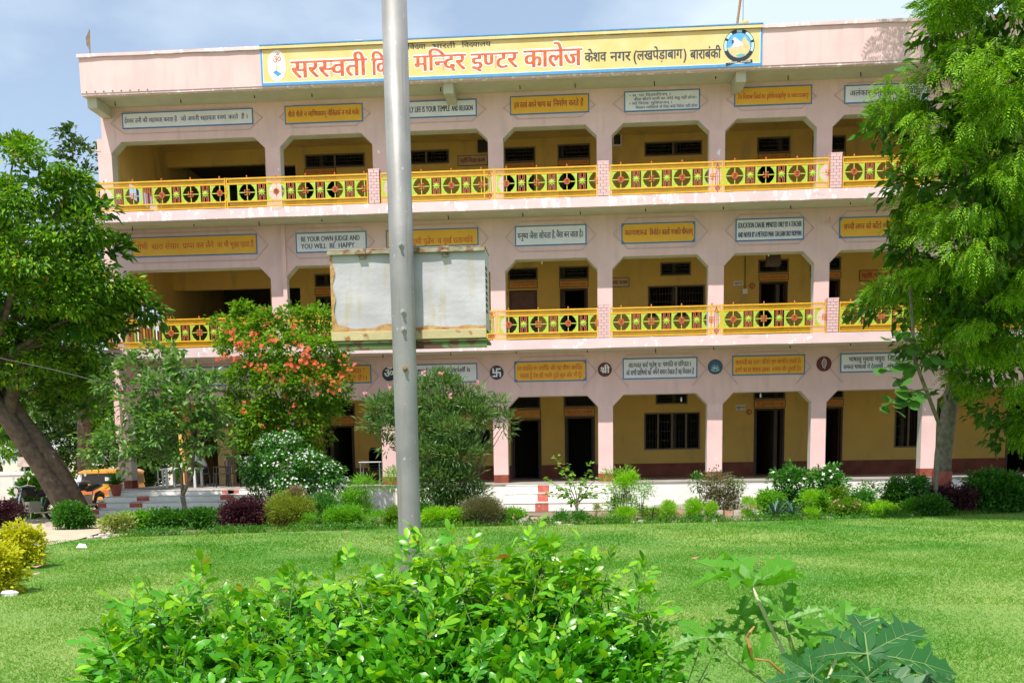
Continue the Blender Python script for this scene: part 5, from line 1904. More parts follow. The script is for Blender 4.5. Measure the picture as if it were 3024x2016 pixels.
# broad-leaved young tree tangled in the neem
def leafy_branch(root, p0_, p1_, n, size, T, mtl, sag=.2, name='leaf', sep=True, rr=.012):
    p0_, p1_ = Vector(p0_), Vector(p1_)
    pts = [p0_, p0_.lerp(p1_, .5) + Vector((0, 0, sag)), p1_]
    MB().tube(pts, [rr * 1.6, rr, rr * .5], 5).build('twig', 'twig', root)
    for i in range(n):
        t_ = .15 + .85 * i / max(1, n - 1)
        q = p0_.lerp(p1_, t_) + Vector((0, 0, sag * 4 * t_ * (1 - t_) * .5))
        d = Vector((random.uniform(-1, 1), random.uniform(-1, .4), random.uniform(-.5, .5))).normalized() + (p1_ - p0_).normalized() * .3
        place_leaf(root, q, d, size * random.uniform(.7, 1.15), T, mtl, name)


_leafme = {}


def place_leaf(root, q, d, s_, T, mtl, name='leaf'):
    k = (id(T), mtl)
    if k not in _leafme:
        me = np_mesh(name, T[0], T[1])
        me.materials.append(MATS[mtl])
        _leafme[k] = me
    d = Vector(d).normalized()
    U = Vector((random.uniform(-.5, .5), random.uniform(-.9, .1), 1))
    X = d.cross(U).normalized()
    Z = X.cross(d)
    o = bpy.data.objects.new(name, _leafme[k])
    COL.objects.link(o)
    o.parent = root
    M = Matrix((X, d, Z)).transposed()
    o.rotation_euler = M.to_euler()
    o.location = Vector(q) - ORG[root.name]
    o.scale = (s_, s_, s_)
    return o


TB = T_leaf2(.85, .06, .2)
bf = at(2760, 1470, 26.2)
bf.z = -.03
br = empty('broad_leaf_tree', bf, 'slender young tree with large round leaves growing through the neem', 'tree')
MB().tube([bf, bf + Vector((-.05, -.3, 2.2)), at(2700, 1060, 24), at(2680, 700, 24), at(2690, 330, 24)], [.06, .05, .04, .03, .015], 7).build('trunk', 'bark_pale', br)
for (x0_, y0_, x1_, y1_, n) in ((2750, 1090, 2600, 1090, 12), (2740, 1150, 2640, 1210, 12), (2720, 1180, 2596, 1205, 9), (2740, 1060, 2780, 1080, 6), (2720, 1040, 2620, 1000, 7), (2700, 1010, 2650, 1010, 4), (2690, 1120, 2640, 1160, 8),
                                (2690, 420, 2690, 404, 2), (2710, 200, 2640, 205, 3), (2710, 330, 2570, 275, 4), (2700, 540, 2640, 510, 8), (2710, 500, 2660, 540, 7), (2760, 160, 2810, 210, 6)):
    leafy_branch(br, at(x0_, y0_, 23.9), at(x1_, y1_, 23.4), n, .34, TB, 'broad')
bls = blobs_px([(2830, 20, 25.5, 60), (2870, 150, 25.2, 60), (2900, 190, 25, 50)])
npbuild('crown', blob_leaves(bls, 1.2, TB, .3, .4, 10, .5), 'broad', br)

# leaning tree at the left
foot = at(236, 1500, 27)
foot.z = -.03
lt_ = empty('leaning_tree', foot, 'large dense tree with thick leaning dark trunk at the left', 'tree')
L_bl = [(40, 470, 27, 60), (140, 480, 26.5, 75), (90, 600, 26, 100), (215, 560, 26.5, 60), (-60, 560, 26, 110), (230, 700, 25.5, 95), (110, 760, 25, 120), (-40, 780, 25, 130), (320, 690, 26, 38), (280, 800, 25.2, 80),
        (350, 830, 25.2, 60), (400, 850, 25.4, 44), (435, 875, 25.5, 26), (180, 900, 24.6, 120), (40, 930, 24.6, 130), (300, 930, 25, 80), (350, 930, 25.3, 40), (-100, 950, 25, 140), (230, 1030, 25, 95), (100, 1080, 25, 110), (-30, 1080, 25, 120), (280, 1060, 25.5, 60),
        (150, 1180, 26, 70), (30, 1190, 26, 80), (-90, 1200, 26, 100), (240, 1160, 26, 55), (50, 700, 28.5, 150), (150, 950, 28.5, 150), (-40, 1080, 29, 150), (-180, 700, 26, 170), (-240, 1000, 26, 170), (-150, 450, 27.5, 110), (180, 1130, 28.5, 110)]
bls = blobs_px([(x_ - (55 if x_ > 250 else 15 if x_ > 180 else 0), y_, Y_ - 2 + 3.2 * min(1, max(0, (y_ - 500) / 550)), r_ * .88) for x_, y_, Y_, r_ in L_bl])
npbuild('crown', blob_leaves(bls, 1.25, T_leaf(.42), .165, .44, 150, .4, .55, .8), 'left_tree', lt_)
npbuild('inner_crown', blob_leaves([(b_[0] + Vector((0, 1.1, -.25)), b_[1] * .95, .85) for b_ in bls], .8, T_leaf(.5), .3, .45, 30, .3, .6, .2), 'crown_shade', lt_)  # shade between the clumps painted by darker inner leaves
p1, p2, p3 = at(120, 1370, 26.6), at(20, 1230, 26.2), at(-80, 1100, 26)
limb_tree(lt_, foot, [foot.lerp(p1, .5) + Vector((.0, 0, -.1)), p1, p2, p3], [b_[0] for b_ in bls[::3]], .34, 'bark')
MB().tube([p2, at(45, 1120, 26.4), at(60, 980, 26.6)], [.2, .15, .1], 8).build('limb', 'bark', lt_, True)
MB().tube([foot + Vector((.2, .1, 0)), at(205, 1435, 26.9), at(165, 1370, 26.7), at(68, 1240, 26.5), at(-10, 1120, 26.4)], [.2, .2, .21, .19, .14], 12).build('limb', 'bark', lt_, True)
# tree behind
foot = at(250, 1450, 41)
foot.z = -.03
t2 = empty('rear_tree', foot, 'darker tree rising behind the leaning tree beside the building corner', 'tree')
bls = blobs_px([(212, 400, 40, 20), (225, 460, 40, 42), (262, 470, 40, 36), (240, 540, 40, 50), (270, 600, 40, 45), (230, 680, 40, 80), (300, 760, 40, 90), (200, 850, 40, 120), (320, 950, 40, 110), (180, 1050, 41, 130), (330, 1120, 41, 90)])
npbuild('crown', blob_leaves(bls, 1.2, T_leaf(.6), .26, .4, 26, .3), 'tree_back', t2)
limb_tree(t2, foot, [foot + Vector((.2, 0, 4)), foot + Vector((0, 0, 8))], [b_[0] for b_ in bls[::2]], .3, 'bark')

# guava-like small tree
foot = at(545, 1530, 25.2)
foot.z = 0
gt = empty('guava_tree', foot, 'small grey-green leaved tree with forked pale trunk before the corner steps', 'tree')
G_bl = [(470, 1040, 25.2, 50), (400, 1090, 25, 50), (550, 1090, 25, 60), (620, 1130, 24.9, 50), (340, 1130, 25, 38), (470, 1150, 24.8, 70), (560, 1190, 24.7, 80), (650, 1220, 25, 50), (400, 1200, 24.8, 55), (300, 1140, 25, 26), (320, 1080, 25.1, 25), (690, 1250, 25, 24),
        (470, 1260, 24.8, 80), (590, 1290, 24.8, 75), (540, 1340, 24.9, 55), (330, 1300, 24.8, 50), (290, 1330, 24.8, 45), (390, 1330, 24.8, 50), (270, 1290, 25, 28), (660, 1320, 25, 36), (450, 1340, 25, 45), (360, 1370, 24.9, 28)]
bls = blobs_px(G_bl)
npbuild('crown', blob_leaves(bls, 1.0, T_leaf(.5), .185, .22, 12, .15, .6, .35), 'guava', gt)
f1 = foot + Vector((-.02, 0, .75))
mb = MB()
mb.tube([foot, foot + Vector((.03, 0, .35)), f1], [.075, .065, .06], 9)
mb.tube([f1, at(536, 1400, 25.2), at(520, 1340, 25.1), at(500, 1200, 25)], [.045, .04, .035, .02], 8)
mb.tube([f1, at(568, 1400, 25.1), at(572, 1340, 25), at(560, 1180, 24.9)], [.045, .04, .035, .02], 8)
mb.build('trunk', 'bark_pale', gt, True)
mb = MB()
for b_ in bls:
    s_ = at(520, 1330, 25.1) if b_[0].x < at(540, 1300, 25).x else at(572, 1330, 25)
    mb.tube([s_, s_.lerp(b_[0], .5) + Vector((0, 0, .08)), b_[0]], [.022, .014, .006], 5)
mb.build('limb', 'bark_pale', gt)

# flowering creeper mass
base = at(860, 1500, 28)
base.z = 0
V_bl = blobs_px([(720, 930, 28, 42), (790, 960, 27.8, 55), (870, 950, 28, 50), (940, 940, 28.2, 42), (700, 1000, 27.6, 50), (780, 1050, 27.3, 70), (880, 1040, 27.3, 70), (960, 1040, 27.5, 55), (1000, 1090, 27.7, 34), (720, 1120, 27.4, 60), (820, 1140, 27, 80), (920, 1140, 27.1, 75), (985, 1160, 27.5, 45), (700, 1200, 27.6, 50),
                 (790, 1230, 27.2, 70), (890, 1240, 27.2, 70), (960, 1210, 27.5, 45), (740, 1290, 27.6, 50), (850, 1300, 27.5, 55), (930, 1290, 27.6, 40), (1010, 1040, 27.9, 20), (930, 1340, 27.8, 25), (655, 950, 28, 22), (660, 1020, 27.9, 30), (830, 1390, 27.8, 45), (760, 1370, 27.8, 45), (1030, 1165, 27.9, 14)])
cv = empty('flowering_creeper', base, 'tall mass of creeper covered with orange-pink flower bunches', 'creeper')
npbuild('foliage', blob_leaves(V_bl, 1.7, T_leaf(.66), .125, .22, 15, .3, .7, .5), 'vine', cv)
mb = MB()
for k in range(9):
    e = V_bl[k * 3 % len(V_bl)][0]
    s_ = base + Vector((random.uniform(-.6, .6), random.uniform(-.1, .3), 0))
    mb.tube([s_, s_.lerp(e, .5) + Vector((random.uniform(-.3, .3), .2, 0)), e], [.035, .028, .012], 6)
mb.build('stem', 'twig', cv)
P, D, S = [], [], []
for (px_, py_, k) in [(860, 1080, 30), (900, 1040, 18), (840, 1120, 18), (795, 1105, 16), (765, 1090, 14), (900, 1065, 26), (925, 1075, 14), (960, 1120, 12), (700, 1010, 16), (690, 1050, 14), (750, 985, 12), (720, 1020, 14), (985, 1150, 10), (1000, 1115, 12), (900, 1125, 14), (1035, 1090, 8), (815, 1135, 14), (770, 1030, 10), (870, 975, 8),
                      (790, 940, 6), (850, 1170, 8), (870, 1200, 6), (940, 1150, 6), (720, 1200, 8), (835, 1270, 6), (760, 1240, 5), (680, 980, 8), (660, 1060, 5), (1020, 1060, 6), (880, 1010, 8), (810, 1000, 8), (730, 1075, 8), (950, 1080, 8)]:
    c = at(px_, py_, 26.6)
    for _ in range(k):
        P.append(np.array(c) + rng.normal(0, .09, 3))
        D.append(rng.normal(0, 1, 3) + np.array([0, -.6, -.5]))
        S.append(rng.uniform(.038, .068))
P = np.array(P)
npbuild('blossom', scatter(T_petals(5, .6), P, np.array(D), np.array(S), U=np.tile([0, -1, .3], (len(P), 1)) + rng.normal(0, .4, (len(P), 3))), 'petal_orange', cv, 'stuff')

# white-flowering bush
base = at(880, 1520, 26.5)
base.z = 0
W_bl = blobs_px([(800, 1320, 26.5, 45), (850, 1310, 26.4, 45), (760, 1380, 26.3, 45), (830, 1380, 26.1, 60), (910, 1370, 26.2, 50), (970, 1400, 26.3, 45), (1000, 1440, 26.4, 32), (770, 1430, 26.3, 50), (860, 1440, 26, 60), (940, 1450, 26.2, 50), (840, 1490, 26.4, 50), (740, 1400, 26.5, 22), (1015, 1420, 26.5, 16)])
bush('jasmine_bush', 'dome-shaped bush sprinkled with small white flowers at the foot of the creeper', 'bush', base, W_bl, 'jasmine', T_leaf(.42), .10, 1.5, 24, .16, 8, flowers=(600, 'petal_white', .036), stem_r=.02)

# oleander
base = at(1330, 1530, 26)
base.z = 0
O_bl = blobs_px([(1290, 1120, 26, 26), (1330, 1140, 26, 38), (1260, 1150, 26.2, 30), (1300, 1200, 25.8, 50), (1370, 1190, 25.9, 40), (1120, 1210, 26.2, 40), (1180, 1200, 26.1, 50), (1230, 1190, 26, 40), (1100, 1250, 26.3, 26), (1160, 1260, 26, 40), (1240, 1260, 25.8, 60), (1330, 1270, 25.6, 65), (1400, 1230, 25.8, 40), (1420, 1160, 26, 18), (1430, 1200, 26, 22),
                 (1440, 1240, 25.9, 26), (1475, 1190, 26, 18), (1480, 1230, 26, 20), (1500, 1240, 26, 16), (1490, 1270, 26, 14), (1280, 1340, 25.6, 65), (1350, 1340, 25.5, 60), (1300, 1420, 25.5, 65), (1370, 1420, 25.6, 50), (1280, 1480, 25.6, 50), (1340, 1490, 25.6, 50), (1400, 1330, 25.8, 35), (1140, 1310, 26.1, 18), (1410, 1460, 25.8, 30)])
ol = empty('oleander_bush', base, 'tall oleander with long narrow leaves growing behind the lamp pole', 'bush')
npbuild('foliage', blob_leaves(O_bl, 1.9, T_leaf(.2, .04, .05, .5), .2, .2, 18, -.15, .8, .4), 'oleander', ol)
mb = MB()
for b_ in O_bl:
    s_ = base + Vector((random.uniform(-.25, .25), random.uniform(-.1, .2), 0))
    mb.tube([s_, s_.lerp(b_[0], .5) + Vector((0, .1, .1)), b_[0] + Vector((0, 0, b_[1] * .5))], [.02, .014, .006], 5)
mb.build('stem', 'bark_pale', ol)
P = np.array([np.array(at(x_, y_, 25.4)) + rng.normal(0, .03, 3) for (x_, y_) in ((1253, 1100), (1308, 1107), (1410, 1130), (1330, 1170), (1075, 1160), (1148, 1140)) for _ in range(4)])
npbuild('blossom', scatter(T_petals(5, .6), P, rng.normal(0, 1, (len(P), 3)), .038, U=np.tile([0, -1, .3], (len(P), 1))), 'petal_pink', ol, 'stuff')


# ------------------------------------------------------------------ low planting along the lawn
def lowbush(px_, py_top, py_bot, wpx, Y_, m_, T, size, label, name='low_bush', cat='bush', dens=1.25, per=16, clump=.11, flowers=None, droop=0, lumps=4, group=None, shell=.35, stem_mat='twig'):
    top, bot = at(px_, py_top, Y_), at(px_, py_bot, Y_)
    base = Vector((bot.x, Y_, 0))
    h = top.z
    wd = px_r(wpx, Y_) / 2
    bl = []
    r = min(h * .52, wd * (.92 if lumps == 1 else .8))
    for i in range(lumps):
        t_ = (i + .5) / lumps * 2 - 1 if lumps > 1 else 0
        bl.append((Vector((base.x + t_ * (wd - r * .7), Y_ + random.uniform(-.15, .15), h - r * .95 - random.uniform(0, .12) * h * (abs(t_) * 2))), r * random.uniform(.9, 1.05), .95))
        if h > 2.2 * r or lumps > 1:
            bl.append((Vector((base.x + t_ * (wd - r * .7), Y_ + random.uniform(-.1, .1), r * .8)), r * 1.0, .9))
    return bush(name, label, cat, base, bl, m_, T, size, dens, per, clump, max(4, lumps * 2), group, droop, flowers, stem_mat, .8, shell)


TL, TF, TB2 = T_leaf(.5), T_leaf(.22, .03, .1), T_blade(.10, .25)
lowbush(352, 1515, 1588, 110, 23.4, 'variegated', TL, .075, 'pale yellow-green variegated bush at the left end of the lawn border')
lowbush(410, 1506, 1575, 120, 24.1, 'fern', TL, .08, 'bright green leafy bush behind the variegated bush', per=18)
lowbush(500, 1500, 1575, 150, 24.0, 'hedge_dark', TL, .08, 'dark green low bush around the foot of the small tree')
lowbush(600, 1496, 1570, 90, 24.2, 'hedge_dark', TL, .08, 'dark green bush right of the small tree trunk')
lowbush(655, 1500, 1570, 60, 24.1, 'jasmine', TL, .07, 'mid green bush between the dark bush and the purple bush')
lowbush(725, 1466, 1572, 140, 23.9, 'purple', TL, .07, 'dark purple-leaved bush on the lawn border', per=14, clump=.13)
lowbush(860, 1450, 1572, 130, 24.0, 'thuja', TF, .07, 'yellow-green feathery thuja with dry brown top', per=26, clump=.12, droop=-.3)
o_ = lowbush(875, 1432, 1480, 60, 24.2, 'brown_twigs', TF, .08, 'dry brown twiggy crown on top of the thuja', per=6, dens=0.45, droop=-.4)
lowbush(915, 1515, 1565, 55, 23.7, 'fern', TF, .06, 'small bright green fern ball beside the thuja', per=22, lumps=1)
lowbush(1015, 1492, 1558, 120, 23.9, 'fern', TF, .07, 'bright green rounded fern mound left of the pole', per=26, clump=.1, droop=-.2)
lowbush(1116, 1505, 1555, 55, 23.9, 'fern', TF, .07, 'small fern ball next to the lamp pole', per=22, lumps=1)
lowbush(1080, 1400, 1530, 80, 25.3, 'fern', T_leaf(.14, .02, .15), .15, 'tall feathery bamboo-like plant between the fern mound and the oleander', per=10, clump=.16, droop=-.1, lumps=3, dens=0.55)
lowbush(1170, 1380, 1550, 70, 25.2, 'fern', T_leaf(.14, .02, .15), .15, 'upright feathery plant directly behind the lamp pole', per=10, clump=.16, droop=-.1, lumps=3, dens=0.55)
lowbush(1290, 1500, 1555, 90, 24.0, 'kochia', TF, .07, 'bright lime fern bush right of the pole', per=24)
lowbush(1355, 1495, 1552, 70, 24.1, 'kochia', TL, .06, 'lime leafy bush before the oleander stems', per=20)
lowbush(1425, 1468, 1560, 120, 24.1, 'greybush', TF, .06, 'wispy grey-brown dry bush at the left of the white steps', per=12, clump=.14, droop=-.3)
lowbush(1515, 1500, 1553, 75, 24.3, 'fern', TL, .05, 'small bush with pink periwinkle flowers', per=14, flowers=(26, 'petal_pink', .035))
lowbush(1660, 1510, 1552, 60, 24.3, 'jasmine', TL, .06, 'low dark green plant beneath the sapling, left part', lumps=2)
lowbush(1712, 1508, 1552, 60, 24.4, 'jasmine', TL, .06, 'low dark green plant beneath the sapling, right part', lumps=2)
lowbush(1763, 1490, 1548, 28, 24.4, 'thuja', TF, .05, 'small pointed golden cypress right of the sapling', lumps=1, per=24, dens=1.70, droop=-.5, clump=.07)
lowbush(1805, 1512, 1552, 36, 24.5, 'fern', TL, .05, 'tiny bright green plant between the two cypresses', lumps=1)
lowbush(1848, 1385, 1548, 62, 24.6, 'kochia', TF, .07, 'tall upright green cypress beside the white steps', 'cypress', 'bush', lumps=2, per=24, dens=1.50, droop=-.5, clump=.1)
lowbush(1835, 1375, 1440, 110, 25.6, 'sapling', T_leaf(.2, .02, .2), .11, 'feathery light green plant above the tall cypress', lumps=3, per=8, dens=0.45)
lowbush(1900, 1420, 1545, 60, 25.2, 'fern', TF, .08, 'loose light green plant right of the tall cypress', lumps=2, per=10, dens=0.60, clump=.13)
for i, (px_, a, b_, w_) in enumerate([(1973, 1482, 1540, 52), (2048, 1478, 1538, 58), (2100, 1488, 1535, 44), (2208, 1474, 1533, 40), (2394, 1456, 1524, 44)]):
    lowbush(px_, a - 8, b_, w_ * 1.02, [24.4, 24.5, 24.5, 24.7, 24.9][i], 'kochia', TF, .055, ['lime green kochia ball right of the purple agave', 'widest lime kochia ball in the row of three', 'smaller lime kochia ball at the right of the row of three', 'single lime kochia ball left of the blue agave', 'tall narrow lime kochia right of the blue agave'][i],
            'kochia_bush', 'bush', lumps=1, per=26, dens=1.70, droop=-.6, clump=.08, group='lime green kochia balls')
lowbush(2060, 1390, 1470, 60, 27.2, 'hedge_dark', TL, .09, 'dark rose bush left of the second roundel pillar', lumps=2, per=8, dens=0.60, flowers=(4, 'petal_pink', .05))
lowbush(2125, 1385, 1478, 120, 27.0, 'greybush', TL, .08, 'loose grey-green rose bush in front of the plinth', lumps=3, per=9, dens=0.55, clump=.16)
lowbush(2175, 1410, 1470, 60, 27.1, 'guava', TL, .07, 'thin straggling rose stem bush right of the grey-green rose', lumps=2, per=6, dens=0.45)
lowbush(2330, 1372, 1465, 110, 26.4, 'jasmine', TL, .10, 'leafy bush with white flowers left of the fourth pillar', lumps=3, per=14, flowers=(22, 'petal_white', .05))
lowbush(2440, 1372, 1470, 120, 26.5, 'jasmine', TL, .10, 'leafy bush with white flowers hiding the fourth pillar foot', lumps=3, per=14, flowers=(18, 'petal_white', .05))
lowbush(2400, 1440, 1500, 90, 25.7, 'fern', TL, .07, 'bright green low plant behind the tall kochia', lumps=2)
lowbush(2500, 1470, 1528, 110, 25.3, 'vine', TL, .06, 'mixed green ground plants with pink flowers, left', lumps=3, flowers=(24, 'petal_pink', .035), per=10)
lowbush(2590, 1480, 1525, 120, 25.5, 'kochia', TL, .06, 'yellow-green ground plants before the small shrubs', lumps=3, per=12)
lowbush(2560, 1415, 1480, 70, 26.8, 'guava', TL, .08, 'thin reddish-topped shrub left of the neem trunk', lumps=2, per=8, dens=0.55)
lowbush(2640, 1405, 1490, 90, 26.6, 'hedge_dark', TL, .09, 'dark shrub just left of the neem trunk', lumps=3)
lowbush(2700, 1395, 1480, 80, 26.4, 'jasmine', TL, .09, 'dark green shrub touching the neem trunk', lumps=3)
lowbush(2690, 1470, 1520, 70, 25.9, 'fern', TL, .07, 'small green plant in front of the neem foot', lumps=2)
lowbush(2800, 1430, 1520, 170, 26.3, 'purple', TL, .08, 'wide dark purple bush right of the neem trunk', lumps=4)
lowbush(2930, 1385, 1520, 170, 26.6, 'hedge_dark', TL, .10, 'big dark green bush at the right edge', lumps=4)
lowbush(3050, 1400, 1515, 140, 26.8, 'hedge_dark', TL, .10, 'dark green bush cut by the right edge of the photo', lumps=3)
# left foreground group
lowbush(60, 1540, 1660, 130, 15.5, 'duranta', TL, .075, 'yellow-green duranta bush behind the yellow one', per=24, clump=.10)
lowbush(-5, 1600, 1770, 150, 12.5, 'duranta', TL, .075, 'bright yellow duranta bush at the left edge', per=26, clump=.10, dens=1.50)
lowbush(20, 1480, 1600, 110, 17.5, 'purple', TL, .07, 'reddish purple bush behind the yellow bushes', per=10)
lowbush(100, 1395, 1500, 110, 30, 'fern', TL, .13, 'light green bush under the leaning trunk', per=16)
lowbush(215, 1478, 1570, 120, 24.5, 'hedge_dark', TL, .08, 'dark round bush at the foot of the leaning tree', per=18)
lowbush(430, 1300, 1400, 120, 45, 'tree_back', TL, .2, 'dark green shrubbery beyond the end of the verandah', per=14, dens=1.10, clump=.3)


def weeds():
    P, D = [], []
    for _ in range(2600):
        x_ = random.uniform(-9.8, 12.5)
        ye = edge_y(x_)
        cx_ = round(x_ * 2.3) / 2.3 + .3 * math.sin(x_ * 7)
        if math.sin(x_ * 3.1) + math.sin(x_ * 7.7 + 1) < -.5:
            continue
        y_ = ye + abs(random.gauss(0, .5)) - .12
        for _k in range(6):
            P.append((x_ + random.gauss(0, .07), y_ + random.gauss(0, .07), random.uniform(0, .13)))
            D.append((random.gauss(0, 1), random.gauss(0, 1), random.uniform(0, 1.4)))
    o_ = npbuild('undergrowth', scatter(T_leaf(.3), np.array(P), np.array(D), rng.uniform(.04, .11, len(P))), 'hedge_dark', None)
    tag(o_, 'low weeds and grass tufts along the edge of the garden bed', 'weeds', kind='stuff')
    P, D = [], []
    for _ in range(7000):
        x_ = random.uniform(-10.2, 12.8)
        P.append((x_, edge_y(x_) + random.gauss(.03, .1), 0))
        D.append((random.gauss(0, .4), random.gauss(0, .4), 1))
    o_ = npbuild('edge_grass', scatter(T_blade(.09, .3), np.array(P), np.array(D), rng.uniform(.07, .17, len(P))), 'grass', None)
    tag(o_, 'uncut taller grass at the border of the lawn', 'grass', kind='stuff')


weeds()
for (px_, a, b_, w_, Y_, m_, T_, sz, lb) in [
        (790, 1490, 1560, 90, 25.0, 'fern', TL, .07, 'light green leafy plant between purple bush and thuja'),
        (960, 1455, 1540, 90, 25.6, 'jasmine', TF, .09, 'mid green shrub behind the bright fern mound'),
        (1050, 1440, 1540, 90, 25.9, 'fern', T_leaf(.14, .02, .15), .13, 'feathery green plant behind the fern mound'),
        (1165, 1500, 1550, 70, 24.3, 'vine', TL, .06, 'small leafy plant in front of the pole plant'),
        (1240, 1480, 1548, 90, 25.0, 'hedge_dark', TF, .09, 'dark plant at the left foot of the oleander'),
        (1930, 1500, 1545, 60, 25.0, 'sapling', TL, .06, 'pale leafy weeds behind the purple agave'),
        (2270, 1440, 1520, 90, 26.0, 'fern', TL, .08, 'bright bush behind the blue agaves'),
        (2470, 1430, 1510, 80, 26.1, 'vine', TL, .07, 'loose green bush right of the tall kochia'),
        (2540, 1440, 1515, 80, 26.2, 'jasmine', TL, .07, 'mid green bush in the tangle left of the neem'),
        (2750, 1460, 1525, 90, 25.6, 'hedge_dark', TL, .07, 'dark low plant in front of the neem trunk')]:
    lowbush(px_, a, b_, w_, Y_, m_, T_, sz, lb, dens=.8, clump=.13)


def rosette(px_, py_, Y_, n, ln, w_, m_, label, cat='plant', spread=.7):
    c = at(px_, py_, Y_)
    base = Vector((c.x, Y_, 0))
    root = empty('agave', base, label, cat)
    for i in range(n):
        a = 2 * math.pi * i * .382 + random.uniform(-.2, .2)
        el = rad(random.uniform(15, 80))
        d = Vector((math.cos(a) * math.cos(el), math.sin(a) * math.cos(el), math.sin(el)))
        T = (T_blade(w_, spread * .3, 4))
        k = 'blade%s%s' % (m_, w_)
        if k not in _leafme:
            me = np_mesh('blade', *T)
            me.materials.append(MATS[m_])
            _leafme[k] = me
        o = bpy.data.objects.new('blade', _leafme[k])
        COL.objects.link(o)
        o.parent = root
        X = d.cross(Vector((0, 0, 1))).normalized()
        Z = X.cross(d)
        o.rotation_euler = Matrix((X, d, Z)).transposed().to_euler()
        s_ = ln * random.uniform(.75, 1.1)
        o.scale = (s_, s_, s_)
        o.location = (0, 0, .02)
    return root


rosette(2290, 1500, 24.9, 34, .55, .11, 'agave', 'blue-green agave with arching blades, left of the pair')
rosette(2345, 1500, 25.0, 30, .52, .11, 'agave', 'blue-green agave with arching blades, right of the pair')
rosette(1925, 1510, 24.5, 22, .42, .10, 'purple', 'dark purple agave between the cypress and the lime balls')
rosette(2600, 1440, 25.9, 18, .45, .10, 'purple', 'dark spiky plant near the neem tree')
rosette(2165, 1470, 28.5, 10, .3, .08, 'fern', 'small weeds at the foot of the plinth')

# sapling before the white steps
base = at(1706, 1545, 24.6)
base.z = 0
sp = empty('sapling', base, 'slender bright green sapling in front of the white steps', 'sapling')
tips = [(1640, 1350), (1680, 1380), (1740, 1385), (1620, 1420), (1660, 1440), (1780, 1400), (1800, 1440), (1720, 1420), (1690, 1480), (1760, 1460), (1630, 1460), (1730, 1455)]
mb = MB()
f_ = at(1704, 1470, 24.6)
mb.tube([base, f_], [.03, .02], 7)
for (x_, y_) in tips:
    e = at(x_, y_, 24.6 + random.uniform(-.3, .3))
    mb.tube([base.lerp(f_, random.uniform(.4, 1)), f_.lerp(e, .5) + Vector((0, 0, .03)), e], [.014, .010, .004], 5)
mb.build('stem', 'bark_pale', sp)
P, D = [], []
for (x_, y_) in tips:
    e = at(x_, y_, 24.6)
    for k in range(34):
        t_ = random.uniform(.25, 1.08)
        q = f_.lerp(e, t_) + Vector((random.gauss(0, .05), random.gauss(0, .08), random.gauss(0, .04)))
        P.append(q)
        dd = (e - f_).normalized()
        D.append((dd.x + random.uniform(-1, 1), random.uniform(-1, 1), dd.z * .4 + random.uniform(-.5, .2)))
npbuild('foliage', scatter(T_leaf2(.5, .05, .2), np.array(P), np.array(D), rng.uniform(.07, .13, len(P))), 'sapling', sp)

# flower pot on the corner step
c = at(342, 1462, 29.8)
zz = .603
root = empty('flower_pot', (c.x, 29.85, zz), 'maroon clay pot with a spiky green plant on the corner steps', 'flower pot')
MB().lathe([(.11, 0), (.16, .22), (.18, .30), (.19, .30), (.19, .345), (.16, .345)], (c.x, 29.85, zz), 18).build('pot', 'terracotta', root)
n = 150
P = np.tile([c.x, 29.85, zz + .34], (n, 1)) + rng.normal(0, .04, (n, 3)) * [1, 1, 0]
D = rng.normal(0, .5, (n, 3)) + [0, 0, .75]
npbuild('plant', scatter(T_blade(.07, .35), P, D, rng.uniform(.28, .5, n)), 'hedge_dark', root)

# brick edging, loose stones and slabs between lawn and bed
def chunk(x_, y_, s_, m_, name, label, group, z=0):
    mb = MB()
    n = 7
    V = []
    for lv, (k, zz) in enumerate(((1, -.02), (1.02, s_ * .35), (.7, s_ * .62))):
        for j in range(n):
            a = 2 * math.pi * j / n + .3
            rr = s_ * k * random.uniform(.75, 1.1)
            V.append((x_ + rr * math.cos(a), y_ + rr * .8 * math.sin(a), z + zz))
    F = [(i * n + j, i * n + (j + 1) % n, (i + 1) * n + (j + 1) % n, (i + 1) * n + j) for i in range(2) for j in range(n)]
    F += [tuple(range(2 * n, 3 * n)), tuple(range(n - 1, -1, -1))]
    mb.add(V, F)
    return tag(mb.build(name, m_, None), label, 'stone', group)


for k in range(46):
    px_ = 1540 + k * 25.5 + random.uniform(-8, 8)
    q = gnd(px_, 1545 - (px_ - 1540) * .022)
    yy = edge_y(q.x) + random.uniform(.02, .22)
    m_ = random.choice(['stone', 'stone', 'stone_white', 'brick_red', 'brick_red', 'stone'])
    chunk(q.x, yy, random.uniform(.05, .12), m_, 'edging_stone', {'stone': 'rough grey-brown stone edging the garden bed beside the lawn', 'stone_white': 'rough whitewashed stone edging the garden bed beside the lawn', 'brick_red': 'broken red brick edging the garden bed beside the lawn'}[m_], 'stones edging the garden bed')
for k, (px_, py_) in enumerate([(300, 1582), (310, 1590), (286, 1588), (322, 1578), (505, 1570), (530, 1572), (700, 1572), (268, 1590)]):
    q = gnd(px_, py_)
    chunk(q.x, q.y, random.uniform(.06, .12), 'stone', 'border_stone', ['pale rounded stone, outermost, before the variegated bush', 'larger pale stone touching the variegated bush', 'pale flat stone left of the variegated bush', 'whitish stone tucked under the variegated bush', 'grey stone under the dark bush beside the tree', 'brownish stone under the dark bush beside the tree', 'pale stone at the foot of the purple bush', 'small stone on the sandy path edge'][k], 'stones at the left lawn border')
q = gnd(1536, 1550)
tag(MB().prism([(q.x - .14, 0), (q.x + .1, 0), (q.x + .2, .2), (q.x - .02, .14)], q.y, q.y + .2).build('loose_slab', 'stone', None), 'tilted pale broken slab at the lawn edge before the white steps', 'slab')
q = gnd(28, 1758)
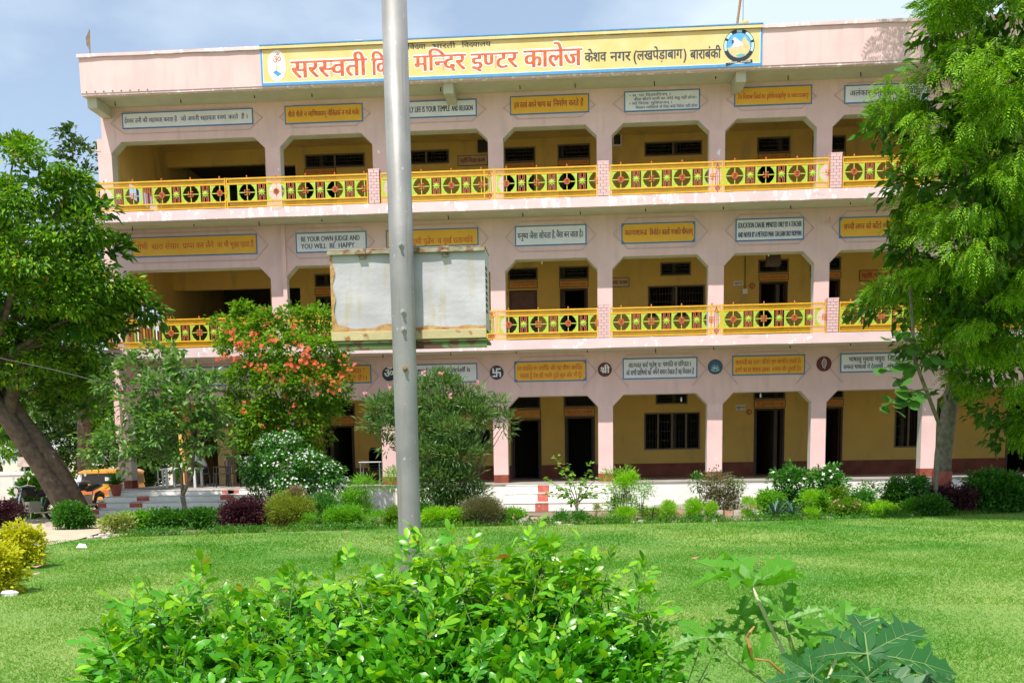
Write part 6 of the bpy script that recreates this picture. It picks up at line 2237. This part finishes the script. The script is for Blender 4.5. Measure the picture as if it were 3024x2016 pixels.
chunk(q.x, q.y, .11, 'stone_white', 'white_rock', 'white rounded rock on the grass at the lower left', None)
# low brick kerbs in the bed, right part
for k, (a, b_, y_) in enumerate([(1905, 2240, 1497), (1935, 2250, 1522), (2420, 2720, 1500)]):
    A, C = gnd(a, y_ + 4), gnd(b_, y_ - 2)
    root = empty('garden_kerb', ((A.x + C.x) / 2, A.y, 0), ['rear low brick kerb in the garden bed', 'front low brick kerb behind the lime kochia balls', 'low brick kerb left of the neem tree'][k], 'kerb', 'low brick kerbs in the garden bed')
    n = int((C.x - A.x) / .24)
    for i in range(n):
        t_ = (i + .5) / n
        x_, y2 = A.x + (C.x - A.x) * t_, A.y + (C.y - A.y) * t_
        mm = ['stone_white', 'stone', 'brick_red', 'stone', 'stone'][i % 5]
        kk = 'kerb' + mm
        if kk not in _leafme:
            me = MB().box(-.115, .115, -.06, .06, 0, .15).mesh('brick')
            me.materials.append(MATS[mm])
            _leafme[kk] = me
        o = bpy.data.objects.new('brick', _leafme[kk])
        COL.objects.link(o)
        o.parent = root
        o.location = Vector((x_, y2 + random.uniform(-.02, .02), -.01 + random.uniform(-.03, .01))) - ORG[root.name]
        o.rotation_euler = (0, 0, random.uniform(-.08, .08))
# paved patch and path
mb = MB()
for k in range(9):
    q = gnd(1590 + (k % 3) * 38, 1530 + (k // 3) * 9)
    mb2 = MB().box(q.x - .19, q.x + .19, q.y - .16, q.y + .16, -.011, .012 + random.uniform(0, .02))
    tag(mb2.build('path_slab', 'sand', None), 'sandy paving slab between the white steps and the lawn', 'slab', 'paving slabs before the white steps')
mb = MB()
pp = [gnd(130, 1612), gnd(240, 1590), gnd(300, 1572), gnd(300, 1556), gnd(120, 1545), gnd(-60, 1560), gnd(-60, 1600)]
mb.add([(p.x, p.y, .006) for p in pp], [tuple(range(len(pp)))])
tag(mb.build('path', 'sand', None), kind='structure')

# litter on the lawn
p = gnd(240, 1620)
tag(MB().add([(p.x - .1, p.y, .03), (p.x + .12, p.y - .02, .02), (p.x + .06, p.y + .05, .09), (p.x - .06, p.y + .06, .10)], [(0, 1, 2, 3)]).build('paper_scrap', 'paper', None), 'white scrap of paper on the lawn at the left', 'paper')
for (px_, py_, lb) in ((2052, 1658, 'curled brown dry leaf on the lawn right of the pole'), (1025, 1577, 'orange fallen leaf near the fern mound'), (112, 1683, 'pinkish fallen petal, upper of the two at the left'), (108, 1705, 'pinkish fallen petal, lower of the two at the left')):
    p = gnd(px_, py_)
    s_ = .07
    tag(MB().add([(p.x - s_, p.y, .06), (p.x, p.y - s_ * .5, .05), (p.x + s_, p.y, .08), (p.x, p.y + s_ * .6, .07)], [(0, 1, 3), (1, 2, 3)]).build('fallen_leaf', 'dry_leaf' if px_ > 200 else 'petal_pink', None), lb, 'leaf')

# overhead wire at the left
wp = [at(-80, 1040, 24), at(150, 1090, 24), at(260, 1118, 24), at(380, 1145, 24.2), at(560, 1158, 24.5), at(760, 1150, 26)]
tag(MB().tube(wp, .012, 6).build('overhead_wire', 'wire', None), 'thin black wire sagging across the left trees', 'wire')

# ------------------------------------------------------------------ foreground hedge
top_line = [(180, 2010), (240, 1900), (310, 1880), (380, 1790), (430, 1770), (520, 1740), (600, 1708), (700, 1760), (790, 1730), (860, 1700), (940, 1720), (1010, 1680), (1080, 1720), (1160, 1660), (1215, 1610), (1260, 1590), (1310, 1580), (1370, 1640), (1440, 1690), (1500, 1680), (1560, 1605), (1620, 1600), (1680, 1640),
            (1740, 1630), (1800, 1680), (1860, 1680), (1905, 1710), (1930, 1780), (1915, 1880), (1890, 1960), (1870, 2016)]
TLX = [p[0] for p in top_line[:-3]]
TLY = [p[1] for p in top_line[:-3]]
TH = T_leaf2(.47, .08, .2, 0)
TH2 = T_leaf2(.5, .12, .1, 1)
hb = at(1050, 2000, 4.1)
hg = empty('jasmine_hedge', (hb.x, 4.1, 0), 'glossy bright green orange-jasmine hedge across the foreground', 'hedge', None)
tips = []
for k in range(560):
    x_ = random.uniform(310, 1755)
    yt = float(np.interp(x_, TLX, TLY))
    lay = random.random()
    y_ = yt + random.uniform(-65, 60) * (1 - lay) + 24 + (lay ** 1.1) * (2190 - yt)
    Yd = 4.75 - 1.35 * lay + random.uniform(-.12, .12)
    tips.append((x_, y_, Yd, lay))
for (x_, y_, Yd) in [(1245, 1590, 4.5), (1335, 1600, 4.6), (1562, 1612, 4.6), (1570, 1590, 4.7), (1735, 1615, 4.6), (1800, 1668, 4.6), (1905, 1690, 4.6), (1640, 1640, 4.6), (1500, 1640, 4.6), (600, 1700, 4.3), (870, 1690, 4.4), (1020, 1670, 4.4), (395, 1775, 4.2), (310, 1875, 4.0), (1920, 1790, 4.5), (1880, 1730, 4.5)]:
    tips.append((x_, y_, Yd, 0))
P, D, S, U = [], [], [], []
stm = MB()
for (x_, y_, Yd, lay) in tips:
    tip = at(x_, y_, Yd)
    lean = Vector((random.uniform(-.14, .14), random.uniform(-.12, .05), 0))
    ln = random.uniform(.22, .36)
    bot = tip - Vector((0, 0, ln)) + lean
    if y_ < 2120:
        stm.tube([bot - Vector((0, 0, .25)), bot.lerp(tip, .5) + lean * .15, tip], [.0045, .0035, .0015], 5)
    ph = random.uniform(0, 6)
    nc = random.randint(4, 6)
    for i in range(nc + 1):
        t_ = (i + .6) / (nc + .6)
        q = bot.lerp(tip, min(1, t_))
        a = ph + i * 2.4
        top_ = i == nc
        elv = rad(random.uniform(8, 42)) if not top_ else rad(random.uniform(50, 80))
        rd = Vector((math.cos(a) * math.cos(elv), math.sin(a) * math.cos(elv), math.sin(elv)))
        side = rd.cross(Vector((random.gauss(0, .25), random.gauss(0, .25), 1))).normalized()
        nrml = side.cross(rd).normalized()
        rl = random.uniform(.07, .12) * (.7 if top_ else 1)
        nl = random.randint(5, 7)
        base_sz = random.uniform(.047, .074) * (.7 if top_ else 1)
        if y_ < 2100:
            stm.tube([q, q + rd * rl], [.0018, .001], 3)
        for k in range(nl):
            f = (k + 1) / nl
            sg = 1 if k % 2 else -1
            if k == nl - 1:
                d = rd.copy()
            else:
                d = rd * .62 + side * sg * .8
            d = (d + Vector((random.gauss(0, .12), random.gauss(0, .12), random.gauss(0, .14)))).normalized()
            P.append(q + rd * rl * f)
            D.append(d)
            S.append(base_sz * (.7 + .5 * f) * random.uniform(.9, 1.1))
            n_ = nrml + Vector((random.gauss(0, .25), random.gauss(0, .25), random.gauss(0, .1))) + side * sg * .25
            U.append(tuple(n_))
P, D, S, U = map(np.array, (P, D, S, U))
# the largest in view become single leaves, the rest one mass
dist = np.linalg.norm(P - np.array([0, 0, EYE]), axis=1)
zc_ = (P - np.array([0, 0, EYE])) @ fw
vy = PYC - FPX * ((P - np.array([0, 0, EYE])) @ up) / zc_
vx = 1512 + FPX * ((P - np.array([0, 0, EYE])) @ rt) / zc_
score = S / dist * ((vy < 1985) & (vx > 0)) * np.where(U[:, 2] > 0, 1, 1)
# front-most in coarse image cells
cell = {}
order = np.argsort(-score)
pick = []
for i in order:
    if score[i] <= 0:
        break
    kx, ky = int(vx[i] // 42), int(vy[i] // 34)
    if (kx, ky) in cell and dist[cell[(kx, ky)]] <= dist[i]:
        continue
    cell[(kx, ky)] = i
pick = sorted(cell.values(), key=lambda i: dist[i])[:300]
pk = np.zeros(len(P), bool)
pk[pick] = True
rest = ~pk
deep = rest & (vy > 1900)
young = rest & (rng.random(len(P)) < np.clip(.85 - (vy - 1700) / 420, .22, .85))  # light new growth mostly on top, darker leaves below paint the depth
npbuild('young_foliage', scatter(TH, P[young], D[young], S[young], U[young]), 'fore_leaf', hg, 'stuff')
old_shade = rest & ~young
npbuild('old_shade_foliage', scatter(TH, P[old_shade], D[old_shade], S[old_shade] * 1.05, U[old_shade]), 'fore_leaf_deep', hg, 'stuff')  # older leaves, also darkened for the shade low in the hedge
stm.build('stem', 'stem_green', hg)['kind'] = 'stuff'
me = np_mesh('leaf', *TH)
me.materials.append(MATS['fore_leaf'])
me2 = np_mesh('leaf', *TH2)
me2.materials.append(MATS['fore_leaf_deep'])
for i in pick:
    d = Vector(D[i]).normalized()
    X = d.cross(Vector(U[i])).normalized()
    Z = X.cross(d)
    o = bpy.data.objects.new('leaf', me if random.random() < .55 else me2)
    COL.objects.link(o)
    o.parent = hg
    o.rotation_euler = Matrix((X, d, Z)).transposed().to_euler()
    o.location = Vector(P[i]) - ORG[hg.name]
    o.scale = (S[i],) * 3
# dense inside of the hedge, its shade put into the darker leaf green
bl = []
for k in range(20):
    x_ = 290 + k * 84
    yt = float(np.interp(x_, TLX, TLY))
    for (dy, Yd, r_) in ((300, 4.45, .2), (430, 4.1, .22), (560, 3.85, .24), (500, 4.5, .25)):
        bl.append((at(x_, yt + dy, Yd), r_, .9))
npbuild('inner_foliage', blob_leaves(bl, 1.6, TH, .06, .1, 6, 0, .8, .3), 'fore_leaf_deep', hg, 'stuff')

# ------------------------------------------------------------------ papaya
def papaya_leaf(root, ppx, Y_, size, face, up_, m_, droop=.25, lobes=7, veins=True, cup=.0):
    """palmate leaf: seven cut lobes around the stalk's end; face = normal, up_ = direction of the middle lobe"""
    c = at(ppx[0], ppx[1], Y_) if isinstance(ppx, tuple) else ppx
    Nn = Vector(face).normalized()
    Dm = Vector(up_)
    Dm = (Dm - Nn * Dm.dot(Nn)).normalized()
    Xx = Dm.cross(Nn).normalized()
    V, F = [(0, 0, 0)], []
    vV = MB()
    out_ = []
    for l in range(lobes):
        a = rad(-135 + 270 * l / (lobes - 1))
        ln = size * (1 - .38 * abs(l - (lobes - 1) / 2) / ((lobes - 1) / 2)) * random.uniform(.92, 1.05)
        ax = Vector((math.sin(a), math.cos(a)))
        sd = Vector((math.cos(a), -math.sin(a)))
        wl = ln * .17
        prof = [(.14, .55), (.28, .62), (.40, .85), (.47, 1.55), (.52, .85), (.60, .85), (.68, 1.45), (.72, .7), (.80, .55), (.86, .75), (.90, .35), (1.0, 0)]
        left = [(t_, -w_) for t_, w_ in prof]
        right = [(t_, w_) for t_, w_ in prof[:-1]][::-1]
        k0 = len(V)
        dk, wv, tw = random.uniform(.5, 1.9), random.uniform(-.05, .05), random.uniform(-.35, .35)
        def pt(t_, w_, lift=0):
            p = ax * (ln * t_) + sd * (wl * w_)
            rr = p.length / size
            z = -droop * dk * size * rr * rr + .075 * size * abs(w_) + tw * wl * w_ + wv * size * math.sin(t_ * 7 + l) + cup * size * rr + lift
            return (p.x, p.y, z)
        # strip quads between midrib and margins
        k = len(V)
        for t_, w_ in prof:
            V.append(pt(t_, -w_))
            V.append(pt(t_, 0))
            V.append(pt(t_, w_))
        F += [(0, k + 1, k), (0, k + 2, k + 1)]
        for i in range(len(prof) - 1):
            q = k + 3 * i
            F += [(q, q + 1, q + 4, q + 3), (q + 1, q + 2, q + 5, q + 4)]
        out_.append((pt(prof[0][0], -prof[0][1]), pt(prof[0][0], prof[0][1]), k))
        vV.tube([(0, 0, .002)] + [pt(t_, 0, .003) for t_ in (.3, .6, .95)], [.0032 * size * 3, .0025 * size * 3, .0016 * size * 3, .0007 * size * 3], 4)
        for t_ in (.3, .46, .62):
            for s_ in (-1, 1):
                vV.tube([pt(t_, 0, .003), pt(t_ + .08, s_ * .9 if t_ > .4 else s_ * .5, .004)], [.0011 * size * 3, .0005 * size * 3], 3)
    # web between neighbouring lobes
    for l in range(lobes - 1):
        ka, kb = out_[l][2], out_[l + 1][2]
        F.append((0, kb, ka + 2))
        F.append((ka + 2, kb, kb + 3, ka + 5))
    def tf(v):
        return tuple(c + Xx * v[0] + Dm * v[1] + Nn * v[2])
    mb = MB().add([tf(v) for v in V], F)
    lf = mb.build('leaf', m_, root)
    if veins:
        v2 = MB().add([tf(v) for v in vV.v], vV.f)
        v2.build('vein', 'papaya_vein', lf)
    return c


pf = at(2480, 2140, 4.0)
pf.z = 0
pa = empty('papaya_plant', pf, 'young papaya plant with deeply cut leaves on long stalks at the lower right', 'plant')
MB().tube([pf, pf + Vector((0, 0, .5)), at(2440, 2090, 4.0)], [.04, .035, .03], 10).build('trunk', 'bark_pale', pa, True)
mat('stalk_pale', (.48, .50, .30), .5, .15, 6)
mat('stalk_green', (.16, .26, .06), .5, .15, 6)
mat('stalk_orange', (.36, .20, .05), .6, .2, 6)
hub = at(2420, 2070, 4.0)


def stalk(pts, r_, m_):
    MB().tube(pts, [r_ * (1.2 - .5 * i / (len(pts) - 1)) for i in range(len(pts))], 10).build('stalk', m_, pa, True)


c1 = papaya_leaf(pa, (2222, 1732), 3.95, .31, (.05, -.10, 1), (-.2, 1, .3), 'papaya', .50, 9, cup=.55)
stalk([hub, at(2330, 1960, 3.97), at(2262, 1820, 3.96), at(2222, 1734, 3.95)], .0085, 'stalk_pale')
c2 = papaya_leaf(pa, (2318, 1830), 3.9, .17, (.1, -.5, .8), (.25, .1, 1), 'papaya', -.1, 5, cup=.3)
stalk([hub, at(2355, 1960, 3.92), at(2330, 1880, 3.9), at(2320, 1832, 3.9)], .0085, 'stalk_green')
c3 = papaya_leaf(pa, (2085, 1882), 3.95, .17, (-.1, -.4, .9), (-.4, .2, .8), 'papaya', .1, 5)
stalk([hub, at(2300, 2040, 3.95), at(2200, 1970, 3.95), at(2088, 1884, 3.95)], .0075, 'stalk_green')
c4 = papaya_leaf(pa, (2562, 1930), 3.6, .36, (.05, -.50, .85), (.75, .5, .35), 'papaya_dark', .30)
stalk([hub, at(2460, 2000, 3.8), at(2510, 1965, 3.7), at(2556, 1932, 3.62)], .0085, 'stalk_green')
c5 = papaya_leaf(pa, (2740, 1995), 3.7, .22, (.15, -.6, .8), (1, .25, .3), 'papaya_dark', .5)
stalk([hub, at(2610, 2010, 3.8), at(2740, 1997, 3.71)], .0085, 'stalk_green')
for (pp_, Y_, sz, fc, up_) in (((2350, 1838), 3.95, .15, (.3, -.6, .7), (1, .1, .1)), ((2275, 1850), 3.98, .14, (-.3, -.6, .7), (-1, .1, -.1)), ((2620, 1868), 4.15, .18, (.1, -.3, 1), (1, .3, .1)), ((2460, 1880), 4.1, .17, (.0, -.5, .8), (-.4, .2, .7)), ((2050, 1905), 4.0, .13, (0, -.4, .9), (-1, 0, -.1)), ((2130, 1868), 3.98, .13, (.1, -.5, .8), (.8, .1, .5)), ((2420, 1940), 4.2, .17, (.1, -.7, .6), (.2, -.1, -1)), ((2660, 1900), 4.2, .15, (.1, -.6, .7), (.2, .1, .7))):
    papaya_leaf(pa, pp_, Y_, sz, fc, up_, 'papaya', .35, 5, True, cup=.15)
c6 = papaya_leaf(pa, (2500, 1852), 4.2, .20, (.1, -.25, 1), (.9, .6, .3), 'papaya', -.05, cup=.2)
stalk([hub, at(2470, 1940, 4.1), at(2500, 1854, 4.2)], .006, 'stalk_pale')
papaya_leaf(pa, (2400, 1905), 4.1, .15, (.2, -.8, .5), (.1, -.1, -1), 'papaya', .2, 5, True)
papaya_leaf(pa, (2450, 1960), 4.25, .18, (.2, -.6, .7), (-.3, -.1, -1), 'papaya', .2, 5, True)
stalk([hub, at(2405, 1975, 4.05), at(2400, 1907, 4.1)], .005, 'stalk_green')
stalk([hub, at(2440, 2000, 4.15), at(2450, 1962, 4.25)], .005, 'stalk_green')
papaya_leaf(pa, (2190, 1815), 4.05, .13, (-.3, -.7, .6), (.8, -.1, .3), 'papaya', .2, 5, True)
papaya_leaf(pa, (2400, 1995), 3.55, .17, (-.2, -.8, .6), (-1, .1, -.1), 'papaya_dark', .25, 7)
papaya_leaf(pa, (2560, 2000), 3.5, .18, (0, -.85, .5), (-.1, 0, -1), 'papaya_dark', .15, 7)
# withered leaf on its orange stalk
stalk([hub, at(2310, 1985, 3.9), at(2270, 1950, 3.88), at(2228, 1944, 3.87)], .0055, 'stalk_orange')
MB().tube([at(2222, 1944, 3.87), at(2215, 1910, 3.86), at(2205, 1880, 3.87), at(2215, 1865, 3.86), at(2228, 1848, 3.87)], [.003, .008, .005, .007, .003], 8).build('withered_leaf', 'stalk_orange', pa)
for (x_, y_) in ((2205, 1900), (2225, 1900), (2215, 1930), (2195, 1915)):
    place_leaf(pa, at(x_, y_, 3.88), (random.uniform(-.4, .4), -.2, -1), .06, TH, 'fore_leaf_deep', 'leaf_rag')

# small self-sown shoots between hedge and papaya
base = at(2000, 2060, 4.1)
base.z = 0
sh = empty('seedling_shoots', base, 'light green slender shoots between the hedge and the papaya', 'plant')
P, D, S = [], [], []
mb = MB()
for (x_, y_) in ((2075, 1890), (2120, 1905), (1960, 1930), (1925, 1960), (2010, 1980), (2090, 1985)):
    tip = at(x_, y_, 4.1)
    bt = at(1960 + (x_ - 1960) * .3, 2120, 4.1)
    mb.tube([base, bt, tip], [.006, .004, .0015], 5)
    for k in range(12):
        t_ = .3 + .7 * k / 11
        P.append(bt.lerp(tip, t_))
        D.append((random.uniform(-1, 1), random.uniform(-.5, .5), random.uniform(-.1, .5)))
        S.append(random.uniform(.025, .045))
mb.build('stem', 'stem_green', sh)
npbuild('foliage', scatter(TH, np.array(P), np.array(D), np.array(S)), 'fore_leaf', sh)
